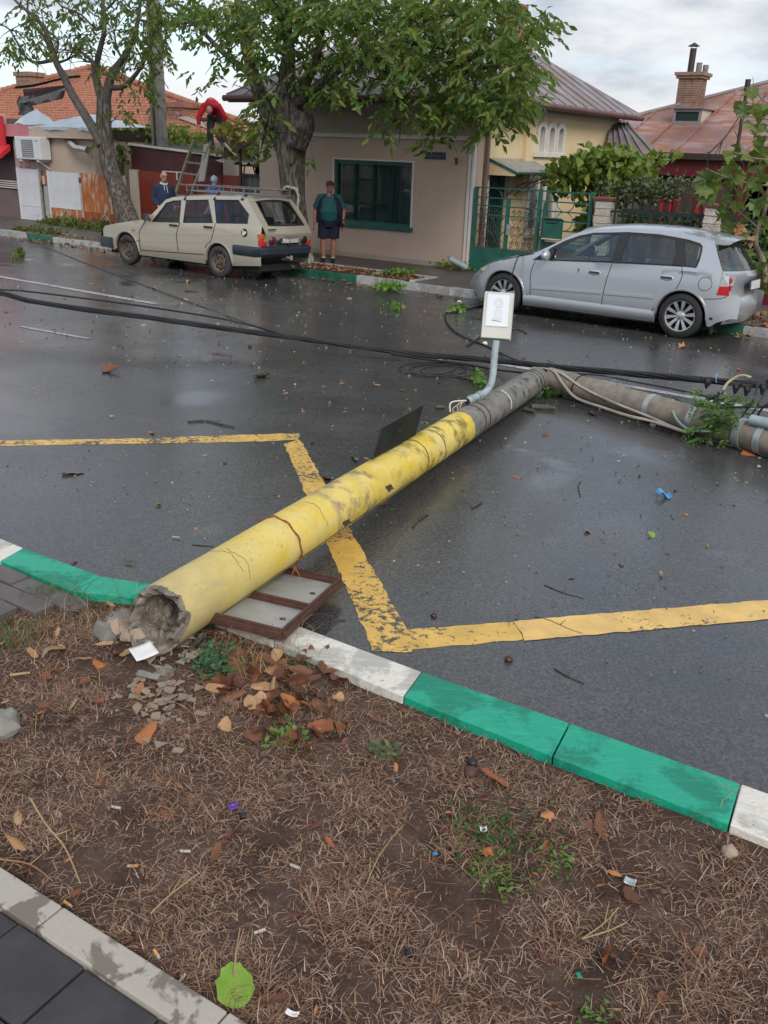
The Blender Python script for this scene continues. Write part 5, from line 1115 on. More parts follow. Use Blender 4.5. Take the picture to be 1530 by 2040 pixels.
gp = thing('gate_post', 'grey post with rusty lock box between the white gate door and leaf', 'gate post', -21.60, 15.40, -.36)
mb = MB(); mb.bb(-.07, .09, -.03, .03, 0, .98); mb.build('post', M['galv_dull'], gp); mb = MB(); mb.bb(-.16, .12, -.06, -.02, .98, 1.22); lb = mb.build('lock_plate', M['rust_deep'], gp); mb = MB(); mb.bb(-.02, .06, -.075, -.06, 1.0, 1.2); mb.build('lock', M['plaster_beige'], lb)
gp2 = thing('gate_post', 'thin rusty hinge post between the white leaf and the orange leaf', 'gate post', -20.09, 15.34, -.36); mb = MB(); mb.cyl((0, 0, 0), (0, 0, 1.30), .03, 8); mb.build('post', M['galv_dull'], gp2)
for z in (.15, 1.1): mb = MB(); mb.cyl((0, 0, z), (0, 0, z+.12), .045, 8); mb.build('hinge', M['rust_brown'], gp2)
# ------------------------------------------------------------------ house with the orange tiled roof
th_ = thing('tiled_house', 'long house with damaged orange clay tile roof behind the fence', 'house')
TB, TZ0 = 20.2, 1.55
pk = Vector(at_b(185, 136, 25.0)); TS = (pk.z-TZ0)/(pk.y-TB)
def tp(a, b, h=0.): return Vector((a, b, TZ0+(b-TB)*TS+h))
def on_tile(px, py):
    r_ = _ray(px, py); nn = np.array([0., -TS, 1.]); rl = np.array([r_@D, r_@Nn, r_[2]]); cl = np.array([0, 0, CAM_H]); k = (np.array([0, TB, TZ0])-cl)@nn/(rl@nn); return cl+rl*k
Lh = on_tile(4, 184); Pk = on_tile(185, 136); Rh = on_tile(486, 249)
def span(b):
    """left and right ends of the tile course at station b"""
    l = Lh[0]+(Pk[0]-Lh[0])*(b-Lh[1])/(Pk[1]-Lh[1]); r = Pk[0]+(Rh[0]-Pk[0])*(b-Pk[1])/(Rh[1]-Pk[1]); return l, r
NB = 30; trf = hb('roof', M['brown_wall'], [(-40, -39.9, TB+2, TB+2.1, 1, 1.1)], th_)
trf.data.clear_geometry(); mb = MB(); l0, r0_ = span(TB); mb.prism([tp(l0, TB, -.06), tp(r0_, TB, -.06), tp(Pk[0], Pk[1], -.06)], (0, 0, -.1)); trf.data = mb.mesh('roof', M['brown_wall'])
for k in range(NB):
    b0 = TB+(Pk[1]-TB)*k/NB; b1 = TB+(Pk[1]-TB)*(k+1)/NB; l_, r_ = span(b0); l_ = max(l_, -46)
    n_ = max(4, int((r_-l_)/.055)); sg_ = .006*mnoise.noise(Vector((k*.7, 0, 0)))
    mb = MB(); top, bot, lip = [], [], []
    for i in range(n_+1):
        a = l_+(r_-l_)*i/n_; w_ = .022*math.sin(a*2*math.pi/.22)+.018*mnoise.noise(Vector((a*.9, k*.5, 0)))+.03*mnoise.noise(Vector((a*.25, k*.12, 5)))
        j = .02*mnoise.noise(Vector((math.floor(a/.22)*3.1, k*1.7, 2)))
        top.append(tp(a, b1+.05, .0+w_*.6)); bot.append(tp(a, b0+j, .055+w_)); lip.append(tp(a, b0+j, .0))
    m_ = len(top); mb.add(lip+bot+top, [(i, i+1, m_+i+1, m_+i) for i in range(m_-1)]+[(m_+i, m_+i+1, 2*m_+i+1, 2*m_+i) for i in range(m_-1)]); mb.build('tile_course', M['tile'], trf)
nr = 26
for k in range(nr):
    p, q = Vector(Pk).lerp(Vector(Rh), k/nr), Vector(Pk).lerp(Vector(Rh), (k+1.12)/nr); mb = MB(); mb.tube([p+Vector((0, 0, .07)), q+Vector((0, 0, .05))], [.10, .12], 8); mb.build('ridge_tile', M['tile'], trf, smooth=60)
for k in range(16):
    p, q = Vector(Lh).lerp(Vector(Pk), k/16), Vector(Lh).lerp(Vector(Pk), (k+1.1)/16); mb = MB(); mb.tube([p+Vector((0, 0, .07)), q+Vector((0, 0, .05))], [.12, .10], 8); mb.build('ridge_tile', M['tile'], trf, smooth=60)
hb('wall', M['tan'], [(-44, -21.5, TB+.5, TB+4, -.36, TZ0+.05)], th_)
def chim(name, px, py0, py1, wpx, m_, cap):
    q = on_tile(px, py1); b = q[1]; a = q[0]; z1 = at_b(px, py0, b)[2]; w_ = abs(at_b(px+wpx/2, py1, b)[0]-at_b(px-wpx/2, py1, b)[0])/2
    o = hb(name, m_, [(a-w_, a+w_, b-w_*.7, b+w_*.7, q[2]-.5, z1)], th_, bevel=.02)
    n_ = max(2, int((z1-q[2])/.14))
    for k in range(n_):
        for j in range(2): mb = MB(); x0 = a-w_+w_*j+.01; mb.bb(x0, x0+w_-.02, b-w_*.7-.015, b-w_*.7+.03, q[2]+.02+.14*k+.01, q[2]+.02+.14*k+.125); mb.build('brick', m_, o)
    if cap: hb('chimney_cap', m_, [(a-w_-.06, a+w_+.06, b-w_*.7-.06, b+w_*.7+.06, z1-.10, z1+.05)], o)
chim('chimney', 61, 147, 172, 28, M['brick_pale'], True); chim('chimney', 137, 140, 160, 20, M['brick_pale'], False); chim('chimney', 361, 208, 232, 34, M['brick'], True)
mb = MB(); mb.grid(lambda u, v: Vector(on_tile(330+75*u+12*v, 224+14*v+26*u))+Vector((0, 0, .10+.05*math.sin(u*5)*math.sin(v*3))), 8, 5); mb.build('mortar_patch', M['mortar'], trf, smooth=60)
for px, py, w_, h in ((405, 243, 16, 4), (352, 257, 9, 2), (450, 252, 8, 3), (444, 244, 6, 3)):
    mb = MB(); mb.poly([Vector(on_tile(x, y))+Vector((0, 0, .085)) for x, y in ((px-w_, py-h), (px+w_*.6, py-h*.4), (px+w_, py+h), (px-w_*.4, py+h*.7))]); mb.build('missing_tiles', M['dark_inside'], trf)
th_.rotation_euler = (0, 0, ANG)
# ------------------------------------------------------------------ wine red yard front with gate, grey boards, white post
yf = thing('yard_shed', 'maroon sheet lean-to front above brick red sheet gates with a white top edge', 'shed')
YB = 16.2
hb('upper_sheet', M['maroon'], [(-19.15, -16.95, YB, YB+.04, 1.06, 1.52), (-16.93, -16.02, YB, YB+.04, .98, 1.46)], yf)
mb = MB(); mb.prism([(-19.15, YB, 1.52), (-19.15, YB, 1.66), (-16.02, YB, 1.50), (-16.02, YB, 1.46), (-16.94, YB, 1.46), (-16.95, YB, 1.52)], (0, .04, 0)); mb.build('gable_strip', M['maroon'], yf)
mb = MB(); mb.beam((-19.2, YB-.02, 1.69), (-16.0, YB-.02, 1.515), .05, .05); mb.build('white_edge', M['trim_white'], yf)
mb = MB(); mb.hexa([(-19.2, YB, 1.60), (-16.0, YB, 1.43), (-16.0, YB+3, 1.60), (-19.2, YB+3, 1.75)], [(-19.2, YB, 1.67), (-16.0, YB, 1.495), (-16.0, YB+3, 1.67), (-19.2, YB+3, 1.82)]); mb.build('roof_sheet', M['tar_sheet'], yf)
for a0, a1, c_ in ((-18.85, -17.45, 'red_sheet'), (-17.42, -16.88, 'red_sheet'), (-16.85, -15.98, 'red_sheet'), (-15.95, -15.15, 'red_sheet')): hb('gate_panel', M[c_], [(a0, a1, YB-.06, YB-.03, -.36, 1.08 if a0 < -16 else 1.10)], yf)
hb('white_post', M['plaster_pale'], [(-19.15, -18.88, YB-.1, YB+.1, -.36, 1.10)], yf)
for a in (-17.435, -16.865, -15.965): hb('gate_stile', M['maroon'], [(a-.02, a+.02, YB-.08, YB-.02, -.36, 1.1)], yf)
hb('gate_rail', M['trim_white'], [(-17.95, -17.2, YB-.09, YB-.06, 1.09, 1.115), (-17.46, -17.42, YB-.09, YB-.06, .92, 1.09)], yf)
yf.rotation_euler = (0, 0, ANG)
gf = thing('board_fence', 'grey green board fence with ragged roof edge between red gate and tree', 'fence')
for k in range(6): a = -15.10+.31*k; hb('board', M['grey_board'], [(a, a+.30, 15.92+.01*(k % 2), 15.95+.01*(k % 2), -.36, 1.12)], gf)
hb('rail', M['iron_dark'], [(-15.1, -13.6, 15.86, 15.91, 1.12, 1.17), (-15.1, -13.3, 15.9, 15.98, 1.32, 1.36)], gf); hb('dark_gap', M['dark_inside'], [(-15.9, -13.3, 17.2, 17.25, -.3, 1.6)], gf)
mb = MB(); mb.grid(lambda u, v: (-15.9+2.3*u, 15.8+1.6*v, 1.40+.22*v+.03*math.sin(u*17)*math.sin(v*5)+.02*math.sin(u*40)), 30, 5); mb.build('roof_edge', M['galv_dull'], gf, smooth=40)
mb = MB(); mb.beam((-15.12, 15.85, -.36), (-15.08, 15.85, 1.75), .05, .05); mb.build('iron_post', M['rust_brown'], gf)
mb = MB(); mb.tube(smooth_path([Vector(at_b(x, y, 15.8)) for x, y in ((474, 305), (478, 296), (486, 292), (505, 284), (512, 290))], 5), .03, 7); mb.build('bent_branch', M['twig'], gf)
for k, pts in enumerate((((500, 318), (508, 345), (530, 378), (545, 392)), ((538, 340), (540, 360), (536, 395)), ((488, 330), (484, 360), (492, 385)))):
    mb = MB(); mb.tube([Vector(at_b(x, y, 15.85)) for x, y in pts], .016, 5); mb.build('hanging_vine', M['twig'], gf)
gf.rotation_euler = (0, 0, ANG)
for i, (pts, lab) in enumerate((([(452, 283), (470, 265), (492, 292), (470, 300)], 'torn zinc roof sheet lying on the grey fence roof'), ([(455, 300), (474, 290), (498, 296), (480, 312)], 'second bent zinc sheet on the fence roof below the first'), ([(500, 300), (540, 296), (552, 318), (515, 320)], 'wide zinc sheet hanging over the board fence edge'))):
    P_ = [Vector(at_b(x, y, 16.6-.25*i)) for x, y in pts]; mb = MB(); mb.grid(lambda u, v: (P_[0]*(1-u)+P_[1]*u)*(1-v)+(P_[3]*(1-u)+P_[2]*u)*v+Vector((0, .25*v+.05*math.sin(u*6), .02*math.sin(u*9+v*4))), 8, 5); street(tag(mb.build('roof_sheet', M['galv_dull' if i else 'roof_blue'], smooth=50), lab, 'roof sheet'))
# concrete pole still standing, ladder, plank
cp = thing('street_pole', 'square grey concrete pole standing behind the maroon yard front', 'utility pole', -18.68, 16.75, -.36)
mb = MB(); mb.rings([[Vector((sx*w_, sy*w_*.8, z)) for sx, sy in ((-1, -1), (1, -1), (1, 1), (-1, 1))] for z, w_ in ((0, .19), (2, .165), (8, .11))], True, True); mb.build('shaft', M['concrete'], cp, bevel=.015)
mb = MB(); mb.rings([[Vector((sx*w_-.02, -.006-y_, z)) for sx in (-1, 1)]+[Vector((sx*w_-.02, -.006-y_+.004, z)) for sx in (1, -1)] for z, w_, y_ in ((.3, .05, .152), (2, .045, .132), (7.8, .03, .09))], True, True); mb.build('groove', M['iron_dark'], cp)
ld = thing('ladder', 'grey green wooden ladder leaning on the maroon yard front', 'ladder')
def lpt(x, y, t): return Vector(at_b(x, y, 15.35+.75*t))
L0, L1, R0_, R1_ = Vector((-17.25, 15.2, -.36)), lpt(386, 278, .95), Vector((-16.72, 15.2, -.36)), lpt(421, 282, .95)
L0 = L1+(lpt(352, 380, .42)-L1)*1.9; R0_ = R1_+(lpt(381, 386, .42)-R1_)*1.9
k = (L1.z+.33)/(L1.z-L0.z); L0 = L1+(L0-L1)*k; k = (R1_.z+.33)/(R1_.z-R0_.z); R0_ = R1_+(R0_-R1_)*k
for p, q in ((L0, L1), (R0_, R1_)): mb = MB(); mb.beam(p, q, .05, .06, (0, 1, 0)); mb.build('rail', M['wood_ladder'], ld)
for t_ in [.10+.112*k for k in range(8)]: mb = MB(); mb.beam(L0.lerp(L1, t_), R0_.lerp(R1_, t_), .045, .04); mb.build('rung', M['wood_ladder'], ld)
ld.rotation_euler = (0, 0, ANG)
p, q = Vector(at_b(401, 362, 15.72)), Vector(at_b(413, 287, 16.05)); mb = MB(); mb.beam(p, q, .20, .035, (0, -1, .2)); pl_ = street(tag(mb.build('plank', M['wood_grey'], bevel=.004), 'weathered grey plank held upright against the ladder by the man in red', 'plank'))
p, q = Vector(at_b(432, 268, 16.6)), Vector(at_b(480, 325, 16.3)); mb = MB(); mb.beam(p, q, .14, .04, (0, -1, .3)); street(tag(mb.build('plank', M['brown_wall'], bevel=.004), 'dark brown board sloping from the man in red down to the board fence', 'plank'))
p, q = Vector(at_b(447, 285, 16.3)), Vector(at_b(478, 318, 16.2)); mb = MB(); mb.beam(p, q, .05, .03, (0, -1, .3)); street(tag(mb.build('plank', M['plaster_yellow'], bevel=.004), 'thin pale stick beside the dark brown sloping board', 'plank'))
# ------------------------------------------------------------------ cars
class Car:
    def __init__(s, name, label, paint, bn, W, belt, tumble, a_front, a_rear, zoff=0.):
        s.W = W; s.bn = bn; s.bc = bn+W/2; s.belt = belt; s.tumble = tumble; s.a0 = a_front; s.L = a_rear-a_front; s.paint = paint
        s.zg = road_z(s.bc); s.e = thing(name, label, 'car', a_front, s.bc, s.zg)
        s.roll = -math.atan(.03)
        s.e.rotation_mode = 'QUATERNION'; s.e.rotation_quaternion = (Matrix.Rotation(ANG, 4, 'Z') @ Matrix.Rotation(s.roll, 4, 'X')).to_quaternion()
        s.fr, s.rr, s.ft, s.rt = .55, .35, .13, .07          # plan rounding at the ends
    def hw(s, x, z):
        h = s.W/2
        if z > s.belt: h -= (z-s.belt)*s.tumble
        elif z < .42: h -= .06*((.42-z)/.3)**2
        else: h -= .018*((z-.62)/.3)**2 if z > .62 else 0
        if x < s.fr: h -= s.ft*((s.fr-x)/s.fr)**2.2
        if x > s.L-s.rr: h -= s.rt*((x-s.L+s.rr)/s.rr)**2
        return h
    def c(s, px, py):
        """pixel on the near flank -> (x, z) in the car"""
        x, z = s.L/2, .6
        for _ in range(7):
            h = s.hw(x, z); q = at_b(px, py, s.bc-h); x = q[0]-s.a0; z = q[2]-s.zg-.03*h
        return x, z
    def P(s, x, z, g=0., side=-1): return Vector((x, side*(s.hw(x, z)+g), z))
    def px(s, pts, g=0., side=-1): return [s.P(*s.c(*p), g, side) for p in pts]
    def build(s, mb, name, m_, parent=None, **kw): return mb.build(name, m_, parent or s.e, **kw)
    def flank_poly(s, name, pts, m_, g=0., parent=None, both=True, thick=0., far_name=None):
        q = [s.c(*p) for p in pts]; r = []
        for side in ((-1, 1) if both else (-1,)):
            mb = MB(); v = [s.P(x, z, g, side) for x, z in q]
            if thick: mb.prism(v, (0, -side*thick, 0))
            else: mb.poly(v)
            r.append(s.build(mb, name, m_, parent))
        return r
    def line(s, name, pts, r_=.0045, m_=None, g=.001, both=True, parent=None, k=4):
        q = smooth_path([Vector((*s.c(*p), 0)) for p in pts], k) if len(pts) > 2 else [Vector((*s.c(*p), 0)).lerp(Vector((*s.c(*pp), 0)), t/6) for p, pp in [(pts[0], pts[1])] for t in range(7)]
        for side in ((-1, 1) if both else (-1,)):
            mb = MB(); mb.tube([s.P(v.x, v.y, g, side) for v in q], r_, 5); s.build(mb, name, m_ or M['seam'], parent)
    def wheel(s, x, zc, r_, rim_r, wd, m_tyre, m_rim, kind, side):
        y0 = side*(s.hw(x, .4)-.015); w_ = bpy.data.objects.new('wheel', None); COL.objects.link(w_); w_.parent = s.e; w_.location = (x, y0, zc)
        ax = Vector((0, side, 0)); mb = MB()
        mb.lathe((0, -side*wd, 0), [(rim_r*.9, 0), (r_*.93, 0), (r_, .03), (r_, wd-.035), (r_*.97, wd-.012), (r_*.90, wd), (rim_r*1.12, wd+.004), (rim_r*1.0, wd-.012), (rim_r*.97, wd-.03)], ax, 40, False); s.build(mb, 'tyre', m_tyre, w_, smooth=35)
        mb = MB(); mb.lathe((0, -side*wd, 0), [(rim_r, .02), (rim_r*.97, wd-.01), (rim_r*1.02, wd-.006), (rim_r*1.02, wd-.014)], ax, 40, False)
        if kind == 'alloy':
            for k in range(10):
                t_ = 2*math.pi*(k+.3)/10; u = Vector((math.cos(t_), 0, math.sin(t_))); v = Vector((-math.sin(t_), 0, math.cos(t_)))
                pts = []
                for rr, hwid, yy in ((rim_r*.20, .013, -.030), (rim_r*.6, .019, -.018), (rim_r*.97, .027, -.012)):
                    for sg_ in (-1, 1): pts.append((u*rr+v*hwid*sg_+Vector((0, side*yy, 0)), u*rr+v*hwid*.7*sg_+Vector((0, side*(yy-.03), 0))))
                for i in (0, 2): mb.hexa([pts[i][1], pts[i+2][1], pts[i+3][1], pts[i+1][1]], [pts[i][0], pts[i+2][0], pts[i+3][0], pts[i+1][0]])
            mb.lathe((0, -side*.05, 0), [(.062, 0), (.062, .02), (.04, .032), (.0, .034)], ax, 18)
            for k in range(5): t_ = 2*math.pi*k/5; mb.cyl((.05*math.cos(t_), -side*.03, .05*math.sin(t_)), (.05*math.cos(t_), -side*.014, .05*math.sin(t_)), .009, 6)
            s.build(mb, 'rim', m_rim, w_, smooth=35)
            mb = MB(); mb.lathe((0, -side*wd*.6, 0), [(rim_r*.96, 0), (.0, .0)], ax, 30, False); mb.lathe((0, -side*.09, 0), [(rim_r*.62, 0), (rim_r*.62, .02), (0, .02)], ax, 24, False); s.build(mb, 'brake_disc', M['dark_inside'], w_)
        else:
            mb.lathe((0, -side*wd, 0), [(rim_r*.97, wd-.03), (rim_r*.80, wd-.055), (rim_r*.66, wd-.035), (rim_r*.5, wd-.028), (rim_r*.42, wd-.045), (.05, wd-.040), (.045, wd-.015), (0, wd-.012)], ax, 36, False); s.build(mb, 'rim', m_rim, w_, smooth=35)
            for k in range(8):
                t_ = 2*math.pi*k/8; mb = MB(); q = Vector((rim_r*.74*math.cos(t_), -side*.045, rim_r*.74*math.sin(t_))); mb.ell(q, (.022, .012, .022), 8, 6); s.build(mb, 'rim_hole', M['seam'], w_)
            for k in range(4): t_ = 2*math.pi*(k+.5)/4; mb = MB(); mb.cyl((.07*math.cos(t_), -side*.05, .07*math.sin(t_)), (.07*math.cos(t_), -side*.025, .07*math.sin(t_)), .011, 6); s.build(mb, 'wheel_nut', M['iron_dark'], w_)
        return w_
    def flank(s, top_px, bot, arches, rows=12, n=110):
        """painted lower flank on both sides, wheel arches cut out. top_px pixels, bot [(x, z)]"""
        tp_ = [s.c(*p) for p in top_px]; tx = [p[0] for p in tp_]; tz = [p[1] for p in tp_]
        s.top = lambda x: float(np.interp(x, tx, tz)); s.bot = lambda x: float(np.interp(x, [b[0] for b in bot], [b[1] for b in bot]))
        xs = list(np.linspace(tx[0], tx[-1], n))
        for ax_, az_, ar in arches: xs += [ax_+ar*math.cos(math.pi*k/18) for k in range(19)]
        xs = sorted(set(round(float(x), 4) for x in xs if tx[0] <= x <= tx[-1]))
        def zb(x):
            z = s.bot(x)
            for ax_, az_, ar in arches:
                if abs(x-ax_) < ar: z = max(z, az_+math.sqrt(ar*ar-(x-ax_)**2))
            return min(z, s.top(x)-.004)
        s.zb = zb; mb = MB()
        for side in (-1, 1):
            vs = []
            for x in xs:
                z0, z1 = zb(x), s.top(x)
                for j in range(rows+1): z = z0+(z1-z0)*j/rows; vs.append(s.P(x, z, 0, side))
            m_ = rows+1; fs = [(i*m_+j, (i+1)*m_+j, (i+1)*m_+j+1, i*m_+j+1) for i in range(len(xs)-1) for j in range(rows)]
            if side == 1: fs = [f[::-1] for f in fs]
            mb.add(vs, fs)
        # rolled arch lips
        for ax_, az_, ar in arches:
            for side in (-1, 1):
                rs = []
                for k in range(25):
                    t_ = math.pi*k/24; o_ = []
                    for dr, g in ((.028, -.004), (.022, .012), (.0, .010), (-.012, -.03)):
                        x, z = ax_+(ar+dr)*math.cos(t_), az_+(ar+dr)*math.sin(t_); o_.append(s.P(x, z, g, side))
                    rs.append(o_)
                mb.rings(rs, False, False)
        s.body = s.build(mb, 'body', s.paint, smooth=32)
        for ax_, az_, ar in arches:
            for side in (-1, 1):
                mb = MB(); rs = []
                for k in range(19):
                    t_ = math.pi*(k-1)/16; x, z = ax_+ar*.99*math.cos(t_), az_+ar*.99*math.sin(t_); rs.append([s.P(x, min(z, s.top(x)-.03), -.01, side), s.P(x, min(z, s.top(x)-.03), -.34, side)])
                mb.rings(rs, False, False); mb.poly([s.P(ax_+ar*math.cos(math.pi*k/12), min(az_+ar*math.sin(math.pi*k/12), s.top(ax_)-.03), -.34, side) for k in range(13)]); s.build(mb, 'wheel_well', M['dark_inside'])
        return s.body
    def across(s, name, edge, m_, crown, n=10, bow=0., inset=0., parent=None, smooth=40):
        """sheet from near to far flank through the (x, z) points of edge; crown lifts, bow pushes the middle forward (-x) or back (+x)"""
        mb = MB(); rows = []
        for i, e in enumerate(edge):
            x, z = e[0], e[1]; h = s.hw(x, z)-inset; cr = e[2] if len(e) > 2 else crown; bo = e[3] if len(e) > 3 else bow
            rows.append([Vector((x+bo*(1-(2*k/n-1)**2), h*(2*k/n-1), z+cr*(1-abs(2*k/n-1)**2.4))) for k in range(n+1)])
        mb.rings(rows, False, False); return s.build(mb, name, m_, parent, smooth=smooth)
def seat(c, x, y, m_, h=1.0):
    mb = MB(); mb.bb(x-.22, x+.26, y-.24, y+.24, .30, .44); sb = c.build(mb, 'seat', m_, bevel=.04)
    mb = MB(); mb.hexa([(x+.18, y-.23, .42), (x+.32, y-.23, .42), (x+.32, y+.23, .42), (x+.18, y+.23, .42)], [(x+.36, y-.20, .92*h), (x+.44, y-.20, .92*h), (x+.44, y+.20, .92*h), (x+.36, y+.20, .92*h)]); c.build(mb, 'seat_back', m_, sb, bevel=.03)
    mb = MB(); mb.box((x+.42, y, 1.0*h), (.08, .25, .15)); c.build(mb, 'headrest', m_, sb, bevel=.03)
def plate(c, q, ex, ey, txt, hgt):
    """number plate: centre q, unit vectors ex (reading direction) and ey (up)"""
    en = ex.cross(ey).normalized(); Mx = Matrix(((ex.x, ey.x, en.x, q.x), (ex.y, ey.y, en.y, q.y), (ex.z, ey.z, en.z, q.z), (0, 0, 0, 1)))
    o = bpy.data.objects.new('number_plate', None); COL.objects.link(o); o.parent = c.e; o.matrix_basis = Mx
    w_ = hgt*4.6
    mb = MB(); mb.box((0, 0, 0), (w_+.03, hgt+.03, .012)); c.build(mb, 'plate_frame', M['plastic_black'], o); mb = MB(); mb.box((0, 0, .005), (w_, hgt, .006)); c.build(mb, 'plate_field', M['plate_white'], o)
    mb = MB(); mb.box((-w_/2+.022, 0, .0055), (.044, hgt, .006)); c.build(mb, 'plate_band', M['plate_blue'], o)
    if txt: text_mesh(txt, hgt*1.12, .0008, 'lettering', M['ink'], o, Matrix.Translation((.022, -.004, .0095)), sx=.86)
    return o
# ---- silver hatchback
civ = Car('parked_car', 'silver five door hatchback parked on the right in front of the stone pillars', M['silver'], 12.05, 1.52, .86, .34, at_b(934, 575, 12.12)[0], at_b(1485, 590, 12.75)[0])
civ.fr, civ.ft = .62, .20; civ.rr, civ.rt = .42, .12
c = civ
hoodtop = [(936, 562), (944, 547), (956, 535), (971, 527), (1000, 517.5), (1037, 510), (1059, 518)]
belt = [(1098, 519.5), (1218, 524), (1300, 528), (1357, 531.5), (1386, 534), (1438, 540), (1439.5, 588), (1476, 592)]
fw_, rw_ = c.c(1001, 599), c.c(1352.7, 633.6); ra = .335
L = c.L; bot = [(0, .30), (.05, .20), (.25, .17), (fw_[0], .16), (fw_[0]+.5, .17), (rw_[0]-.45, .17), (rw_[0]+.4, .2), (L-.15, .26), (L, .32)]
c.flank(hoodtop+belt, bot, [(fw_[0], .285, ra), (rw_[0], .285, ra)])
for sd_ in (-1, 1):
    c.wheel(fw_[0], .292, .292, .195, .19, M['black_rubber'], M['alloy'], 'alloy', sd_); c.wheel(rw_[0], .292, .292, .195, .19, M['black_rubber'], M['alloy'], 'alloy', sd_)
# upper body in paint: pillar, roof rail, rear quarter
outer = [(1037, 510), (1065, 503.5), (1101, 487), (1129, 472), (1158, 460.5), (1193, 456), (1250, 455), (1310, 458.5), (1360, 465), (1400, 473.5), (1422, 480)]
inner = [(1059, 518), (1080, 505), (1099, 492), (1124, 479.5), (1152, 469.5), (1182, 463.5), (1250, 462.5), (1310, 466.5), (1345, 472.5), (1370, 477.5), (1394, 485)]
mb = MB()
for side in (-1, 1):
    o_, i_ = c.px(outer, 0, side), c.px(inner, 0, side); mb.rings([o_, i_], False, False)
    mb.poly([*c.px([(1422, 480), (1426, 499), (1434, 526), (1438.5, 541), (1412, 537.5), (1386, 534), (1392, 521), (1397, 503), (1398.5, 491), (1394, 485)], 0, side)])
c.build(mb, 'cabin_side', c.paint, smooth=40)
# black surrounds and glass
for nm, pts in (('sail_panel', [(1059, 518), (1099, 492), (1104, 499), (1097, 519.5)]), ('pillar_trim', [(1234, 463.5), (1254, 463.5), (1233, 525.5), (1216, 524)]), ('pillar_trim', [(1342, 472), (1362, 477), (1365, 532), (1336, 530.5), (1345, 506)]),
                ('window_surround', [(1383, 532.5), (1393, 505), (1394, 494), (1390, 489), (1362, 482), (1361, 477), (1394, 485), (1398.5, 491), (1397, 503), (1386, 534), (1364, 532), (1364, 529.5)]), ('window_surround', [(1099, 492), (1124, 479.5), (1152, 469.5), (1182, 463.5), (1234, 463.5), (1234, 467), (1181, 468), (1151, 475), (1107, 498)]), ('window_surround', [(1254, 463.5), (1310, 466.5), (1342, 472), (1342, 476.5), (1253, 467.5)]), ('window_surround', [(1097, 519.5), (1218, 524), (1357, 531.5), (1357, 528.5), (1218, 521), (1097, 517)])):
    c.flank_poly(nm, pts, M['plastic_black'], .003)
c.flank_poly('side_window', [(1099, 518), (1107, 498), (1151, 474.5), (1181, 467.5), (1236, 466.5), (1215, 521.5)], M['car_glass'], -.003)
c.flank_poly('side_window', [(1233, 523), (1253, 467), (1343, 476), (1345, 506), (1337, 529.5)], M['car_glass'], -.003)
c.flank_poly('side_window', [(1363, 530), (1361, 481), (1390, 489), (1394, 494), (1393, 505), (1383, 532)], M['car_glass'], -.003)
# hood, screen, roof, tailgate
wb, wt = c.c(1062, 505), c.c(1160, 461)
ht = [c.c(*p) for p in hoodtop[:6]]
c.across('bonnet', [(ht[0][0], ht[0][1]-.02, .02, -.12)]+[(x, z, .05, -.10 if i < 3 else -.02) for i, (x, z) in enumerate(ht[1:])]+[(wb[0], wb[1]-.01, .05, -.1)], c.paint, .05)
c.across('front_bumper', [(.04, .18, 0, -.10), (.0, .28, 0, -.14), (.0, .42, 0, -.14), (ht[0][0], ht[0][1]-.02, .02, -.12)], c.paint, 0)
c.across('windscreen', [(wb[0], wb[1], .02, -.1), (wt[0], wt[1], .06, -.05)], M['car_glass'], .05, inset=.06)
rf = [c.c(*p) for p in outer[4:]]
c.across('roof', [(x, z, .055, -.05*(1-i/6)) for i, (x, z) in enumerate(rf)], c.paint, .055)
sp = rf[-1]; mb = MB(); h = c.hw(*sp)
mb.rings([[(sp[0]+dx, y_*h, sp[1]+dz+.05*(1-abs(y_)**2.4)) for dx, dz in ((-.10, .012), (.12, -.005), (.20, -.035), (.12, -.045), (-.05, -.03))] for y_ in np.linspace(-1, 1, 13)], True, True); c.build(mb, 'spoiler', c.paint, smooth=50)
rl = c.c(1438.5, 541); r0 = c.c(1424, 488)
c.across('rear_window', [(r0[0], r0[1], .05, .06), (rl[0], rl[1], .0, .20)], M['car_glass'], .04, inset=.015)
c.across('rear_window_edge', [(r0[0]-.005, r0[1], 0, .0), (rl[0]-.005, rl[1], 0, .0)], M['plastic_black'], 0, n=1, inset=.02) if False else None
t1 = c.c(1439, 549); t2 = c.c(1429, 590); bz = [(L-.10, t2[1], 0, .15), (L-.05, t2[1]-.10, 0, .17), (L-.05, .34, 0, .16), (L-.10, .24, 0, .12)]
c.across('tailgate', [(rl[0], rl[1], 0, .20), (t1[0]+.01, t1[1]-.02, 0, .21), (t1[0]-.02, (t1[1]+t2[1])/2, 0, .20), (t2[0]+.04, t2[1], 0, .17)], c.paint, 0)
c.across('rear_bumper', [(t2[0]+.02, t2[1]+.01, 0, .20)]+bz, c.paint, 0, n=14)
mb = MB(); mb.bb(.25, L-.2, -c.W/2+.2, c.W/2-.2, .17, .30); mb.bb(.5, wb[0]+.2, -.7, .7, .45, c.belt-.1); c.build(mb, 'underbody', M['dark_inside'])
mb = MB(); mb.bb(fw_[0]+.35, rw_[0]-.35, -c.W/2+.05, c.W/2-.05, .15, .24); c.build(mb, 'floor_pan', M['dark_inside'])
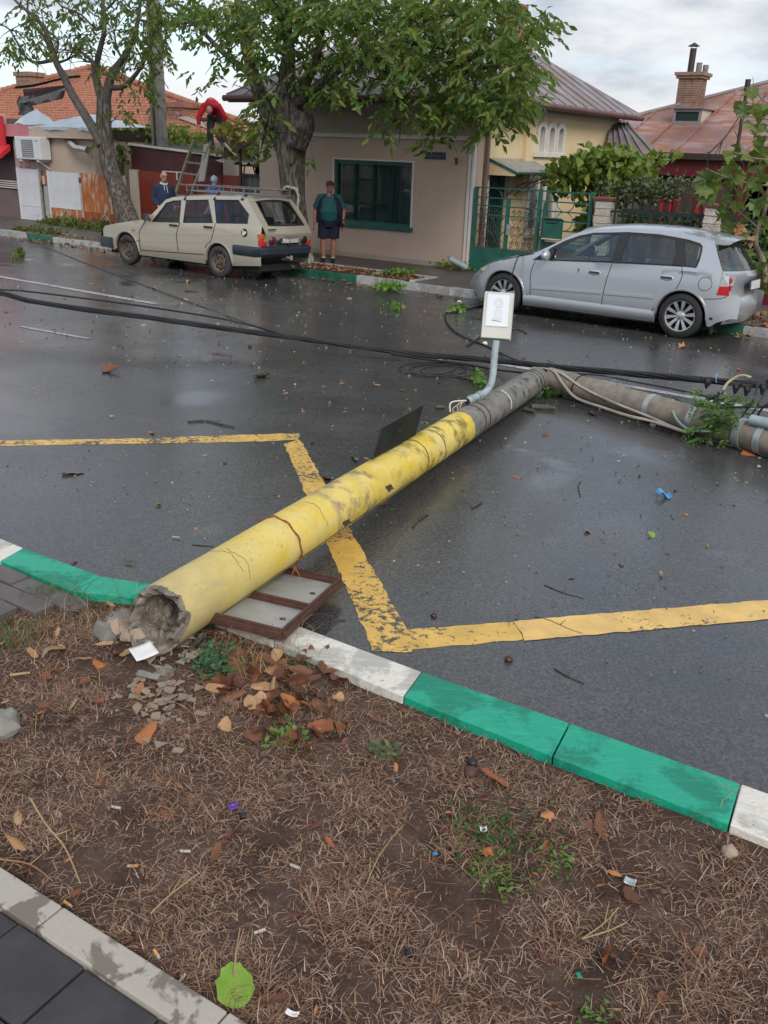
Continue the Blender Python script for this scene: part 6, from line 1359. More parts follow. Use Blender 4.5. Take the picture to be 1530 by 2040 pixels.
for side in (-1, 1):
    mb = MB(); n_ = 24; x0, x1 = fw_[0]+.34, rw_[0]-.34
    mb.rings([[c.P(x, z, g, side) for z, g in ((.33, -.005), (.27, .022), (.20, .020), (.16, -.02))] for x in np.linspace(x0, x1, n_)], False, False); c.build(mb, 'sill_skirt', c.paint, smooth=40)
    for xx in (fw_[0]+.40, rw_[0]+.40): mb = MB(); mb.hexa([c.P(xx, .10, -.06, side), c.P(xx, .10, .0, side), c.P(xx+.02, .10, .0, side), c.P(xx+.02, .10, -.06, side)], [c.P(xx-.02, .32, -.08, side), c.P(xx-.02, .32, .004, side), c.P(xx+.02, .32, .004, side), c.P(xx+.02, .32, -.08, side)]); c.build(mb, 'mud_flap', M['plastic_black'])
c.flank_poly('headlight', [(971, 526.5), (956, 535), (944, 548), (941, 553), (950, 551.5), (962, 541), (974, 530)], M['lens_head'], .006)
c.flank_poly('tail_light', [(1439.5, 547.5), (1452, 550), (1452, 571), (1433, 571)], M['lens_clear'], .010)
c.flank_poly('tail_light', [(1433, 571), (1452, 571), (1452, 590), (1427, 588)], M['lens_red'], .010)
# the lamps wrap round on to the rear
for side in (-1, 1):
    zt_, zm_, zl_ = t1[1]-.01, (t1[1]+t2[1])/2-.0, t2[1]+.01
    for z0, z1, m_ in ((zm_, zt_, 'lens_clear'), (zl_, zm_, 'lens_red')):
        mb = MB(); hh = c.hw(t1[0], z0)+.004; mb.rings([[(t1[0]+.02-.02*abs(z-zt_)/.1+.21*(1-k*k)+.008, side*hh*k, z) for z in (z0, z1)] for k in np.linspace(1.0, .74, 6)], False, False); c.build(mb, 'tail_light', M[m_])
    mb = MB(); hh = c.hw(t1[0], zt_); k = .86; mb.ell((t1[0]+.02+.21*(1-k*k)+.01, side*hh*k, zt_-.05), (.02, .045, .04)); c.build(mb, 'brake_bulb', M['lens_red'])
    mb = MB(); mb.ell((L-.045+.16*(1-.80**2), side*c.hw(L, .42)*.80, .40), (.02, .045, .055)); c.build(mb, 'reflector', M['lens_red'])
plate(c, Vector((t2[0]+.255, 0, (t1[1]+t2[1])/2)), Vector((0, 1, 0)), Vector((-.1, 0, 1)).normalized(), '', .11)
for pts in ([(1065, 520), (1056.5, 544), (1055.5, 585), (1058, 602)], [(1218, 525), (1207, 558), (1200, 590), (1197.5, 614)], [(1357, 532), (1358, 549), (1345, 576), (1318, 594), (1304, 610), (1294, 624)], [(1058, 601), (1197, 614), (1294, 624)], [(1446, 548), (1452, 560), (1446, 592), (1402, 596)], [(1000, 518), (1030, 511.5), (1062, 505)]): c.line('door_gap' if len(pts) > 3 else 'panel_gap', pts)
for pts in ([(1060, 573), (1198, 583.5)], [(1203, 584), (1302, 592.5)]):
    (x0, z0), (x1, z1) = c.c(*pts[0]), c.c(*pts[1])
    for side in (-1, 1): mb = MB(); mb.rings([[c.P(x0+(x1-x0)*t, z0+(z1-z0)*t+dz, g, side) for dz, g in ((-.022, .0), (-.016, .014), (.016, .014), (.022, .0))] for t in np.linspace(0, 1, 10)], True, True); c.build(mb, 'side_moulding', c.paint, smooth=30)
for px, py in ((1183, 543.5), (1327, 554)):
    x0, z0 = c.c(px, py)
    for side in (-1, 1):
        mb = MB(); mb.ell(c.P(x0, z0, -.006, side), (.10, .016, .042), 14, 8); hp = c.build(mb, 'door_handle', c.paint, smooth=60); mb = MB(); mb.box(c.P(x0, z0+.006, .012, side), (.15, .016, .022)); c.build(mb, 'handle_grip', M['seam' if False else 'plastic_black'], hp, bevel=.006)
x0, z0 = c.c(1403.5, 566); mb = MB(); mb.tube([c.P(x0+.085*math.cos(t_), z0+.085*math.sin(t_), .001) for t_ in [2*math.pi*k/28 for k in range(29)]], .0035, 5); c.build(mb, 'fuel_flap', M['seam'])
for side in (-1, 1):
    x0, z0 = c.c(1090, 507); mb = MB(); mb.ell(c.P(x0+.02, z0-.01, .10, side), (.06, .10, .075), 12, 8); mr = c.build(mb, 'door_mirror', c.paint, smooth=60); mb = MB(); mb.beam(c.P(x0, z0-.05, .0, side), c.P(x0, z0-.04, .07, side), .04, .04); c.build(mb, 'mirror_foot', M['plastic_black'], mr)
for x in (wb[0]+.75, wb[0]+1.65):
    for y in (-.36, .36): seat(c, x, y, M['seat_grey'], .98)
mb = MB(); mb.tube([(wb[0]+.62, -.36+.17*math.cos(t_), .78+.17*math.sin(t_)) for t_ in [2*math.pi*k/20 for k in range(21)]], .014, 6); c.build(mb, 'steering_wheel', M['plastic_black'])
mb = MB(); mb.bb(wb[0]-.1, wb[0]+.5, -.7, .7, .62, .80); c.build(mb, 'dashboard', M['plastic_black'], bevel=.05)
mb = MB(); mb.beam((L-.28, -.1, rl[1]+.02), (L-.05, .35, rl[1]+.06), .02, .02); c.build(mb, 'wiper', M['plastic_black'])
x0, z0 = c.c(1151, 540); mb = MB(); mb.poly([c.P(x0+dx, z0+dz, .004) for dx, dz in ((-.012, .03), (.014, .035), (.0, -.03))]); c.build(mb, 'stuck_leaf', M['twig'])
# ---- old beige estate
dac = Car('parked_car', 'old champagne beige estate with roof rack parked on the left by the big tree', M['champagne'], 11.62, 1.34, .80, .22, at_b(200, 480, 11.66)[0], at_b(514, 495, 11.64)[0])
c = dac; c.fr, c.ft, c.rr, c.rt = .3, .06, .2, .03; L = c.L
hoodtop = [(204, 458), (207, 450), (230, 445), (262, 440), (290, 436.5), (297, 442)]
belt = [(357, 443.5), (427, 444.5), (491, 446), (520, 450)]
fw_, rw_ = c.c(253.5, 501.5), c.c(435.5, 524)
bot = [(0, .28), (fw_[0], .2), (rw_[0], .2), (L, .28)]
c.flank(hoodtop+belt, bot, [(fw_[0], .265, .325), (rw_[0], .265, .315)])
for sd_ in (-1, 1):
    for q in (fw_, rw_): c.wheel(q[0], .270, .270, .175, .15, M['tyre_dusty'], M['rim_brown'], 'steel', sd_)
outer = [(290, 436), (299, 428), (327, 398), (340, 393), (357, 391), (420, 389.5), (480, 392), (490, 394.5)]
inner = [(300, 442), (306, 433), (328, 405), (342, 400), (357, 398.5), (420, 397.5), (472, 398), (480, 400)]
mb = MB()
for side in (-1, 1):
    mb.rings([c.px(outer, 0, side), c.px(inner, 0, side)], False, False)
    for pts in ([(357, 397), (368, 397), (363, 444), (354, 443.5)], [(411, 397), (424, 397), (430, 444.5), (421, 444.5)], [(472, 398), (490, 394.5), (503, 418), (520, 450), (491, 446), (493, 428)]): mb.poly(c.px(pts, 0, side))
c.build(mb, 'cabin_side', c.paint, smooth=40)
for pts in ([(305, 441.5), (328, 405), (342, 400.5), (357.5, 399.5), (355, 443)], [(363, 443), (368, 399.5), (411.5, 398.5), (421.5, 443.5)], [(429.5, 444), (424, 399), (471.5, 399.5), (493, 428), (490.5, 445)]):
    c.flank_poly('side_window', pts, M['car_glass_clear'], -.006)
    c.line('window_rubber', pts+[pts[0]], .010, M['plastic_black'], -.001, k=1)
wb, wt = c.c(297, 432), c.c(328, 398.5); ht = [c.c(*p) for p in hoodtop[:5]]
c.across('bonnet', [(x, z, .03, -.02) for x, z in ht]+[(wb[0], wb[1], .03, -.08)], c.paint, .03)
c.across('grille', [(.02, .3, 0, -.02), (.0, .5, 0, -.03), (ht[0][0], ht[0][1], .02, -.02)], M['plastic_black'], 0)
c.across('windscreen', [(wb[0], wb[1], .02, -.06), (wt[0], wt[1], .035, -.03)], M['car_glass_clear'], .03, inset=.05)
rf = [c.c(*p) for p in outer[2:]]
c.across('roof', [(x, z, .04, 0) for x, z in rf], c.paint, .04)
rt_, rb_ = rf[-1], c.c(520, 450)
low = c.c(514.5, 494); crease = c.c(526, 467)
def rear_pt(t, y):   # rear face: slanted glass above, upright panel below
    return None
c.across('tailgate_frame', [(rt_[0], rt_[1], .04, .02), (rt_[0]+.05, rt_[1]-.06, .03, .03)], c.paint, 0)
g0, g1 = (rt_[0]+.05, rt_[1]-.06), (rb_[0], rb_[1]+.0)
c.across('rear_window', [(g0[0], g0[1], .03, .03), (g1[0], g1[1], 0, .04)], M['car_glass_clear'], 0, inset=.13)
for side in (-1, 1):
    mb = MB(); mb.poly([Vector((g0[0], side*c.hw(*g0), g0[1])), Vector((g0[0]+.012, side*(c.hw(*g0)-.135), g0[1]+.01)), Vector((g1[0]+.015, side*(c.hw(*g1)-.135), g1[1])), Vector((g1[0], side*c.hw(*g1), g1[1]))]); c.build(mb, 'rear_pillar', c.paint)
    mb = MB(); mb.tube([Vector((g0[0]+.012, side*(c.hw(*g0)-.14), g0[1]+.01)), Vector((g1[0]+.015, side*(c.hw(*g1)-.14), g1[1]+.0))], .012, 5); c.build(mb, 'window_rubber', M['plastic_black'])
for q, cr in ((g0, .03), (g1, .0)): mb = MB(); mb.tube([Vector((q[0]+.012+.03*(1-y*y), y*(c.hw(*q)-.14), q[1]+cr*(1-y*y)+.004)) for y in np.linspace(-1, 1, 9)], .013, 5); c.build(mb, 'window_rubber', M['plastic_black'])
zc_ = crease[1]-.01; xr = crease[0]+.01; xb = low[0]+.03
c.across('tailgate', [(g1[0], g1[1], 0, .04), (xr, zc_+.02, 0, .05), (xr, zc_-.01, 0, .05), (xb, low[1]+.02, 0, .04)], c.paint, 0, smooth=25)
zb0, zb1 = low[1]-.155, low[1]+.012
mb = MB(); sec = ((-.06, zb0), (.03, zb0-.0), (.075, zb0+.05), (.08, zb1-.03), (.05, zb1), (-.06, zb1))
def bump_ring(x, y, nx, ny): return [(x+dx*nx, y+dx*ny, z) for dx, z in sec]
hb_ = c.W/2-.01; rs = []
rs.append(bump_ring(rw_[0]+.37, -hb_, 0, -.5)); rs.append(bump_ring(xb-.12, -hb_, 0, -.6)); rs.append(bump_ring(xb-.03, -hb_+.05, .7, -.7))
for y in np.linspace(-hb_+.12, hb_-.12, 9): rs.append(bump_ring(xb+.015, y, 1, 0))
rs.append(bump_ring(xb-.03, hb_-.05, .7, .7)); rs.append(bump_ring(xb-.12, hb_, 0, .6)); rs.append(bump_ring(rw_[0]+.37, hb_, 0, .5))
mb.rings(rs, True, True); c.build(mb, 'rear_bumper', M['bumper_navy'], smooth=35)
fz0, fz1 = .26, .46; sec = ((-.05, fz0), (.05, fz0+.01), (.07, fz1-.04), (.05, fz1), (-.05, fz1)); rs = [bump_ring(.40, -hb_+.0, 0, -.6), bump_ring(.06, -hb_+.02, 0, -.6), bump_ring(.0, -hb_+.08, -.7, -.7)]+[bump_ring(-.03, y, -1, 0) for y in np.linspace(-hb_+.14, hb_-.14, 7)]+[bump_ring(.0, hb_-.08, -.7, .7), bump_ring(.06, hb_-.02, 0, .6), bump_ring(.40, hb_, 0, .6)]
mb = MB(); mb.rings(rs, True, True); c.build(mb, 'front_bumper', M['bumper_navy'], smooth=35)
c.across('rear_valance', [(xb+.03, zb0+.03, 0, 0), (xb-.02, zb0-.03, 0, 0)], M['iron_dark'], 0)
mb = MB(); mb.bb(.2, L-.1, -.55, .55, .17, .28); mb.bb(.3, wb[0]+.1, -.6, .6, .4, c.belt-.1); c.build(mb, 'underbody', M['dark_inside'])
mb = MB(); mb.bb(fw_[0]+.33, rw_[0]-.33, -c.W/2+.04, c.W/2-.04, .2, .25); c.build(mb, 'floor_pan', M['dark_inside'])
mb = MB(); mb.tube([(L-.5, .3, .22), (L-.05, .32, .22)], .03, 8); mb.tube([(fw_[0]+.6, .15, .2), (L-.8, .2, .2)], .025, 8); c.build(mb, 'exhaust', M['rim_brown'])
mb = MB(); mb.bb(xb+.12, xb+.15, -.02, .02, zb0-.05, zb0+.02); mb.cyl((xb+.02, 0, zb0-.02), (xb+.14, 0, zb0-.02), .018, 8); c.build(mb, 'tow_bar', M['galv_dull'])
lz0, lz1 = low[1]+.02, crease[1]+.0
for side in (-1, 1):
    h = c.hw(L, lz0)
    for z0, z1, m_ in ((lz0, lz0+(lz1-lz0)*.55, 'lens_red'), (lz0+(lz1-lz0)*.55, lz1, 'lens_amber')):
        mb = MB(); mb.hexa([(xb-.14, side*(h+.006), z0), (xb+.035, side*(h+.006), z0), (xb+.045, side*(h-.13), z0), (xb-.1, side*(h-.13), z0)], [(xb-.13, side*(h+.006), z1), (xb+.035, side*(h+.006), z1), (xb+.045, side*(h-.13), z1), (xb-.1, side*(h-.13), z1)]); c.build(mb, 'tail_light', M[m_], bevel=.012)
xq = xb+.075; zq = (lz0+lz1)/2+.02
mb = MB(); mb.box((xq-.01, -.02, zq+.0), (.03, .60, .20)); c.build(mb, 'plate_recess', M['plastic_black'], bevel=.02)
plate(c, Vector((xq+.015, -.0, zq-.01)), Vector((0, 1, 0)), Vector((0, 0, 1)), 'CT\u00b755 STE', .105)
for y, m_ in ((-.42, 'lens_dark'), (.40, 'nut_black')): mb = MB(); mb.lathe((xq-.02, y, zq-.02), [(.075, 0), (.075, .03), (.06, .045), (0, .05)], (1, 0, 0), 18); c.build(mb, 'fog_light', M[m_], smooth=50)
mb = MB(); mb.lathe((xq-.01, 0, lz0+.02), [(.035, 0), (.035, .02), (0, .03)], (1, 0, 0), 12); c.build(mb, 'tailgate_lock', M['plastic_black'])
mb = MB(); mb.box((xr+.035, -.48, zc_+.085), (.012, .19, .022)); c.build(mb, 'tailgate_badge', M['iron_dark']); mb = MB(); mb.box((xr+.03, .62, zc_+.075), (.012, .03, .03)); c.build(mb, 'badge', M['iron_dark'])
mb = MB(); mb.beam((g1[0]+.05, .05, g1[1]-.07), (g1[0]-.0, .15, g1[1]+.09), .014, .014); c.build(mb, 'wiper', M['plastic_black'])
for pts in ([(290, 437), (283, 448), (276, 463), (277, 482), (279, 497)], [(356, 443.5), (352, 458), (350, 470), (352, 486), (354, 501)], [(427, 445), (424, 458), (419, 478), (412, 486), (407, 494)], [(279, 498), (354, 503.5), (405, 507)], [(234, 480), (279, 480)]): c.line('door_gap' if len(pts) > 3 else 'panel_gap', pts, .0065)
for pts, r_ in (([(207, 461), (276, 463), (350, 467), (420, 468), (512, 471)], .004), ([(277, 480), (350, 483), (419, 484)], .005)): c.line('body_crease', pts, r_, c.paint, .0)
for px, py in ((344, 449), (413, 452.5)):
    x0, z0 = c.c(px, py)
    for side in (-1, 1): mb = MB(); mb.box(c.P(x0, z0, .012, side), (.20, .03, .035)); c.build(mb, 'door_handle', M['plastic_black'], bevel=.008)
for side in (-1, 1):
    x0, z0 = c.c(297, 432); mb = MB(); mb.box(c.P(x0+.02, z0+.0, .10, side), (.06, .16, .12)); mr = c.build(mb, 'door_mirror', M['plastic_black'], bevel=.015); mb = MB(); mb.box(c.P(x0+.053, z0, .10, side), (.006, .13, .09)); c.build(mb, 'mirror_glass', M['chrome'], mr)
    x0, z0 = c.c(264, 458); mb = MB(); mb.box(c.P(x0, z0, .006, side), (.07, .02, .035)); c.build(mb, 'indicator', M['lens_amber'], bevel=.006)
x0, z0 = c.c(485, 464); mb = MB(); mb.poly([c.P(x0+.07*math.cos(t_), z0+.07*math.sin(t_), .004) for t_ in [2*math.pi*k/20 for k in range(20)]]); st_ = c.build(mb, 'round_sticker', M['ink'])
mb = MB(); mb.poly([c.P(x0+dx, z0+dz, .006) for dx, dz in ((-.045, -.04), (-.02, -.05), (.02, -.02), (.05, .0), (.03, .03), (-.01, .02), (-.02, .05), (-.045, .04))]); c.build(mb, 'sticker_emblem', M['trim_white'], st_)
# roof rack
rk = bpy.data.objects.new('roof_rack', None); COL.objects.link(rk); rk.parent = c.e
q0, q1 = c.c(360, 388), c.c(497, 388); zr = rf[2][1]+.05; hwr = c.hw(1.8, zr)-.10
mb = MB()
for z in (zr+.05, zr+.15):
    for y in (-hwr, hwr): mb.tube([(q0[0], y, z), (q1[0], y, z)], .011, 6)
    for x in (q0[0], q1[0]): mb.tube([(x, -hwr, z), (x, hwr, z)], .011, 6)
for k in range(7):
    x = q0[0]+(q1[0]-q0[0])*k/6
    for y in (-hwr, hwr): mb.tube([(x, y, zr+.05), (x, y, zr+.15)], .008, 5)
    mb.tube([(x, -hwr, zr+.05), (x, hwr, zr+.05)], .012, 6)
for k in range(1, 6): y = -hwr+2*hwr*k/6; mb.tube([(q0[0], y, zr+.06), (q1[0], y, zr+.06)], .008, 5)
c.build(mb, 'rack_bars', M['rack'], rk)
for px in (366, 425, 480):
    x0, z0 = c.c(px, 396)
    for side in (-1, 1): mb = MB(); mb.beam(c.P(x0, z0-.02, .012, side), Vector((x0, side*hwr, zr+.06)), .04, .03, (1, 0, 0)); c.build(mb, 'rack_clamp', M['plastic_black'], rk)
for x in (wb[0]+.75, wb[0]+1.55):
    for y in (-.35, .35): seat(c, x, y, M['seat_dark'], .95)
mb = MB(); mb.tube([(wb[0]+.5, -.35+.18*math.cos(t_), .76+.18*math.sin(t_)) for t_ in [2*math.pi*k/20 for k in range(21)]], .013, 6); c.build(mb, 'steering_wheel', M['plastic_black'])
# ------------------------------------------------------------------ people (figures face -y of their own frame)
def V(*p): return Vector(p)
def hand(mb, wrist, d, palm_n, s=1., curl=.5, thumb=1):
    """palm, four unequal bent fingers and a thumb leaving the side of the palm; d = direction of the hand, palm_n = palm normal"""
    d = d.normalized(); n = (palm_n-d*palm_n.dot(d)).normalized(); x = d.cross(n)
    mb.tube([wrist-d*.02, wrist+d*.04*s, wrist+d*.09*s], [.026*s, .036*s, .034*s], 8, True, .6)
    for k, ln in enumerate((.072, .082, .076, .058)):
        o = wrist+d*.085*s+x*(.030-.020*k)*s; q = o+(d*math.cos(curl*.5)+n*math.sin(curl*.5))*ln*.5*s; r_ = q+(d*math.cos(curl*1.5)+n*math.sin(curl*1.5))*ln*.5*s
        mb.tube([o-d*.02*s, o, q, r_], [.0095*s, .0095*s, .0088*s, .0075*s], 7)
    o = wrist+d*.03*s+x*.030*s*thumb; q = o+(d*.6+x*.7*thumb+n*.3).normalized()*.038*s; mb.tube([o-d*.01, o, q, q+(d*.9+n*.4).normalized()*.03*s], [.012*s, .012*s, .010*s, .0085*s], 7)
def head(mb, c, look, s=1.):
    look = look.normalized(); up = V(0, 0, 1); up = (up-look*up.dot(look)).normalized(); x = look.cross(up)
    Mx = Matrix((x, look, up)).transposed()
    mb.ell(c, (.076*s, .094*s, .108*s), 16, 12, Mx); mb.ell(c+look*.035*s-up*.055*s, (.055*s, .055*s, .06*s), 12, 8, Mx)
    mb.tube([c+look*.088*s+up*.02*s, c+look*.108*s-up*.018*s, c+look*.088*s-up*.026*s], [.010*s, .017*s, .010*s], 7)
    for sg_ in (-1, 1): mb.ell(c+x*.078*s*sg_-look*.005*s, (.012*s, .024*s, .032*s), 8, 6, Mx)
    mb.tube([c+look*.086*s-up*.055*s-x*.022*s, c+look*.094*s-up*.055*s, c+look*.086*s-up*.055*s+x*.022*s], [.006*s, .009*s, .006*s], 6)
    mb.tube([c+look*.085*s+up*.032*s-x*.05*s, c+look*.093*s+up*.034*s, c+look*.085*s+up*.032*s+x*.05*s], [.008*s, .010*s, .008*s], 6)
    return x, up
def eyes(parent, c, look, x, up, s=1.):
    look = look.normalized()
    for sg_ in (-1, 1): mb = MB(); mb.ell(c+look*.088*s+up*.012*s+x*.032*s*sg_, (.011*s, .008*s, .008*s), 8, 6); mb.build('eye', M['eye'], parent)
def person(label, a, b, z, rot, scale):
    t = thing('person', label, 'person', a, b, z, rot); t.scale = (scale,)*3; return t
# ---- man in teal polo and open navy vest, standing on the pavement
q = at_z(655, 522, FZ+.015); hz = at_b(663, 358, q[1])[2]; SCL = (hz-FZ)/1.80
p = person('heavy man in teal polo, open navy vest and shorts standing by the green window', q[0], q[1], FZ+.012, R(34), SCL); p.scale.x *= 1.06
body = MB(); hc = V(.01, -.02, 1.635); look = V(.05, -1, -.05)
hx, hu = head(body, hc, look, 1.05)
body.tube([V(0, .02, 1.40), V(0, 0, 1.56)], [.075, .062], 10)
body.tube([V(0, .02, .86), V(0, -.01, 1.02), V(0, -.02, 1.20), V(0, .01, 1.38), V(0, .02, 1.46)], [.17, .20, .195, .17, .09], 16)
AR = {-1: [V(-.19, .01, 1.40), V(-.30, .03, 1.12), V(-.315, -.02, .88)], 1: [V(.19, .01, 1.40), V(.30, .03, 1.13), V(.30, -.07, .90)]}
for s_ in (-1, 1):
    A = AR[s_]; body.tube([V(s_*.08, .01, 1.40), A[0], A[0].lerp(A[1], .5), A[1], A[1].lerp(A[2], .35), A[2]], [.09, .075, .058, .047, .045, .030], 10); hand(body, A[2], A[2]-A[1], V(-s_, 0, 0), 1., .55, 1 if s_ < 0 else -1)
LG = {-1: [V(-.10, 0, .92), V(-.125, -.02, .50), V(-.12, .02, .09)], 1: [V(.10, 0, .92), V(.10, -.01, .50), V(.085, .03, .09)]}
for s_ in (-1, 1):
    A = LG[s_]; body.tube([A[0], A[0].lerp(A[1], .5), A[1], A[1].lerp(A[2], .3), A[2]], [.115, .095, .062, .066, .042], 12); body.tube([A[2]+V(0, .03, -.03), A[2]+V(s_*.02, -.12, -.06)], [.035, .03], 8)
bo = remesh(body, 'body', M['skin_red'], .010, 5, p); eyes(bo, hc, look, hx, hu)
mb = MB(); mb.tube([V(0, .02, .90), V(0, -.03, 1.00), V(0, -.06, 1.12), V(0, -.03, 1.26), V(0, .01, 1.38), V(0, .01, 1.45)], [.185, .225, .235, .215, .185, .085], 18); mb.ell(V(.02, -.13, 1.08), (.17, .14, .17))
for s_ in (-1, 1): A = AR[s_]; mb.tube([V(s_*.08, .01, 1.40), A[0], A[0].lerp(A[1], .55), A[0].lerp(A[1], .82)], [.10, .092, .085, .088], 12)
remesh(mb, 'polo_shirt', M['teal'], .011, 4, p)
mb = MB()
for s_ in (-1, 1): mb.beam(V(s_*.035, -.085, 1.475), V(s_*.075, -.10, 1.42), .03, .02)
mb.build('shirt_collar', M['teal'], p); mb = MB()
for s_ in (-1, 1): mb.beam(V(s_*.06, -.10, 1.455), V(s_*.088, -.115, 1.41), .012, .014)
mb.build('collar_stripe', M['white_cloth'], p)
mb = MB()   # open vest: back and two hanging fronts
n_ = 22
for k in range(1):
    rs = []
    for zz, rx, ry in ((.86, .27, .23), (1.0, .272, .245), (1.15, .265, .25), (1.3, .24, .215), (1.42, .19, .13), (1.475, .10, .09)):
        row = []
        for j in range(n_+1):
            t_ = -math.pi*.5+R(38)+ (2*math.pi-R(76 if zz < 1.4 else 50))*j/n_ - (R(13) if zz >= 1.4 else 0)
            row.append(V(rx*math.cos(t_)+.01, ry*math.sin(t_)-.01, zz+.006*math.sin(j*1.3)))
        rs.append(row)
    rs2 = [[q_*1.0+V(q_.x*.05, q_.y*.05, 0) for q_ in r_] for r_ in rs]
    mb.rings(rs, False, False); mb.rings(rs2, False, False)
    for i in range(len(rs)-1):
        for j in (0, n_): mb.poly([rs[i][j], rs[i+1][j], rs2[i+1][j], rs2[i][j]])
    for i in (0, len(rs)-1):
        for j in range(n_): mb.poly([rs[i][j], rs[i][j+1], rs2[i][j+1], rs2[i][j]])
mb.build('vest', M['navy'], p, smooth=60)
mb = MB(); mb.tube([V(.28, -.16, .86), V(.29, -.13, .80)], [.05, .03], 8); mb.beam(V(.24, -.19, 1.1), V(.30, -.18, .80), .10, .02); mb.build('vest_flap', M['navy'], p)
mb = MB(); mb.tube([V(0, .01, .80), V(0, -.01, .95)], [.19, .205], 16)
for s_ in (-1, 1): A = LG[s_]; mb.tube([A[0], A[0].lerp(A[1], .5), A[0].lerp(A[1], .93)], [.135, .130, .122], 14)
remesh(mb, 'shorts', M['navy'], .012, 4, p)
for s_ in (-1, 1):
    A = LG[s_]; mb = MB(); mb.tube([V(A[2].x, .075, .045), V(A[2].x, .0, .055), V(A[2].x+s_*.015, -.10, .045), V(A[2].x+s_*.025, -.17, .035)], [.042, .050, .048, .030], 10, True, .9); mb.tube([A[2]+V(0, 0, -.03), A[2]+V(0, 0, .01)], [.05, .048], 10)
    sh = remesh(mb, 'shoe', M['black_cloth'], .010, 3, p); mb = MB(); mb.tube([A[2]+V(0, 0, -.01), A[2]+V(0, 0, .03)], [.047, .046], 10); mb.build('sock', M['white_cloth'], p)
mb = MB(); mb.ell(hc+V(0, .005, .055), (.088, .105, .075), 16, 10); mb.rings([[V(.075*math.cos(t_)+.01, -.09-.085*math.sin(t_)-.02, 1.685-.012*math.sin(t_)+dz) for t_ in [math.pi*k/10 for k in range(11)]] for dz in (0, .012)], True, True); remesh(mb, 'cap', M['cap_grey'], .009, 3, p)
mb = MB(); q_ = AR[1][2]; mb.tube([q_+V(0, .01, .03), q_+V(0, .008, .055)], [.036, .037], 12); mb.build('wristwatch', M['black_cloth'], p)
mb = MB(); mb.box(q_+V(.0, -.05, -.13), (.02, .075, .14), (R(-12), 0, 0)); tag(mb.build('phone', M['plastic_black'], None, bevel=.006), 'dark phone held in the left hand of the man in teal', 'phone')
ph_ = bpy.data.objects['phone']; ph_.matrix_world = Matrix.Translation(S(q[0], q[1], FZ+.012)) @ Matrix.Rotation(ANG+R(34), 4, 'Z') @ Matrix.Diagonal((SCL, SCL, SCL, 1))
# ---- bald man in a dark blue fleece, behind the estate car
bq = at_b(325, 341, 14.0); p = person('bald man with glasses in a dark blue fleece standing behind the estate car', bq[0], 14.0, FZ+.005, R(62), (bq[2]-FZ)/1.76)
look = V(.1, -1, -.12); hc = V(0, -.06, 1.635)
body = MB(); hx, hu = head(body, hc, look, 1.06); body.tube([V(0, .02, 1.40), V(0, -.03, 1.56)], [.07, .058], 10); body.tube([V(0, .02, .88), V(0, 0, 1.1), V(0, .02, 1.32), V(0, .03, 1.45)], [.16, .175, .17, .08], 14)
AR = {s_: [V(s_*.19, .03, 1.38), V(s_*.25, .06, 1.10), V(s_*.20, -.14, .95)] for s_ in (-1, 1)}; LG = {s_: [V(s_*.1, .02, .9), V(s_*.11, -.01, .48), V(s_*.11, .03, .09)] for s_ in (-1, 1)}
def dress(body, AR, LG):
    for s_ in (-1, 1):
        A = AR[s_]; body.tube([A[0]*.5+V(0, .01, A[0].z*.5), A[0], A[1], A[2]], [.08, .066, .045, .030], 10); hand(body, A[2], A[2]-A[1], V(-s_, 0, -.3), 1., .6, 1 if s_ < 0 else -1)
        A = LG[s_]; body.tube([A[0], A[0].lerp(A[1], .5), A[1], A[1].lerp(A[2], .3), A[2]], [.105, .085, .058, .058, .04], 12); body.tube([A[2]+V(0, .03, -.03), A[2]+V(0, -.12, -.06)], [.035, .03], 8)
dress(body, AR, LG); bo = remesh(body, 'body', M['skin'], .011, 5, p); eyes(bo, hc, look, hx, hu, 1.06)
def jumper(name, m_, AR, spine, radii, frac=.95, th=.02):
    mb = MB(); mb.tube(spine, radii, 16)
    for s_ in (-1, 1): A = AR[s_]; mb.tube([spine[-2].lerp(A[0], .5), A[0], A[0].lerp(A[1], .5), A[1], A[1].lerp(A[2], frac)], [.095, .085, .075, .066, .05], 12)
    return remesh(mb, name, m_, .012, 4, p)
jumper('fleece', M['navy_blue'], AR, [V(0, .01, .84), V(0, 0, 1.0), V(0, .0, 1.2), V(0, .03, 1.38), V(0, .03, 1.47)], [.19, .20, .205, .18, .095])
mb = MB(); mb.tube([V(.085*math.cos(t_), -.01+.085*math.sin(t_), 1.475+.02*math.sin(t_)) for t_ in [2*math.pi*k/16 for k in range(17)]], .016, 6); mb.build('collar', M['white_cloth'], p)
mb = MB(); mb.tube([V(-.03, -.125, 1.45), V(-.035, -.20, 1.32)], .006, 5); mb.tube([V(.03, -.125, 1.45), V(.04, -.20, 1.26)], .006, 5); mb.build('drawstring', M['white_cloth'], p)
mb = MB()
for s_ in (-1, 1): mb.tube([hc+V(.0, -.105, .01)+V(s_*(.035+.028*math.cos(t_)), 0, .02*math.sin(t_)) for t_ in [2*math.pi*k/12 for k in range(13)]], .0035, 5); mb.tube([hc+V(s_*.062, -.10, .015), hc+V(s_*.083, .0, .02)], .003, 5)
mb.build('glasses', M['eye'], p)
def trousers(m_, LG, p, top=V(0, .01, .95)):
    mb = MB(); mb.tube([V(top.x, top.y, top.z-.15), top], [.17, .18], 14)
    for s_ in (-1, 1): A = LG[s_]; mb.tube([A[0], A[0].lerp(A[1], .5), A[1], A[2]+V(0, 0, -.02)], [.125, .108, .085, .075], 12)
    remesh(mb, 'trousers', m_, .012, 4, p)
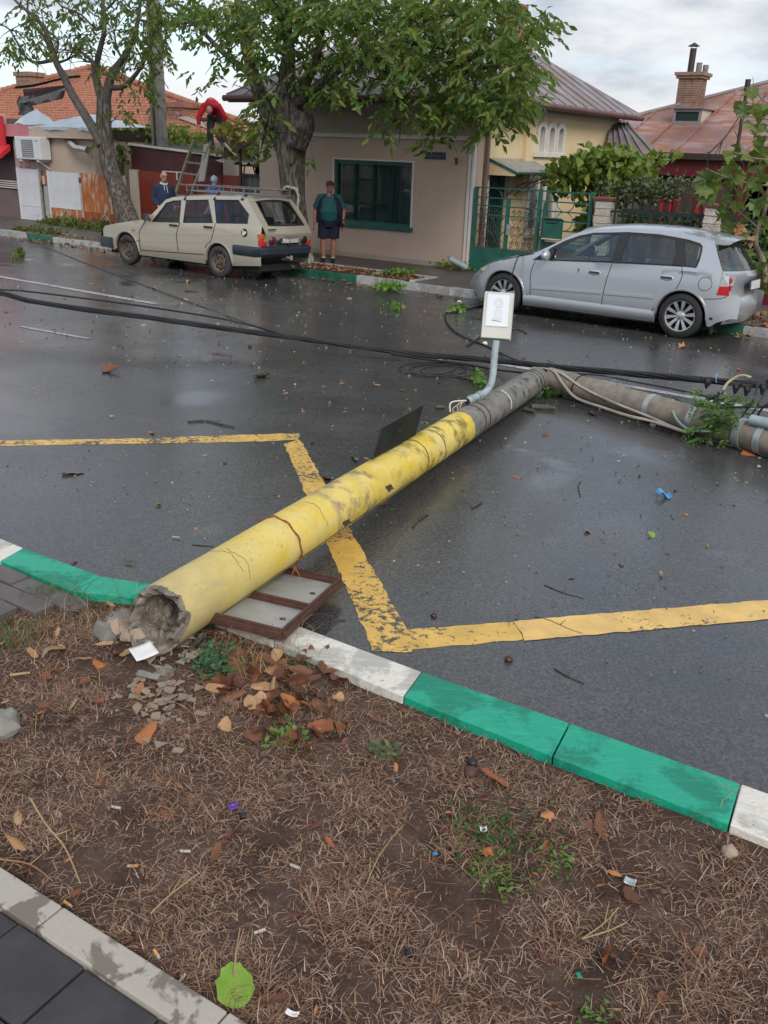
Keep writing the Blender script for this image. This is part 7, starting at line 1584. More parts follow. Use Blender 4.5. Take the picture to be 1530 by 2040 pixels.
def shoes(LG, p):
    for s_ in (-1, 1): A = LG[s_]; mb = MB(); mb.tube([A[2]+V(0, .06, -.045), A[2]+V(0, 0, -.035), A[2]+V(0, -.15, -.05)], [.045, .052, .036], 10, True, .9); remesh(mb, 'shoe', M['black_cloth'], .012, 3, p)
trousers(M['grey_trousers'], LG, p); shoes(LG, p)
# ---- person in pale blue knit hat, back turned, at the foot of the ladder
bq = at_b(426, 351, 14.9); p = person('person in pale blue knit hat and bright blue jacket behind the estate car roof', bq[0], 14.9, FZ+.008, R(195), (bq[2]-FZ)/1.76)
look = V(.1, -1, .15); hc = V(0, -.03, 1.625); body = MB(); hx, hu = head(body, hc, look); body.tube([V(0, .02, 1.40), V(0, 0, 1.56)], [.065, .055], 10); body.tube([V(0, .02, .88), V(0, 0, 1.1), V(0, .02, 1.32), V(0, .03, 1.45)], [.15, .16, .16, .08], 14)
AR = {s_: [V(s_*.18, .03, 1.38), V(s_*.27, -.08, 1.16), V(s_*.20, -.32, 1.16)] for s_ in (-1, 1)}; LG = {s_: [V(s_*.1, .02, .9), V(s_*.11, -.01, .48), V(s_*.11, .03, .09)] for s_ in (-1, 1)}
dress(body, AR, LG); bo = remesh(body, 'body', M['skin'], .011, 5, p); eyes(bo, hc, look, hx, hu)
jumper('jacket', M['blue_cloth'], AR, [V(0, .01, .80), V(0, 0, 1.0), V(0, .0, 1.2), V(0, .03, 1.38), V(0, .03, 1.50)], [.20, .205, .205, .18, .09])
mb = MB(); mb.tube([V(s_ if False else .18, .03, 1.38), V(.245, -.03, 1.24)], [.088, .08], 12); mb.tube([V(-.18, .03, 1.38), V(-.235, -.03, 1.26)], [.088, .08], 12); mb.build('shoulder_panel', M['red_cloth'], p, smooth=60)
mb = MB(); mb.ell(hc+V(0, .02, .045), (.094, .112, .095), 16, 10); mb.tube([hc+V(0, .03, .12), hc+V(0, .03, .155)], [.03, .022], 8); remesh(mb, 'knit_hat', M['beanie'], .010, 3, p)
trousers(M['grey_trousers'], LG, p); shoes(LG, p)
# ---- man in red, bent over on the shed roof, reaching down to the plank
pz = 1.60; fb_ = 16.95; q = at_b(430, 306, fb_); p = person('man in bright red fleece bending forward on the shed roof to hold a plank', q[0], fb_, 1.585, R(30), .93)
look = V(.1, -.72, -.70); hc = V(.0, -.50, .98)
body = MB(); hx, hu = head(body, hc, look); body.tube([V(0, -.30, 1.10), V(0, -.45, 1.02)], [.07, .058], 10); body.tube([V(0, .08, .86), V(0, .0, 1.0), V(0, -.16, 1.10), V(0, -.30, 1.13), V(0, -.38, 1.08)], [.15, .16, .165, .16, .08], 14)
AR = {-1: [V(-.19, -.30, 1.08), V(-.31, -.38, .80), V(-.30, -.46, .50)], 1: [V(.19, -.30, 1.08), V(.33, -.24, .84), V(.26, -.16, .64)]}; LG = {-1: [V(-.1, .08, .86), V(-.13, -.03, .46), V(-.12, .06, .09)], 1: [V(.1, .08, .86), V(.19, -.03, .47), V(.27, .10, .09)]}
dress(body, AR, LG); bo = remesh(body, 'body', M['skin'], .011, 5, p); eyes(bo, hc, look, hx, hu)
jumper('fleece', M['red_cloth'], AR, [V(0, .10, .84), V(0, .03, .98), V(0, -.14, 1.09), V(0, -.30, 1.11), V(0, -.39, 1.06)], [.165, .17, .175, .17, .09], .55)
trousers(M['grey_trousers'], LG, p, V(0, .09, .95)); shoes(LG, p)
mb = MB(); mb.ell(hc-look*.03+V(0, .02, .035), (.085, .095, .085), 14, 10); remesh(mb, 'hair', M['hair_dark'], .010, 2, p)
# ------------------------------------------------------------------ foliage
def leaf_arrays(centers, dirs, sizes, widths, normals_rand, droop, rng, lobed=0):
    """arrays of folded leaf blades: 6 vertices, 4 triangles each. centers (n,3), dirs (n,3) unit"""
    n = len(centers); d = dirs/np.linalg.norm(dirs, axis=1, keepdims=True)
    r_ = rng.normal(size=(n, 3)); x = np.cross(d, r_); x /= np.linalg.norm(x, axis=1, keepdims=True)+1e-9; nn = np.cross(x, d)
    L_ = sizes[:, None]; W_ = widths[:, None]; fold = nn*W_*.25; bend = -np.array([0, 0, 1.])*L_*droop
    v = np.stack([centers, centers+d*L_*.45+x*W_*.5+fold+bend*.3, centers+d*L_*.5+bend*.35, centers+d*L_*.45-x*W_*.5+fold+bend*.3, centers+d*L_+bend, centers+d*L_*.78+x*W_*.3+fold*.5+bend*.7, centers+d*L_*.78-x*W_*.3+fold*.5+bend*.7], 1)
    f = np.array([[0, 1, 2], [0, 2, 3], [1, 5, 2], [5, 4, 2], [2, 4, 6], [2, 6, 3]])
    F_ = (f[None]+7*np.arange(n)[:, None, None]).reshape(-1, 3); return v.reshape(-1, 3), F_
def np_mesh(name, v, f, m_, smooth=False):
    me = bpy.data.meshes.new(name); me.vertices.add(len(v)); me.vertices.foreach_set('co', np.ascontiguousarray(v, dtype=np.float32).ravel())
    k = f.shape[1]; me.loops.add(f.size); me.loops.foreach_set('vertex_index', np.ascontiguousarray(f, dtype=np.int32).ravel())
    me.polygons.add(len(f)); me.polygons.foreach_set('loop_start', np.arange(0, f.size, k, dtype=np.int32))
    me.materials.append(m_); me.update(calc_edges=True)
    if smooth: me.polygons.foreach_set('use_smooth', [True]*len(f))
    return me
def compound(rng, stem, down, n_leaf=7, ln=.34, leaf=.16, wid=.07):
    """one drooping compound leaf: leaflet bases and directions along a rachis"""
    c, d, s_, w_ = [], [], [], []; p = np.zeros(3); dr = np.array(stem, float)
    side = np.cross(dr, [0, 0, 1.]); side /= np.linalg.norm(side)+1e-6
    for k in range(n_leaf):
        t_ = (k//2+1)/((n_leaf+1)//2); q = dr*ln*t_+np.array([0, 0, -down*ln*t_*t_])
        if k == n_leaf-1: dd = dr*.8+np.array([0, 0, -down*1.3])
        else: dd = side*(1 if k % 2 else -1)*.75+dr*.55+np.array([0, 0, -down*1.0])
        c.append(q); d.append(dd+rng.normal(size=3)*.22); k_ = leaf*(.72+.5*t_)*rng.uniform(.8, 1.15); s_.append(k_); w_.append(k_*wid/leaf*rng.uniform(.85, 1.1))
    return np.array(c), np.array(d), np.array(s_), np.array(w_)
def crown(tree, spots, m_, seed, leaf=.16, n_parts=240, down=.75, ln=.34, wid=.070):
    """spots: world positions of compound leaves. The n_parts nearest are leaf objects of shared meshes, the rest one mass"""
    rng = np.random.default_rng(seed); protos = []
    for k in range(8):
        t_ = rng.uniform(0, 6.28); c, d, s_, w_ = compound(rng, (math.cos(t_), math.sin(t_), .1), down*rng.uniform(.7, 1.4), 7, ln, leaf, wid); v, f = leaf_arrays(c, d, s_, w_, None, .12, rng); protos.append((v, f, np_mesh('leaf', v, f, m_)))
    spots = np.array(spots); dep = (spots-CC)@FW; order = np.argsort(dep); vs, fs, o_ = [], [], 0
    pick = set(order[:n_parts*2:2].tolist())
    for i, p in enumerate(spots):
        v, f, me = protos[rng.integers(8)]; rz = rng.uniform(0, 6.28); sc_ = rng.uniform(.75, 1.2)
        Mx = Matrix.Rotation(rz, 4, 'Z') @ Matrix.Rotation(rng.normal()*.25, 4, 'X')
        if i in pick: inst('leaf', me, tree, tree.matrix_basis.inverted() @ Matrix.Translation(Vector(p)) @ Mx @ Matrix.Scale(sc_, 4))
        else:
            m3 = np.array(Mx.to_3x3())*sc_; vs.append(v@m3.T+p); fs.append(f+o_); o_ += len(v)
    iv = np.array(tree.matrix_basis.inverted()); vv = np.concatenate(vs)@iv[:3, :3].T+iv[:3, 3]
    o = inst('foliage', np_mesh('foliage', vv, np.concatenate(fs), m_), tree); o['kind'] = 'stuff'; return o
def limb_mesh(mb, pts, radii, n=10, k=5, rough=.0, seed=0.):
    ps = smooth_path(pts, k); rr = []
    for i in range(len(ps)): t_ = i/k; j = min(int(t_), len(radii)-2); rr.append(radii[j]+(radii[j+1]-radii[j])*(t_-j))
    rs = []; X = None
    for i, p in enumerate(ps):
        d_ = (ps[min(i+1, len(ps)-1)]-ps[max(i-1, 0)]).normalized()
        if X is None: X, Y, _ = frame(d_)
        else: X = (X-d_*X.dot(d_)).normalized(); Y = d_.cross(X)
        row = []
        for q in range(n):
            t_ = 2*math.pi*q/n; u = X*math.cos(t_)+Y*math.sin(t_); e = 1+rough*(mnoise.noise(Vector((math.cos(t_)*2.2, math.sin(t_)*2.2, p.z*1.3+seed)))+.6*mnoise.noise(Vector((math.cos(t_)*6, math.sin(t_)*6, p.z*1.0+seed)))); row.append(p+u*rr[i]*e)
        rs.append(row)
    mb.rings(rs, True, True); return ps
def tree_at(name, label, base, group=None):
    t = bpy.data.objects.new(name, None); COL.objects.link(t); t.location = base; tag(t, label, 'tree', group); t.matrix_basis = Matrix.Translation(base); return t
def bpts(pts, b, base): return [Vector(S(*at_b(p[0], p[1], b+(p[2] if len(p) > 2 else 0))))-base for p in pts]
def blob_spots(blobs, b, rng, depth=1.5):
    out = []
    for x, y, rx, ry, n in blobs:
        for _ in range(n):
            t_ = rng.uniform(0, 6.28); r_ = math.sqrt(rng.uniform()); q = at_b(x+rx*r_*math.cos(t_), y+ry*r_*math.sin(t_), b+rng.normal()*depth*.55); out.append(np.array(S(*q)))
    return out
# ---- main walnut tree between the estate car and the corner house
TB_ = 13.95; q = at_z(592, 531, FZ); base = Vector(S(q[0], TB_, FZ-.05)); wal = tree_at('walnut_tree', 'big leafy walnut tree with thick dark trunk between the estate car and the beige house', base)
mb = MB(); limb_mesh(mb, bpts([(600, 552), (597, 500), (592, 440), (585, 390), (580, 330), (578, 280), (580, 235)], TB_, base), [.31, .23, .215, .22, .25, .31, .33], 28, 8, .16, 1.)
limb_mesh(mb, bpts([(590, 290), (600, 250), (602, 222)], TB_-.1, base), [.20, .24, .17], 16, 5, .2, 4.); mb.build('trunk', M['bark'], wal, smooth=60)
mb = MB(); limb_mesh(mb, bpts([(601, 556), (597, 500), (594, 468)], TB_-.012, base), [.325, .242, .22], 28, 8, .16, 1.); mb.build('limewashed_foot', M['limewash'], wal, smooth=60)
mb = MB(); mb.tube(bpts([(562, 400), (560, 380), (572, 372), (590, 376), (596, 392), (592, 420), (582, 445)], TB_-.27, base), .035, 7); mb.build('bark_callus', M['limewash'], wal, smooth=60)
LIMBS = [([(575, 300), (545, 250), (522, 200), (505, 150), (492, 95), (480, 40), (470, -40), (455, -150)], [.20, .17, .14, .125, .11, .09, .07, .03], 0), ([(578, 260), (574, 200), (572, 150), (576, 90), (570, 30), (575, -60), (590, -180)], [.24, .19, .15, .10, .08, .06, .02], -.2),
         ([(585, 240), (602, 180), (632, 110), (640, 60), (648, 10), (660, -80)], [.17, .11, .075, .06, .05, .02], .3), ([(640, 60), (690, 22), (745, 18), (810, 8), (880, -30)], [.05, .04, .035, .03, .02], .1), ([(580, 220), (610, 190), (660, 150), (720, 110), (800, 85), (880, 95), (960, 130), (1010, 170)], [.12, .09, .07, .055, .045, .035, .025, .012], -.5),
         ([(800, 85), (860, 40), (940, 30), (1030, 60)], [.04, .03, .022, .01], -.6), ([(505, 150), (450, 110), (390, 50), (340, 10)], [.08, .05, .035, .015], .2), ([(545, 250), (530, 262), (522, 290)], [.05, .03, .012], -.3), ([(720, 110), (770, 150), (800, 200), (840, 250)], [.035, .025, .018, .008], -.8), ([(880, 95), (930, 140), (960, 200), (975, 240)], [.03, .022, .014, .006], -.9)]
mb = MB(); rng = np.random.default_rng(5)
for pts, rr, db in LIMBS: limb_mesh(mb, bpts([(*p, db*i/len(pts)) for i, p in enumerate(pts)], TB_, base), rr, 9, 4, .08, 2.)
mb.build('limb', M['bark'], wal, smooth=60)
mb = MB()
for _ in range(130):
    pts, rr, db = LIMBS[rng.integers(len(LIMBS))]; k = rng.integers(1, len(pts)-1); p0 = pts[k]; dx, dy = rng.normal()*50, rng.normal()*35-12
    q = bpts([(p0[0], p0[1], db*k/len(pts)), (p0[0]+dx*.5, p0[1]+dy*.5-8, db+rng.normal()*.3), (p0[0]+dx, p0[1]+dy, db+rng.normal()*.6)], TB_, base); mb.tube(q, [.018, .011, .004], 5)
mb.build('twig', M['twig'], wal)
BL = [(560, 60, 110, 70, 150), (640, 150, 70, 45, 75), (600, 35, 150, 60, 130), (700, 60, 120, 70, 190), (800, 60, 120, 75, 210), (900, 70, 110, 85, 230), (1000, 70, 80, 70, 170), (1040, 130, 45, 70, 80), (1078, 60, 26, 40, 22), (960, 150, 95, 60, 170), (860, 150, 90, 45, 110), (740, 130, 90, 45, 110), (920, 210, 60, 40, 80), (985, 215, 50, 40, 65), (850, 225, 40, 30, 34), (1040, 200, 32, 35, 30), (775, 205, 24, 50, 26), (770, 250, 14, 26, 12), (878, 262, 26, 34, 22), (868, 300, 10, 16, 6), (972, 262, 26, 24, 18), (1000, 225, 40, 25, 20), (655, 195, 45, 24, 40), (620, 180, 36, 22, 26), (520, 120, 50, 50, 70), (500, 50, 70, 50, 90), (540, 200, 22, 50, 34), (530, 270, 24, 44, 36), (512, 240, 18, 30, 12), (556, 330, 10, 20, 3), (612, 318, 12, 8, 5),
      (420, 60, 60, 50, 70), (380, 25, 60, 35, 50), (450, 140, 30, 40, 16), (400, 170, 26, 22, 9), (700, 20, 350, 30, 240), (760, -60, 330, 60, 260), (640, -170, 240, 80, 150), (900, -130, 160, 60, 80)]
BL = [(x, y-12, rx, ry, int(n*(.66 if y < 100 else .74))) for x, y, rx, ry, n in BL]
sp_ = blob_spots(BL, TB_-.25, rng, 1.5); crown(wal, sp_, M['leaf_walnut'], 3, .135, 240, .62, .27, .058)
# ---- the sparser leaning tree at the left
TB2 = 14.75; base = Vector(S(*at_b(262, 452, TB2))); base.z = FZ-.05; wl = tree_at('leaning_tree', 'sparse tree with leaning forked furrowed trunk in front of the rusty gate', base)
q0 = at_b(268, 470, TB2)
mb = MB(); limb_mesh(mb, bpts([(272, 490), (255, 440), (240, 395), (222, 345), (212, 300), (207, 250), (207, 205), (205, 175)], TB2, base), [.30, .25, .22, .195, .18, .165, .16, .13], 24, 7, .16, 7.); mb.build('trunk', M['bark'], wl, smooth=60)
mb = MB(); limb_mesh(mb, bpts([(203, 290), (185, 255), (160, 215), (142, 185), (128, 155), (112, 125), (104, 95)], TB2-.1, base), [.12, .115, .10, .09, .08, .07, .05], 14, 5, .12, 3.); mb.build('limb', M['branch'], wl, smooth=60)
L2 = [([(104, 100), (90, 60), (70, 35), (40, 10), (10, -20)], [.07, .055, .045, .035, .02], 0), ([(104, 105), (85, 70), (60, 40), (55, 5), (60, -40)], [.05, .04, .03, .025, .015], .3), ([(108, 118), (75, 125), (50, 112), (20, 60), (0, 50)], [.05, .035, .028, .02, .012], -.3), ([(115, 125), (135, 118), (155, 105), (160, 95)], [.035, .025, .018, .008], -.2), ([(110, 110), (115, 80), (90, 55), (82, 20)], [.04, .03, .02, .01], .4),
      ([(200, 190), (190, 150), (185, 125), (170, 110), (150, 92)], [.10, .08, .05, .03, .012], -.2), ([(190, 140), (200, 95), (208, 60), (205, 20), (205, -60)], [.07, .06, .05, .045, .02], .1), ([(208, 30), (195, 60), (160, 28), (120, 10), (100, -20)], [.03, .025, .022, .018, .01], -.1), ([(210, 200), (222, 150), (245, 118), (262, 85), (272, 55), (280, 0)], [.12, .09, .08, .06, .05, .03], .3), ([(225, 175), (250, 170), (280, 135), (300, 95)], [.06, .055, .04, .02], -.2), ([(245, 118), (232, 95), (228, 60)], [.03, .025, .012], .1), ([(205, 25), (230, 0), (250, -40)], [.03, .025, .015], .2), ([(280, 40), (320, 48), (370, 46), (420, 40)], [.028, .025, .02, .01], -.4), ([(140, 40), (150, 70), (145, 100)], [.015, .01, .005], 0)]
mb = MB()
for pts, rr, db in L2: limb_mesh(mb, bpts([(*p, db*i/len(pts)) for i, p in enumerate(pts)], TB2, base), rr, 8, 4, .05, 9.)
mb.build('branch', M['branch'], wl, smooth=60)
mb = MB(); rng = np.random.default_rng(11)
for _ in range(150):
    pts, rr, db = L2[rng.integers(len(L2))]; k = rng.integers(1, len(pts)); p0 = pts[k]; dx, dy = rng.normal()*34, rng.normal()*26-6
    mb.tube(bpts([(p0[0], p0[1], db*k/len(pts)), (p0[0]+dx*.5, p0[1]+dy*.5-4, db+rng.normal()*.2), (p0[0]+dx, p0[1]+dy, db+rng.normal()*.4)], TB2, base), [.013, .008, .003], 4)
mb.build('twig', M['twig'], wl)
BL = [(40, 105, 40, 24, 26), (25, 78, 25, 20, 10), (70, 60, 40, 40, 26), (80, 25, 60, 30, 36), (110, 95, 40, 25, 12), (165, 70, 30, 35, 34), (150, 95, 20, 22, 12), (185, 40, 30, 40, 20), (240, 50, 40, 50, 46), (270, 100, 30, 40, 34), (300, 60, 40, 60, 60), (300, 130, 26, 40, 26), (225, 150, 30, 20, 16), (205, 155, 14, 18, 6), (245, 235, 26, 26, 10), (285, 215, 18, 30, 9), (300, 165, 16, 24, 8), (340, 40, 50, 50, 46), (130, 30, 40, 30, 14), (200, -40, 180, 50, 130), (330, 140, 20, 40, 10), (255, 190, 30, 20, 8), (12, 112, 12, 10, 5), (200, 300, 14, 10, 3), (130, 100, 40, 14, 5)]
BL = [(x, y-10, rx, ry, int(n*.8)) for x, y, rx, ry, n in BL]
sp_ = blob_spots(BL, TB2-.2, rng, 1.2); crown(wl, sp_, M['leaf_sparse'], 8, .125, 200, .7, .24, .056)
# ---- young plane tree at the right edge with big lobed leaves
def lobed_leaf(rng, s_):
    base_ = [(0, 0), (.16, .05), (.46, -.02), (.40, .20), (.56, .42), (.36, .46), (.30, .62), (.14, .66), (0, 1.0), (-.14, .66), (-.30, .62), (-.36, .46), (-.56, .42), (-.40, .20), (-.46, -.02), (-.16, .05)]
    pts = [Vector((x*s_*rng.uniform(.9, 1.1), y*s_*rng.uniform(.92, 1.08), 0)) for x, y in base_]; c_ = Vector((0, .42*s_, .0)); mb = MB()
    for p in pts: p.z = -.9*(p.x**2)/s_+.10*s_*math.sin(p.y*9/s_+rng.uniform(-1, 1))-.25*(p.y**2)/s_
    vs = [c_]+pts; mb.add(vs, [(0, i+1, (i+1) % len(pts)+1) for i in range(len(pts))]); mb.tube([Vector((0, 0, 0)), Vector((0, -.3*s_, .02)), Vector((0, -.55*s_, .08*s_))], .004, 4, False); return mb
rng = np.random.default_rng(21); TB3 = 13.75
base = Vector(S(*at_b(1506, 638, TB3))); base.z = FZ-.03; sap = tree_at('young_plane_tree', 'thin young plane tree with large lobed leaves at the right edge beside the silver car', base)
mb = MB(); limb_mesh(mb, bpts([(1503, 645), (1512, 600), (1523, 555), (1520, 520), (1506, 490), (1510, 455), (1522, 425), (1530, 385), (1545, 320), (1550, 240), (1560, 160)], TB3, base), [.05, .045, .04, .04, .038, .035, .03, .028, .024, .018, .01], 9, 5, .1, 2.); mb.build('trunk', M['sapling_bark'], sap, smooth=60)
mb = MB()
for pts in ([(1535, 370), (1490, 365), (1440, 350), (1405, 335)], [(1545, 320), (1500, 315), (1450, 300)], [(1550, 240), (1510, 235), (1475, 230)], [(1512, 455), (1470, 420), (1450, 400)], [(1530, 390), (1500, 400), (1470, 430)], [(1552, 220), (1520, 200), (1500, 175)], [(1510, 470), (1490, 480), (1470, 500)]): mb.tube(bpts([(*p, -.15*i) for i, p in enumerate(pts)], TB3, base), [.012, .009, .006, .004][:len(pts)], 5)
mb.build('twig', M['sapling_bark'], sap)
lm = [lobed_leaf(rng, .20).mesh('leaf', M['leaf_plane'], 60) for _ in range(7)]; brown = lobed_leaf(rng, .18).mesh('leaf', M['dry_pale'])
PLV = [(1500, 172), (1520, 205), (1485, 208), (1505, 222), (1475, 200), (1490, 240), (1515, 245), (1499, 262), (1524, 270), (1470, 285), (1520, 290), (1500, 300), (1448, 300), (1455, 318), (1446, 330), (1468, 330), (1408, 340), (1420, 352), (1432, 370), (1450, 385), (1405, 370), (1418, 385), (1440, 400), (1460, 350), (1480, 345), (1500, 350), (1520, 345), (1512, 365), (1490, 375), (1525, 385), (1470, 400), (1436, 425), (1455, 440), (1445, 415), (1475, 445), (1490, 420), (1515, 410), (1525, 430), (1465, 470), (1485, 495), (1475, 520), (1500, 470), (1490, 455), (1528, 470), (1515, 520), (1528, 540), (1520, 560), (1405, 395), (1430, 345), (1463, 375), (1528, 325), (1540, 300), (1545, 350), (1550, 400), (1540, 440), (1545, 210), (1550, 260), (1506, 330), (1483, 300), (1395, 352), (1510, 395), (1530, 500)]
for i, (x, y) in enumerate(PLV):
    q = Vector(S(*at_b(x, y, TB3-.1+rng.normal()*.22)))-base; Mx = Matrix.Translation(q) @ Matrix.Rotation(rng.uniform(0, 6.28), 4, 'Z') @ Matrix.Rotation(R(-70)+rng.normal()*.5, 4, 'X') @ Matrix.Scale(rng.uniform(.95, 1.45), 4)
    inst('leaf', brown if i in (34, 41, 52) else lm[rng.integers(7)], sap, Mx)
# ---- hedges, vines, shrubs
def mass(name, label, cat, spots, m_, size, seed, kind=None, stems=None, stem_m='twig', drop=.4, base=None):
    """a plant as one thing: leaf mass part and stems part"""
    rng = np.random.default_rng(seed); sp_ = np.array(spots); n = len(sp_); d = rng.normal(size=(n, 3)); d[:, 2] -= drop
    d /= np.linalg.norm(d, axis=1, keepdims=True)
    s_ = size*rng.uniform(.65, 1.25, n); v, f = leaf_arrays(sp_, d, s_, s_*rng.uniform(.65, .95, n), None, .15, rng); b0 = np.array(base) if base is not None else sp_.mean(0)*np.array([1, 1, 0])+np.array([0, 0, FZ])
    t = bpy.data.objects.new(name, None); COL.objects.link(t); t.location = Vector(b0); tag(t, label, cat)
    o = inst('foliage', np_mesh('foliage', v-b0, f, m_), t); o['kind'] = 'stuff'
    if stems:
        mb = MB()
        for pts, r_ in stems: mb.tube([Vector(p)-Vector(b0) for p in smooth_path([Vector(p) for p in pts], 4)], r_, 6)
        mb.build('stem', M[stem_m], t, smooth=60)
    return t
def vol(a0, a1, b0, b1, z0, z1, n, rng, lump=1.4):
    o = []
    while len(o) < n:
        a, b, z = rng.uniform(a0, a1), rng.uniform(b0, b1), rng.uniform(z0, z1)
        if mnoise.noise(Vector((a*lump, b*lump, z*lump))) > -.22: o.append(np.array(S(a, b, z)))
    return o
rng = np.random.default_rng(31)
mass('ivy_hedge', 'dense green ivy hedge filling the picket fence between the stone pillars', 'hedge', vol(-6.1, 4, 15.62, 16.1, -.3, .92, 5200, rng, 2.2), M['leaf_ivy'], .085, 1)
def blobs2(bl, b, rng, depth): return blob_spots(bl, b, rng, depth)
mass('grape_vine', 'bushy grape vine spread over the yard beside the yellow house wall', 'vine', blobs2([(1125, 345, 36, 28, 150), (1165, 335, 40, 32, 240), (1210, 340, 45, 38, 340), (1255, 345, 40, 42, 320), (1285, 350, 22, 36, 130), (1110, 365, 20, 22, 45), (1150, 380, 20, 14, 24), (1165, 410, 14, 26, 30), (1165, 445, 16, 18, 50), (1175, 300, 18, 8, 24), (1225, 305, 40, 14, 90), (1205, 315, 30, 16, 60), (1320, 312, 22, 7, 26)], 17.0, rng, .6), M['leaf_vine'], .16, 2,
     stems=[([S(*at_b(x, y, 17.0)) for x, y in pts], r_) for pts, r_ in (([(1188, 480), (1186, 440), (1190, 400), (1185, 360), (1200, 330)], .035), ([(1195, 480), (1200, 420), (1212, 370), (1215, 340)], .025), ([(1165, 460), (1172, 400), (1168, 360)], .012), ([(1180, 360), (1140, 350), (1105, 350)], .02), ([(1112, 365), (1107, 372)], .012), ([(1178, 470), (1180, 380)], .01))])
mass('shrub', 'dusty grey green shrub of small leaves behind the left stone pillar', 'shrub', blobs2([(1235, 385, 40, 26, 320), (1270, 380, 34, 24, 240), (1215, 372, 30, 16, 110), (1310, 385, 40, 20, 240), (1290, 365, 26, 16, 90), (1338, 380, 26, 16, 90)], 16.3, rng, .35), M['leaf_dusty'], .075, 3)
for k, (x, y, w_) in enumerate(((1315, 410, 17), (1333, 411, 14), (1344, 411, 15), (1386, 414, 16), (1401, 415, 13))):
    q = at_b(x, y+8, 15.95); r_ = w_/1800*depth_of(*q)/2; t = thing('potted_plant', ('leftmost', 'second', 'third', 'fourth', 'rightmost')[k]+' red flower pot with a small leafy plant behind the picket fence', 'potted plant', q[0], q[1], q[2]-.02, 0, 'red flower pots behind the fence')
    mb = MB(); mb.lathe((0, 0, 0), [(r_*.75, 0), (r_, .17), (r_*1.08, .17), (r_*1.08, .20), (r_*.95, .20), (r_*.9, .16)], n=16); mb.build('pot', M['terracotta'], t, smooth=40)
    n = 90; c_ = rng.normal(size=(n, 3))*np.array([.10, .10, .13])+np.array([0, 0, .36]); d_ = rng.normal(size=(n, 3)); v, f = leaf_arrays(c_, d_, np.full(n, .07), np.full(n, .05), None, .1, rng); o = inst('foliage', np_mesh('foliage', v, f, M['leaf_dusty']), t); o['kind'] = 'stuff'
    mb = MB(); [mb.tube([(0, 0, .15), (dx, .02, .32), (dx*2, .0, .5)], .006, 4) for dx in (-.05, .0, .06)]; mb.build('stem', M['twig'], t)
sh = thing('plant_shelf', 'dark shelf board carrying the red flower pots behind the fence', 'shelf', -5.2, 15.95, at_b(1350, 419, 15.95)[2]-.05); mb = MB(); mb.bb(-.9, .9, -.14, .14, -.02, .02); mb.build('board', M['iron_dark'], sh); mb = MB(); [mb.bb(x-.02, x+.02, -.02, .02, -1.2, -.02) for x in (-.8, .8)]; mb.build('leg', M['iron_dark'], sh)
mass('yellow_vine', 'yellowing grape vine on the shed roof right of the man in red', 'vine', blobs2([(475, 260, 36, 26, 110), (505, 275, 24, 26, 70), (455, 300, 20, 16, 26), (495, 310, 34, 14, 36), (440, 255, 20, 14, 16), (515, 300, 18, 20, 36), (425, 295, 14, 8, 6)], 16.3, rng, .35), M['leaf_yellow'], .15, 4, stems=[([S(*at_b(x, y, 16.3)) for x, y in ((520, 340), (505, 310), (480, 280), (455, 262))], .018)])
mass('yard_vine', 'green yellow vine row behind the maroon yard front and concrete pole', 'vine', blobs2([(240, 275, 34, 30, 170), (290, 268, 40, 20, 170), (350, 272, 40, 20, 190), (395, 280, 22, 18, 70), (230, 300, 14, 24, 50), (258, 320, 6, 24, 16), (330, 255, 40, 8, 36), (225, 250, 14, 12, 20)], 17.6, rng, .5), M['leaf_vine'], .14, 5)
mass('vine', 'dark climbing leaves hanging beside the leaning tree at the white post', 'vine', blobs2([(243, 305, 12, 26, 44), (240, 340, 6, 26, 12)], 16.0, rng, .25), M['leaf_sparse'], .14, 6, stems=[([S(*at_b(x, y, 16.0)) for x, y in ((248, 400), (246, 350), (244, 300))], .03)])
mass('weed_patch', 'low dark weeds along the foot of the rusty steel gates', 'weeds', [np.array(S(rng.uniform(-21.3, -18.6), 15.36-abs(rng.normal())*.28, FZ+.02+abs(rng.normal())*.08)) for _ in range(800)], M['leaf_sparse'], .10, 7, drop=-.3)
mass('weed_patch', 'fallen green leaves and weeds at the far kerb on the left', 'weeds', [np.array(S(rng.uniform(-20.3, -18.7), 13.35+abs(rng.normal())*.25, FZ+.02+abs(rng.normal())*.04)) for _ in range(260)], M['leaf_sparse'], .09, 8, drop=-.2)
mass('kerb_weed', 'bright green weed clump growing in the far gutter below the beige house', 'weed', [np.array(S(*at_road(776+rng.normal()*13, 577-abs(rng.normal())*6, .02+abs(rng.normal())*.06))) for _ in range(150)], M['bindweed'], .10, 9, drop=-.9)
mass('kerb_weed', 'small green sprig on the road below the gutter weed clump', 'weed', [np.array(S(*at_road(790+rng.normal()*7, 606+rng.normal()*3, .03+abs(rng.normal())*.03))) for _ in range(26)], M['bindweed'], .11, 10)
mass('wall_weed', 'green weed at the foot of the beige wall corner', 'weed', [np.array(S(-9.15+rng.normal()*.18, 15.44-abs(rng.normal())*.06, FZ+.03+abs(rng.normal())*.07)) for _ in range(90)], M['leaf_vine'], .08, 11, drop=-.6)
mass('wall_weed', 'low green weeds on the pavement strip edge below the green window', 'weed', [np.array(S(*at_z(795+rng.normal()*16, 543+rng.normal()*1.6, FZ+.03+abs(rng.normal())*.03))) for _ in range(110)], M['bindweed'], .09, 12, drop=-.6)
mass('sprig', 'green twig with leaves lying by the bonnet of the silver car', 'twig', [np.array(S(*at_road(910+rng.normal()*6, 611+rng.normal()*3, .03+abs(rng.normal())*.03))) for _ in range(34)], M['bindweed'], .10, 13)
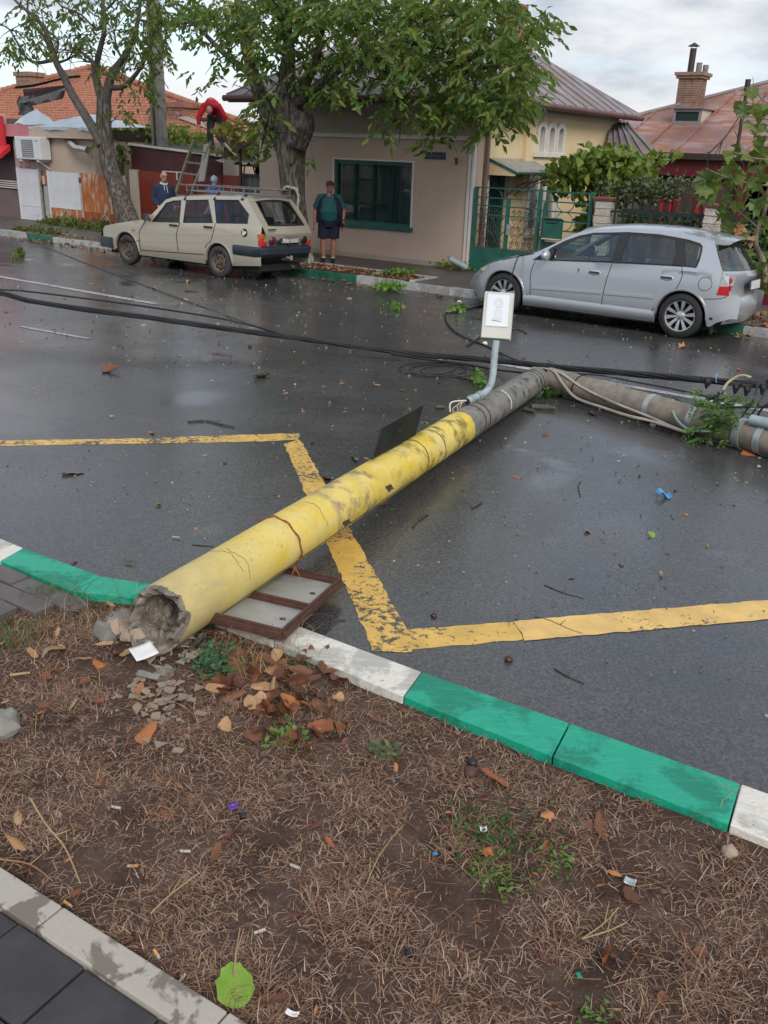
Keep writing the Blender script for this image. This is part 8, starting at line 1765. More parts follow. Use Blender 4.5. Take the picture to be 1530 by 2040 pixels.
mass('sprig', 'green twig lying in the coil of wires left of the lamp', 'twig', [np.array(S(*at_road(953+rng.normal()*4, 752+rng.normal()*7, .03+abs(rng.normal())*.05))) for _ in range(30)], M['bindweed'], .08, 14)
mass('sprig', 'leafy twig tucked under the broken joint of the pole', 'twig', [np.array(S(*at_road(1095+rng.normal()*10, 775+rng.normal()*4, .03+abs(rng.normal())*.04))) for _ in range(40)], M['leaf_ivy'], .08, 15)
mass('sprig', 'fallen green leafy branch on the far left of the road', 'twig', [np.array(S(*at_road(35+rng.normal()*5, 504+rng.normal()*2, .03+abs(rng.normal())*.06))) for _ in range(40)], M['leaf_sparse'], .12, 16)
# fern-like torn branch over the snapped pole top
def frond(mb_v, mb_f, p0, d0, ln, rng):
    d0 = d0/np.linalg.norm(d0); n = 12; side = np.cross(d0, [0, 0, 1.]); side /= np.linalg.norm(side)+1e-6; c, d = [], []
    for k in range(n):
        q = p0+d0*ln*(k+1)/n+np.array([0, 0, -.5*ln*((k+1)/n)**2])
        for sg_ in (-1, 1): c.append(q); d.append(side*sg_+d0*.6+np.array([0, 0, -.25])+rng.normal(size=3)*.12)
    s_ = np.full(len(c), ln*.26)*rng.uniform(.8, 1.2); v, f = leaf_arrays(np.array(c), np.array(d), s_, s_*.30, None, .1, rng); return v, f
fq = np.array(S(*at_b(1438, 838, 7.0))); t = bpy.data.objects.new('torn_branch', None); COL.objects.link(t); t.location = Vector(fq); tag(t, 'bright green feathery torn branch draped over the snapped pole top', 'branch')
fme = []
for k in range(6): v, f = frond(None, None, np.zeros(3), np.array([0, 1, .4]), .20, rng); fme.append(np_mesh('frond', v, f, M['leaf_ivy'] if k % 2 else M['bindweed']))
for k in range(62):
    o_ = rng.normal(size=3)*np.array([.10, .07, .09])+np.array([-.02, -.02, .0]); inst('frond', fme[k % 6], t, Matrix.Translation(Vector(o_)) @ Matrix.Rotation(rng.uniform(0, 6.28), 4, 'Z') @ Matrix.Rotation(rng.uniform(-.9, .9), 4, 'X') @ Matrix.Scale(rng.uniform(.6, 1.05), 4))
# ------------------------------------------------------------------ dead grass on the verge
rng = np.random.default_rng(77)
def vnoise(a, b, s_, o): return mnoise.noise(Vector((a*s_, b*s_, o)))
def blade_mass(name, label_kind, pos, yaw, length, width, lean, curl, m_):
    n = len(pos); h = np.stack([np.cos(yaw), np.sin(yaw), np.zeros(n)], 1); up_ = np.array([0, 0, 1.]); sd = np.stack([-np.sin(yaw), np.cos(yaw), np.zeros(n)], 1)
    L_ = length[:, None]; rows = []
    cx = rng.normal(size=(n, 1))*.35
    for t_ in (0., .4, .75, 1.):
        el = lean[:, None]*(1-curl[:, None]*t_); p = pos+h*L_*t_*np.cos(el)+up_*L_*t_*np.sin(el)+sd*L_*cx*t_*t_; w_ = width[:, None]*(1-.75*t_)*.5; rows += [p+sd*w_, p-sd*w_]
    v = np.stack(rows, 1); f = np.array([[0, 1, 3, 2], [2, 3, 5, 4], [4, 5, 7, 6]]); F_ = (f[None]+8*np.arange(n)[:, None, None]).reshape(-1, 4)
    o = inst(name, np_mesh(name, v.reshape(-1, 3), F_, m_)); o['kind'] = 'stuff'; return o
pts = []; tries = 0
while len(pts) < 80000 and tries < 500000:
    tries += 1
    a = rng.uniform(-4.3, 1.0); t_ = rng.uniform(0, 1)**.9*2.2; b = kerb_in(a)-.01-t_
    if not on_verge(a, b, .005): continue
    dn = .60+.9*vnoise(a, b, 3.4, 1)+.7*vnoise(a, b, 10, 4)
    if (a+2.42)**2+(b-1.9)**2 < .05: dn -= .35
    if rng.uniform() < dn: pts.append((a, b))
P_ = np.array([np.array(S(a, b, verge_z(a, b)-.002)) for a, b in pts]); n = len(P_)
tuft = np.array([vnoise(a, b, 6, 9) for a, b in pts])
blade_mass('dead_grass', '', P_, rng.uniform(0, 6.28, n)+tuft*2, rng.uniform(.016, .048, n)*(1+.35*(tuft > .2)), rng.uniform(.0018, .0042, n), np.clip(rng.normal(.42, .36, n)+.5*tuft, .03, 1.3), rng.uniform(.2, 1.1, n), M['dead_grass'])
pts = []
while len(pts) < 420:
    a = rng.uniform(-4., .6); b = kerb_in(a)-abs(rng.normal())*.9-.01
    if on_verge(a, b): pts.append((a, b))
P_ = np.array([np.array(S(a, b, verge_z(a, b)+.006)) for a, b in pts]); n = len(P_)
blade_mass('straw', '', P_, rng.uniform(0, 6.28, n), rng.uniform(.08, .20, n), rng.uniform(.0014, .0024, n), np.clip(rng.normal(.12, .15, n), .0, .8), rng.uniform(.2, 1.2, n), M['straw'])
# dry tall stalks by the base and over the kerb
def tufts(name, label, spec, m_, seed, cat='grass tuft'):
    r2 = np.random.default_rng(seed)
    for i, (x, y, n, ln, sp_, ln2) in enumerate(spec):
        q = at_z(x, y, -.02); pos = np.array([np.array(S(q[0]+r2.normal()*sp_, q[1]+r2.normal()*sp_, -.03)) for _ in range(n)])
        o = blade_mass(name, '', pos, r2.uniform(0, 6.28, n), ln*r2.uniform(.5, 1.1, n), np.full(n, ln2), np.clip(r2.normal(1.05, .3, n), .2, 1.5), r2.uniform(.2, .9, n), m_); tag(o, label[i], cat)
tufts('grass_tuft', ['tall green grass blades growing along the green kerb left of the pole base', 'short bright green grass tuft between the mauve pavers', 'green grass at the left edge below the mauve pavers', 'green blades beside the yellow pole in front of the torn white kerb', 'single green blades at the white kerb edge', 'thin green blades standing in front of the pole opening'], [(215, 1200, 70, .17, .10, .003), (88, 1182, 90, .09, .035, .003), (20, 1262, 120, .10, .08, .003), (600, 1330, 26, .14, .06, .0026), (640, 1325, 8, .10, .02, .003), (300, 1335, 9, .13, .05, .0026)], M['green_grass'], 5)
tufts('dry_tuft', ['tangle of dry reddish stalks by the steel frame corner', 'dry stalks sticking up left of the blue green weed', 'tall thin dry stalk leaning over the road left of the pole', 'dry seed stalks standing over the kerb at the right', 'dry grass fringe left of the pole base'], [(560, 1290, 90, .16, .07, .0022), (480, 1330, 60, .14, .08, .0022), (362, 1140, 3, .36, .01, .003), (1440, 1600, 9, .17, .05, .0022), (180, 1240, 120, .13, .12, .0024)], M['straw'], 6)
# small live weeds
def weed(name, label, x, y, n, spread, size, m_, up_, z=-.02):
    q = at_z(x, y, z); r2 = np.random.default_rng(int(x)); c_ = np.array([np.array(S(q[0]+r2.normal()*spread, q[1]+r2.normal()*spread, verge_z(q[0], q[1])+abs(r2.normal())*up_)) for _ in range(n)])
    d_ = r2.normal(size=(n, 3)); d_[:, 2] = np.abs(d_[:, 2])*.6; v, f = leaf_arrays(c_, d_, size*r2.uniform(.6, 1.2, n), size*.5*r2.uniform(.6, 1.2, n), None, .1, r2); b0 = np.array(S(q[0], q[1], 0))
    t = bpy.data.objects.new(name, None); COL.objects.link(t); t.location = Vector(b0); tag(t, label, 'weed'); o = inst('foliage', np_mesh('foliage', v-b0, f, m_), t); o['kind'] = 'stuff'
weed('weed', 'blue green weed beside the snapped pole base', 425, 1335, 240, .045, .030, M['weed'], .045)
weed('weed', 'small bright green weed beside the big brown leaves', 565, 1465, 60, .035, .035, M['bindweed'], .012)
weed('weed', 'dark green ground weed patch to the right of the middle of the verge', 985, 1660, 260, .07, .022, M['leaf_ivy'], .014)
weed('weed', 'small green sprig right of the dark green weed patch', 1112, 1715, 60, .03, .02, M['bindweed'], .012)
weed('weed', 'green weed below the dark green weed patch', 990, 1745, 110, .045, .022, M['bindweed'], .010)
weed('weed', 'flat grey green rosette in the middle of the verge', 772, 1492, 36, .02, .05, M['leaf_dusty'], .006)
weed('weed', 'tiny weed near the bottom edge of the verge', 1200, 2030, 50, .03, .02, M['bindweed'], .01)
# ------------------------------------------------------------------ fallen leaves, each its own object
def flat_leaf(rng, kind):
    mb = MB()
    if kind == 'oval': out_ = [(.44*math.sin(t_)*(1+.12*math.cos(t_)+.05*math.sin(7*t_)), -.53*math.cos(t_)+.06*math.cos(2*t_)) for t_ in [2*math.pi*k/22 for k in range(22)]]
    elif kind == 'narrow': out_ = [(.23*math.sin(t_)*(1+.1*math.cos(t_)+.07*math.sin(5*t_)), -.62*math.cos(t_)) for t_ in [2*math.pi*k/18 for k in range(18)]]
    else: out_ = [(0, -.4), (.2, -.36), (.5, -.40), (.36, -.12), (.56, .12), (.30, .16), (.26, .34), (0, .62), (-.26, .34), (-.30, .16), (-.56, .12), (-.36, -.12), (-.5, -.40), (-.2, -.36)]
    c1, c2, ph = rng.uniform(.1, 1.0), rng.uniform(-.4, .8), rng.uniform(0, 6)
    def z(x, y): return c1*abs(x)**1.5*1.1+c2*.5*(y)**2+.05*math.sin(9*y+ph)*abs(x)*2+.03*math.sin(7*x+ph)
    inner_ = [(x*.5, y*.55) for x, y in out_]; vs = [(0, 0, 0)]+[(x, y, z(x, y)) for x, y in inner_]+[(x*rng.uniform(.9, 1.08), y*rng.uniform(.92, 1.06), z(x, y)+rng.uniform(-.02, .05)) for x, y in out_]; k = len(out_)
    mb.add(vs, [(0, 1+i, 1+(i+1) % k) for i in range(k)]+[(1+i, 1+k+i, 1+k+(i+1) % k, 1+(i+1) % k) for i in range(k)]); mb.tube([(0, .1, .0), (0, -.5, z(0, -.5)), (.03, -.8, z(0, -.5)+.06)], .007, 4, False); return mb
LM = {}
for m_ in ('dry_brown', 'dry_orange', 'dry_pale', 'fresh_leaf', 'small_green'):
    for kd in ('oval', 'narrow', 'lobed'): LM[m_, kd] = [flat_leaf(rng, kd).mesh('fallen_leaf', M[m_], 180) for _ in range(4)]
def drop(name, label, m_, kd, x, y, px, where='verge', grp=None, yaw=None, tilt=.35, lift=.012, cat='leaf', flip=None):
    q = at_z(x, y, -.03) if where == 'verge' else (at_road(x, y, 0) if where == 'road' else at_z(x, y, FZ))
    z = (verge_z(q[0], q[1]) if where == 'verge' else q[2])+lift; s_ = px/CAM_F*depth_of(q[0], q[1], z)
    o = inst(name, LM[m_, kd][rng.integers(4)], None, Matrix.Translation(S(q[0], q[1], z)) @ Matrix.Rotation(rng.uniform(0, 6.28) if yaw is None else yaw, 4, 'Z') @ Matrix.Rotation(rng.normal()*tilt+(math.pi if (rng.uniform() < .4 if flip is None else flip) else 0), 4, 'X') @ Matrix.Rotation(rng.normal()*tilt, 4, 'Y') @ Matrix.Scale(s_, 4))
    tag(o, label, cat, grp); return o
SP = [('fallen_leaf', 'large orange brown oval leaf at the top of the leaf heap', 'dry_orange', 'oval', 574, 1408, 50), ('fallen_leaf', 'broad reddish leaf lying flat at the right of the leaf heap', 'dry_orange', 'oval', 640, 1460, 58), ('fallen_leaf', 'crumpled bright rust brown leaf below the rubble', 'dry_orange', 'oval', 283, 1465, 60), ('fallen_leaf', 'big fresh green leaf at the bottom by the grey kerb', 'fresh_leaf', 'oval', 466, 1977, 86), ('fallen_leaf', 'pale brown leaf left of the pole opening', 'dry_pale', 'lobed', 110, 1290, 64), ('fallen_leaf', 'small yellow brown leaf below the grey shard', 'dry_pale', 'narrow', 170, 1327, 26), ('fallen_leaf', 'small orange leaf left of the white paper scrap', 'dry_orange', 'oval', 200, 1336, 30),
      ('fallen_leaf', 'pale twisted leaf beside the shard left of the white paper', 'dry_pale', 'narrow', 215, 1308, 36), ('fallen_leaf', 'curled orange leaf standing upright near the bottom right', 'dry_orange', 'narrow', 1209, 1912, 60), ('fallen_leaf', 'curled brown leaf beside the dark conker at the kerb', 'dry_orange', 'narrow', 988, 1560, 60), ('fallen_leaf', 'folded brown leaf in the right half of the verge', 'dry_brown', 'narrow', 1196, 1648, 52), ('fallen_leaf', 'yellow tipped pale leaf at the left edge', 'dry_pale', 'narrow', 36, 1630, 36), ('fallen_leaf', 'long pale brown leaf at the left edge below the yellow tipped one', 'dry_pale', 'narrow', 36, 1680, 50), ('fallen_leaf', 'orange curled leaf by the grey kerb joint', 'dry_orange', 'narrow', 150, 1783, 44), ('fallen_leaf', 'long curled brown leaf right of the green leaf at the bottom', 'dry_brown', 'narrow', 545, 2005, 60), ('fallen_leaf', 'rust brown narrow leaf standing near the middle of the verge', 'dry_brown', 'narrow', 628, 1642, 40), ('fallen_leaf', 'pink brown oval leaf below the white kerb', 'dry_pale', 'oval', 545, 1338, 36), ('fallen_leaf', 'narrow orange leaf stuck in the rubble', 'dry_orange', 'narrow', 281, 1385, 34), ('fallen_leaf', 'folded leaf at the edge of the grey green rosette', 'dry_brown', 'narrow', 752, 1440, 28), ('fallen_leaf', 'brown leaf below the curled leaf left of the verge middle', 'dry_brown', 'narrow', 430, 1700, 34), ('fallen_leaf', 'orange brown leaf among stalks above the mark of bare soil', 'dry_orange', 'lobed', 1090, 1630, 30), ('fallen_leaf', 'small rust leaf under the dark green weed patch', 'dry_orange', 'lobed', 965, 1700, 32), ('fallen_leaf', 'dark red leaf lying near the right of the silver scrap', 'dry_brown', 'oval', 1255, 1790, 40), ('fallen_leaf', 'small brown leaf left of the bottom centre', 'dry_brown', 'narrow', 590, 1825, 34)]
for i, s_ in enumerate(SP): drop(*s_, tilt=.25 if i not in (8,) else .9, lift=.016, flip=False if i in (0, 1, 3) else None)
for i in range(96):   # the brown heap by the pole
    x, y = 565+rng.normal()*95, 1380+rng.normal()*55
    if x > 700 or y < 1290 or x < 380: continue
    drop('fallen_leaf', 'crumpled brown leaf in the heap between the pole base and the white kerb', 'dry_brown' if rng.uniform() < .87 else 'dry_pale', ('oval', 'narrow', 'oval')[i % 3], x, y, rng.uniform(20, 44), grp='brown leaves heaped by the pole base', tilt=.55, lift=.02)
for i in range(64):
    x, y = rng.uniform(0, 1530), rng.uniform(1400, 2035)
    q = at_z(x, y, -.03)
    if not on_verge(q[0], q[1], .03): continue
    drop('fallen_leaf', 'small brown leaf fragment lying in the dead grass', 'dry_brown' if i % 3 else 'dry_orange', ('narrow', 'oval', 'lobed')[i % 3], x, y, rng.uniform(12, 28), grp='leaf fragments on the verge', tilt=.4, lift=.010)
for i in range(26):
    x, y = rng.uniform(0, 330), rng.uniform(1180, 1420); q = at_z(x, y, -.03)
    if on_verge(q[0], q[1], .02): drop('fallen_leaf', 'small brown leaf on the ground left of the pole opening', 'dry_brown' if i % 2 else 'dry_pale', ('narrow', 'oval')[i % 2], x, y, rng.uniform(16, 34), grp='leaves left of the pole opening', tilt=.4, lift=.012)
RS = [('pale pinkish leaf on the road below the yellow line at left', 'dry_pale', 'narrow', 148, 944, 40), ('small orange leaf just above the yellow line at left', 'dry_orange', 'narrow', 301, 863, 20), ('long yellow brown leaf with its stalk in the middle of the road', 'dry_pale', 'narrow', 523, 752, 44), ('crumpled brown leaf with a black core on the road at left', 'dry_brown', 'lobed', 220, 741, 36), ('brown leaf on the road right of the zigzag corner', 'dry_brown', 'lobed', 617, 883, 18), ('dark brown leaf beside the zigzag stroke', 'dry_brown', 'oval', 650, 957, 20), ('green and yellow leaf on the road by the sign plate', 'small_green', 'narrow', 706, 916, 26), ('orange brown leaf under the yellow pole edge', 'dry_orange', 'lobed', 762, 1005, 22), ('pale leaf left of the black wires', 'dry_pale', 'narrow', 754, 768, 20), ('small brown leaf on the dark road right of the pole', 'dry_orange', 'lobed', 1032, 952, 18), ('orange brown leaf at the puddle', 'dry_orange', 'narrow', 1365, 1026, 16), ('bright green leaf on the road below the puddle', 'fresh_leaf', 'oval', 1297, 1068, 18), ('pale leaf by the right end of the puddle', 'dry_pale', 'lobed', 1172, 1060, 18), ('tan leaf on the road above the yellow line at right', 'dry_pale', 'narrow', 1318, 1147, 18), ('dark red leaf near the green kerb at left', 'dry_brown', 'narrow', 256, 1122, 22), ('brown leaf lying on the green kerb', 'dry_brown', 'narrow', 149, 1121, 16), ('big brown plane leaf by the fern at right', 'dry_orange', 'lobed', 1490, 905, 30), ('dark red brown leaf on the road below the silver car', 'dry_orange', 'lobed', 1361, 694, 22), ('brown leaf perched on the cable bundle', 'dry_orange', 'lobed', 1098, 724, 14), ('pale brown leaf in front of the bundle near the coil', 'dry_pale', 'lobed', 945, 737, 16), ('orange leaf on the coil of wire', 'dry_orange', 'lobed', 881, 719, 16), ('yellow leaf on the thin wire', 'dry_pale', 'narrow', 371, 599, 14), ('brown leaf on the bundle at left', 'dry_orange', 'narrow', 434, 648, 12), ('pale curled leaf in the road below the kerb weed', 'dry_pale', 'lobed', 697, 596, 14), ('large brown leaf in the far gutter', 'dry_pale', 'lobed', 668, 565, 22), ('orange leaf in the far gutter right of the large one', 'dry_orange', 'lobed', 694, 567, 16)]
for l_, m_, kd, x, y, px in RS: drop('fallen_leaf', l_, m_, kd, x, y, px, 'road', tilt=.22, lift=.010)
for i in range(120):
    x, y = rng.uniform(0, 1530), 560+640*rng.uniform()**1.5; q = at_road(x, y)
    if q[1] > 13.1 or q[1] < 2.9: continue
    k = rng.integers(4); drop('fallen_leaf', 'tiny leaf scrap on the wet road', ('dry_brown', 'dry_pale', 'small_green', 'dry_orange')[k], ('narrow', 'oval', 'lobed')[i % 3], x, y, rng.uniform(5, 12), 'road', 'leaf scraps scattered over the road', tilt=.2, lift=.006)
for i in range(60):
    a = rng.uniform(-12.2, -2.2); b = 12.95+rng.normal()*.12
    if -7 < a < -4: b += .1
    s_ = rng.uniform(.05, .12); o = inst('fallen_leaf', LM[('dry_brown', 'dry_orange', 'dry_pale')[i % 3], 'lobed'][rng.integers(4)], None, Matrix.Translation(S(a, b, (road_z(b) if b < FK else FZ)+.015)) @ Matrix.Rotation(rng.uniform(0, 6.28), 4, 'Z') @ Matrix.Scale(s_, 4)); tag(o, 'brown leaf lying in the far gutter', 'leaf', 'leaves along the far gutter')
def litter(name, n, a0, a1, b0, b1, m_, s0, s1, zf, z_up):
    P_ = np.array([np.array(S(rng.uniform(a0, a1), rng.uniform(b0, b1), 0)) for _ in range(n)]); bb_ = P_@Nn; P_[:, 2] = [zf(b)+z_up for b in bb_]; d_ = rng.normal(size=(n, 3)); d_[:, 2] *= .25
    s_ = rng.uniform(s0, s1, n); v, f = leaf_arrays(P_, d_, s_, s_*.8, None, .0, rng); o = inst(name, np_mesh(name, v, f, m_)); o['kind'] = 'stuff'
M['litter'] = m_island('leaf_litter', [(.20, .09, .04), (.30, .15, .07), (.12, .05, .03), (.35, .22, .12)], .7)
litter('leaf_litter', 900, -13.2, -8.9, FK+.16, FK+.8, M['litter'], .03, .08, lambda b: FZ, .016)
litter('leaf_litter', 500, -20, -14, FK-.5, FK+.5, M['litter'], .03, .08, lambda b: FZ if b > FK else road_z(b), .016)
litter('leaf_litter', 260, -3.6, -1.5, FK+.12, 14.6, M['litter'], .05, .12, lambda b: FZ, .016)
M['crumb'] = m_island('road_crumbs', [(.30, .26, .2), (.10, .05, .03), (.42, .40, .36), (.16, .20, .07)], .7)
litter('road_crumbs', 1500, -13, -1, 5.5, 12.9, M['crumb'], .012, .035, road_z, .008)
litter('road_crumbs', 700, -5, .6, 3.0, 6.5, M['crumb'], .006, .018, road_z, .008)
# twigs, sticks and bark on the road
def stick(name, label, px, r_, m_, where='road', grp=None, cat='twig'):
    ps = [Vector(S(*(at_road(x, y, r_+h) if where == 'road' else at_z(x, y, -.02+h)))) for x, y, h in [(*p, 0) if len(p) == 2 else p for p in px]]
    mb = MB(); sp_ = smooth_path(ps, 4); mb.tube(sp_, [r_*(1-.4*i/len(sp_)) for i in range(len(sp_))], 6)
    if len(px) > 2: q = sp_[len(sp_)//2]; mb.tube([q, q+(sp_[-1]-sp_[0])*.12+Vector((.01, .05, .01))], [r_*.7, r_*.3], 5)
    tag(mb.build(name, m_, smooth=60), label, cat, grp)
for l_, px, r_ in (('forked black twig on the road above the yellow line', ((374, 840), (410, 838), (440, 845), (468, 850)), .008), ('thin twig on the wet road right of the pole', ((822, 1050), (834, 1035), (852, 1022)), .007), ('short pale stick beside the thin twig right of the pole', ((834, 1035), (853, 1023)), .008), ('upright thin twig on the road right of the pole', ((1156, 988), (1152, 970), (1158, 958)), .004), ('curved thin twig on the dark road below the yellow line', ((1105, 1332), (1130, 1347), (1165, 1362)), .0035), ('thin twig lying across the yellow line at right', ((1066, 1228), (1095, 1236), (1135, 1254), (1160, 1262)), .003), ('thin dark twig near the middle of the right road', ((1085, 1165), (1120, 1180), (1165, 1192)), .0025), ('twig lying left of the lamp in front of the silver car', ((1010, 660), (1030, 655), (1050, 664)), .012), ('pale curved stalk over the white kerb by the frame', ((600, 1255), (640, 1242), (690, 1235)), .003), ('dark twig in the road at left under the estate car', ((368, 579), (395, 580)), .012), ('small dark stick on the road beyond the left line', ((240, 548), (265, 552)), .012), ('thin twig on the road left of the pole', ((383, 1085), (425, 1088)), .003), ('dark stick at the left end of the wire coil', ((910, 748), (960, 764)), .012)): stick('twig', l_, px, r_, M['twig'])
for l_, px, r_ in (('thick broken stick on the road inside the bend of the poles', ((1058, 810), (1085, 811), (1107, 814)), .026), ('shorter broken stick left of the thick stick', ((1046, 815), (1066, 820)), .020), ('pale stick lying on the road left of the pole top', ((868, 811), (886, 811)), .018), ('brown bark piece at the left of the sign plate', ((940, 1010), (952, 1003), (960, 998)), .010)): stick('stick', l_, px, r_, M['branch'], cat='stick')
for l_, px, r_ in (('curved dry stem at the left edge of the verge', ((0, 1712), (60, 1722), (105, 1755)), .0025), ('bent brown stem in the left part of the verge', ((60, 1590, .05), (90, 1640, .03), (130, 1690, .01), (160, 1760)), .003), ('long pale straw near the middle of the verge', ((300, 1820), (340, 1782), (395, 1740)), .0025), ('reddish pine needle pair in the right half of the verge', ((1160, 1870), (1205, 1838), (1232, 1808)), .0022), ('reddish needle crossing the pair in the right half', ((1160, 1870), (1210, 1855), (1248, 1838)), .0022), ('reddish stem above the green leaf', ((467, 1945, .03), (470, 1900, .03), (478, 1850, .01)), .0028), ('thin rusty rod leaning from the shard to the leaves', ((205, 1322), (225, 1285, .05), (245, 1245, .06)), .005), ('dark root strand below the pole base', ((350, 1345), (375, 1300, .03), (410, 1262, .05)), .009), ('second root strand beside the first below the pole base', ((372, 1348), (395, 1310, .02), (425, 1280, .03)), .006), ('brown stick left of the pole rubble', ((20, 1345), (60, 1340)), .006)): stick('stem', l_, px, r_, M['straw'] if 'rod' not in l_ and 'root' not in l_ else M['twig'], 'verge')
# rubble of the pole base
def chip_mesh(rng):
    k = rng.integers(5, 8); an = np.sort(rng.uniform(0, 6.28, k)); pts = [(math.cos(t_)*rng.uniform(.35, .55), math.sin(t_)*rng.uniform(.35, .55)) for t_ in an]; mb = MB(); mb.prism([(x, y, 0) for x, y in pts], (rng.uniform(-.03, .03), rng.uniform(-.03, .03), .09)); return mb.mesh('concrete_chip', M['concrete_pale'])
CM = [chip_mesh(rng) for _ in range(9)]
def chips(n, cx, cy, sx, sy, s0, s1, label, grp):
    for i in range(n):
        x, y = cx+rng.normal()*sx, cy+rng.normal()*sy; q = at_z(x, y, -.02)
        if not on_verge(q[0], q[1], .02): continue
        z = verge_z(q[0], q[1])+rng.uniform(.002, .03); s_ = rng.uniform(s0, s1)
        o = inst('concrete_chip', CM[rng.integers(9)], None, Matrix.Translation(S(q[0], q[1], z)) @ Matrix.Rotation(rng.uniform(0, 6.28), 4, 'Z') @ Matrix.Rotation(rng.normal()*.5, 4, 'X') @ Matrix.Scale(s_, 4)); tag(o, label, 'concrete chip', grp)
chips(95, 318, 1385, 38, 38, .018, .05, 'flat chip of pale concrete in the rubble below the pole opening', 'concrete chips below the pole opening')
chips(36, 370, 1290, 22, 26, .03, .065, 'larger flake of concrete against the pole base', 'concrete flakes at the pole base')
chips(26, 500, 1235, 40, 12, .02, .05, 'concrete flake under the pole beside the steel frame', 'concrete flakes by the steel frame')
def lump(name, label, x, y, px, m_, where='verge', sq=(1, 1, .8), cat='stone', nz=.25, seed=0., lift=.3):
    q = at_z(x, y, -.03) if where == 'verge' else at_road(x, y, 0); z0 = verge_z(q[0], q[1]) if where == 'verge' else q[2]; s_ = px/CAM_F*depth_of(q[0], q[1], z0)/2
    mb = MB(); mb.ell((0, 0, 0), (s_*sq[0], s_*sq[1], s_*sq[2]), 14, 10); mb.v = [tuple(Vector(v)*(1+nz*mnoise.noise(Vector(v)*(1.6/s_)+Vector((seed, 0, 0))))) for v in mb.v]; o = mb.build(name, m_, smooth=45 if nz < .3 else 25); o.location = S(q[0], q[1], z0+s_*sq[2]*lift*2); o.rotation_euler = (0, 0, seed); tag(o, label, cat); return o
lump('stone', 'rough grey concrete lump at the left edge of the verge', 8, 1456, 70, M['concrete'], nz=.45, seed=2.)
lump('stone', 'pale stone on the right edge of the verge', 1452, 1700, 34, M['concrete_pale'], nz=.3, seed=3., lift=.1)
lump('conker', 'dark shiny conker in the dead grass near the green kerb', 941, 1521, 22, M['nut_black'], nz=.08, seed=1., cat='conker'); lump('conker', 'brown conker husk beside the dark conker', 938, 1543, 30, M['rust_brown'], nz=.15, seed=4., cat='conker')
lump('conker', 'brown conker on the road between the kerb and yellow line', 1013, 1317, 17, M['chestnut'], 'road', nz=.15, seed=1.3, cat='conker'); lump('conker', 'brown conker on the road above the yellow line', 864, 1229, 13, M['chestnut'], 'road', nz=.15, seed=2.2, cat='conker')
lump('conker', 'black blob on the far part of the left road', 498, 692, 8, M['nut_black'], 'road', nz=.2, seed=5.2, cat='conker'); lump('nut_husk', 'blackened husk beside the purple scrap', 484, 1623, 16, M['nut_black'], nz=.3, seed=3.3, cat='husk'); lump('nut_husk', 'brown husk below the silver foil scrap', 1258, 1796, 26, M['rust_brown'], nz=.25, seed=2.7, sq=(1.3, .6, .6), cat='husk'); lump('nut_husk', 'dark husk at the lower middle of the verge', 818, 1898, 22, M['nut_black'], nz=.3, seed=6.3, cat='husk'); lump('nut_husk', 'dark seed below the middle of the verge', 669, 1758, 15, M['nut_black'], nz=.3, seed=7.3, cat='husk')
lump('porcelain_knob', 'white porcelain insulator knob on the road left of the lamp', 966, 687, 11, M['trim_white'], 'road', nz=.1, cat='insulator'); lump('rag', 'white rag scrap by the silver car bonnet', 915, 606, 12, M['paper'], 'road', nz=.4, seed=3, sq=(1, .7, .8), cat='rag')
lump('concrete_lump', 'grey concrete crumb at the snapped pole joint', 1300, 850, 12, M['concrete'], 'road', nz=.3, seed=8, cat='stone'); lump('bird', 'dark crumpled scrap of rubber on the road inside the pole bend', 1180, 827, 18, M['nut_black'], 'road', nz=.6, seed=2, sq=(1, .7, .7), cat='scrap').name = 'rubber_scrap'
for l_, x, y, px, sd_ in (('rough lump of broken concrete at the left of the pole opening', 240, 1262, 62, 1.), ('dirty lump of broken concrete in front of the pole opening', 300, 1292, 50, 4.), ('small dirty lump right of the pole opening', 352, 1290, 56, 7.), ('grey lump lying inside the lip of the pole opening', 292, 1262, 40, 9.)): lump('concrete_lump', l_, x, y, px, M['broken'], nz=.75, seed=sd_, sq=(1, .8, .6))
# paper, butts and scraps
def card(name, label, x, y, w_, h, yaw, m_, cat, curl=.0, tilt=(0, 0), lift=.012):
    q = at_z(x, y, -.03); z0 = verge_z(q[0], q[1]); k = depth_of(q[0], q[1], z0)/CAM_F; w_, h = w_*k, h*k; mb = MB()
    mb.grid(lambda u, v: ((u-.5)*w_, (v-.5)*h, curl*w_*((u-.5)**2*1.5+.2*math.sin(v*7)*u)), 8, 6); o = mb.build(name, m_, smooth=50); o.location = S(q[0], q[1], z0+lift); o.rotation_euler = (tilt[0], tilt[1], yaw); sol = o.modifiers.new('thickness', 'SOLIDIFY'); sol.thickness = .0012; tag(o, label, cat)
card('paper_scrap', 'folded white paper scrap on the rubble below the pole opening', 289, 1333, 46, 44, R(35), M['paper'], 'paper', .12, (R(8), R(-6)), .045)
card('foil_scrap', 'crumpled silver foil scrap in the right half of the verge', 1254, 1763, 22, 15, R(-30), M['galv'], 'foil', .5, (R(20), 0))
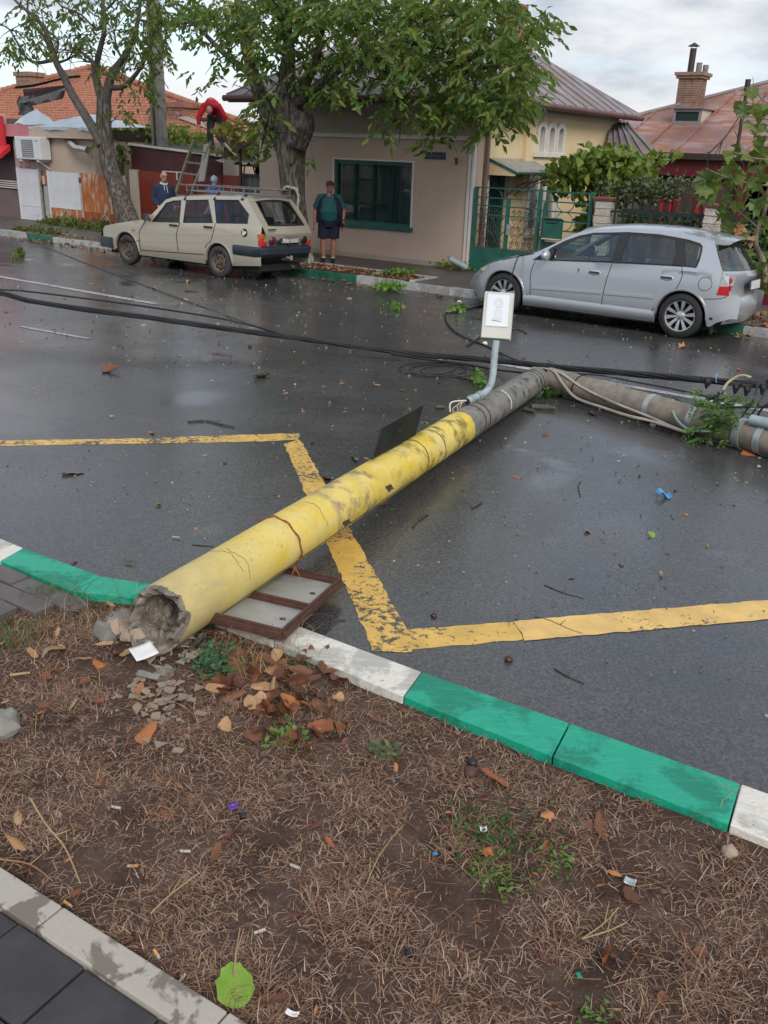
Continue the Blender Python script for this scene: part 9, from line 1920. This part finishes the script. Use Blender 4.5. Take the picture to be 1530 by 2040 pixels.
card('plastic_scrap', 'tiny purple plastic scrap in the left part of the verge', 464, 1610, 18, 12, R(20), M['purple'], 'plastic scrap', .8, (R(30), 0)); card('plastic_scrap', 'tiny blue plastic scrap in the middle of the verge', 866, 1707, 9, 8, R(40), M['blue_plastic'], 'plastic scrap', .3); card('plastic_scrap', 'green plastic scrap low on the right side of the verge', 1153, 1946, 9, 14, R(10), M['kerb_green'], 'plastic scrap', .3); card('shell', 'pale snail shell bit right of the dark green weed patch', 962, 1660, 13, 13, 0, M['paper'], 'shell', .8); card('paper_scrap', 'small white paper scrap beside the left old pavers', 2, 1151, 16, 6, 0, M['paper'], 'paper'); card('paper_scrap', 'white paper stub at the bottom right of the green leaf', 582, 2027, 26, 12, R(-20), M['paper'], 'paper', .5)
q = at_road(1322, 988, .012); mb = MB(); mb.grid(lambda u, v: ((u-.5)*.09, (v-.5)*.05, .02*math.sin(u*6)+.012*math.sin(v*8)), 8, 5); o = mb.build('plastic_scrap', M['blue_plastic'], smooth=50); o.location = S(*q); o.location.z += .012; tag(o, 'crumpled bright blue plastic scrap on the wet road', 'plastic scrap')
def butt(label, x, y, yaw, ln, two=True, where='verge'):
    q = at_z(x, y, -.03) if where == 'verge' else at_road(x, y, 0); z = (verge_z(q[0], q[1]) if where == 'verge' else q[2])+.009; t = bpy.data.objects.new('cigarette_butt', None); COL.objects.link(t); t.location = S(q[0], q[1], z); t.rotation_euler = (0, 0, yaw); tag(t, label, 'cigarette butt')
    mb = MB(); mb.tube([(0, 0, 0), (ln*.65, 0, .001)], .0042, 10); mb.build('filter', M['butt_orange'] if two else M['butt_white'], t, smooth=50); mb = MB(); mb.tube([(-ln*.4, .001, 0), (-.001, 0, 0)], [.0036, .0041], 10); mb.build('paper', M['butt_white'], t, smooth=50)
for l_, x, y, yw, two in (('orange cigarette butt in the left part of the verge', 262, 1726, R(5), True), ('short orange cigarette butt by the grey kerb joint', 137, 1799, R(150), True), ('white cigarette butt left of the purple scrap', 230, 1613, R(-12), False), ('white cigarette butt right of the orange one', 367, 1698, R(0), False), ('dirty cigarette butt above the bare soil near the grey kerb', 314, 1906, R(130), True), ('white cigarette stub at the edge of the grey kerb', 360, 1953, R(70), False), ('white cigarette stub below the leafy middle of the verge', 515, 1861, R(25), False), ('white butt lying at the right of the leaf heap bottom', 585, 1728, R(-25), False)): butt(l_, x, y, yw, .027, two)
butt('pale cigarette butt on the road left of the pole', 349, 1073, R(-15), .04, False, 'road')
# soil crust at the base and small stones in the soil
n = 2600; P_ = []
while len(P_) < n:
    a = rng.uniform(-4, .8); b = kerb_in(a)-rng.uniform(.0, 2.)
    if on_verge(a, b): P_.append(np.array(S(a, b, verge_z(a, b)+.002)))
P_ = np.array(P_); d_ = rng.normal(size=(n, 3)); d_[:, 2] *= .4; s_ = rng.uniform(.004, .016, n); v, f = leaf_arrays(P_, d_, s_, s_*.9, None, 0, rng); o = inst('soil_crumbs', np_mesh('soil_crumbs', v, f, m_island('clods', [(.05, .032, .024), (.10, .07, .055), (.16, .12, .095), (.08, .05, .038)], .9))); o['kind'] = 'stuff'
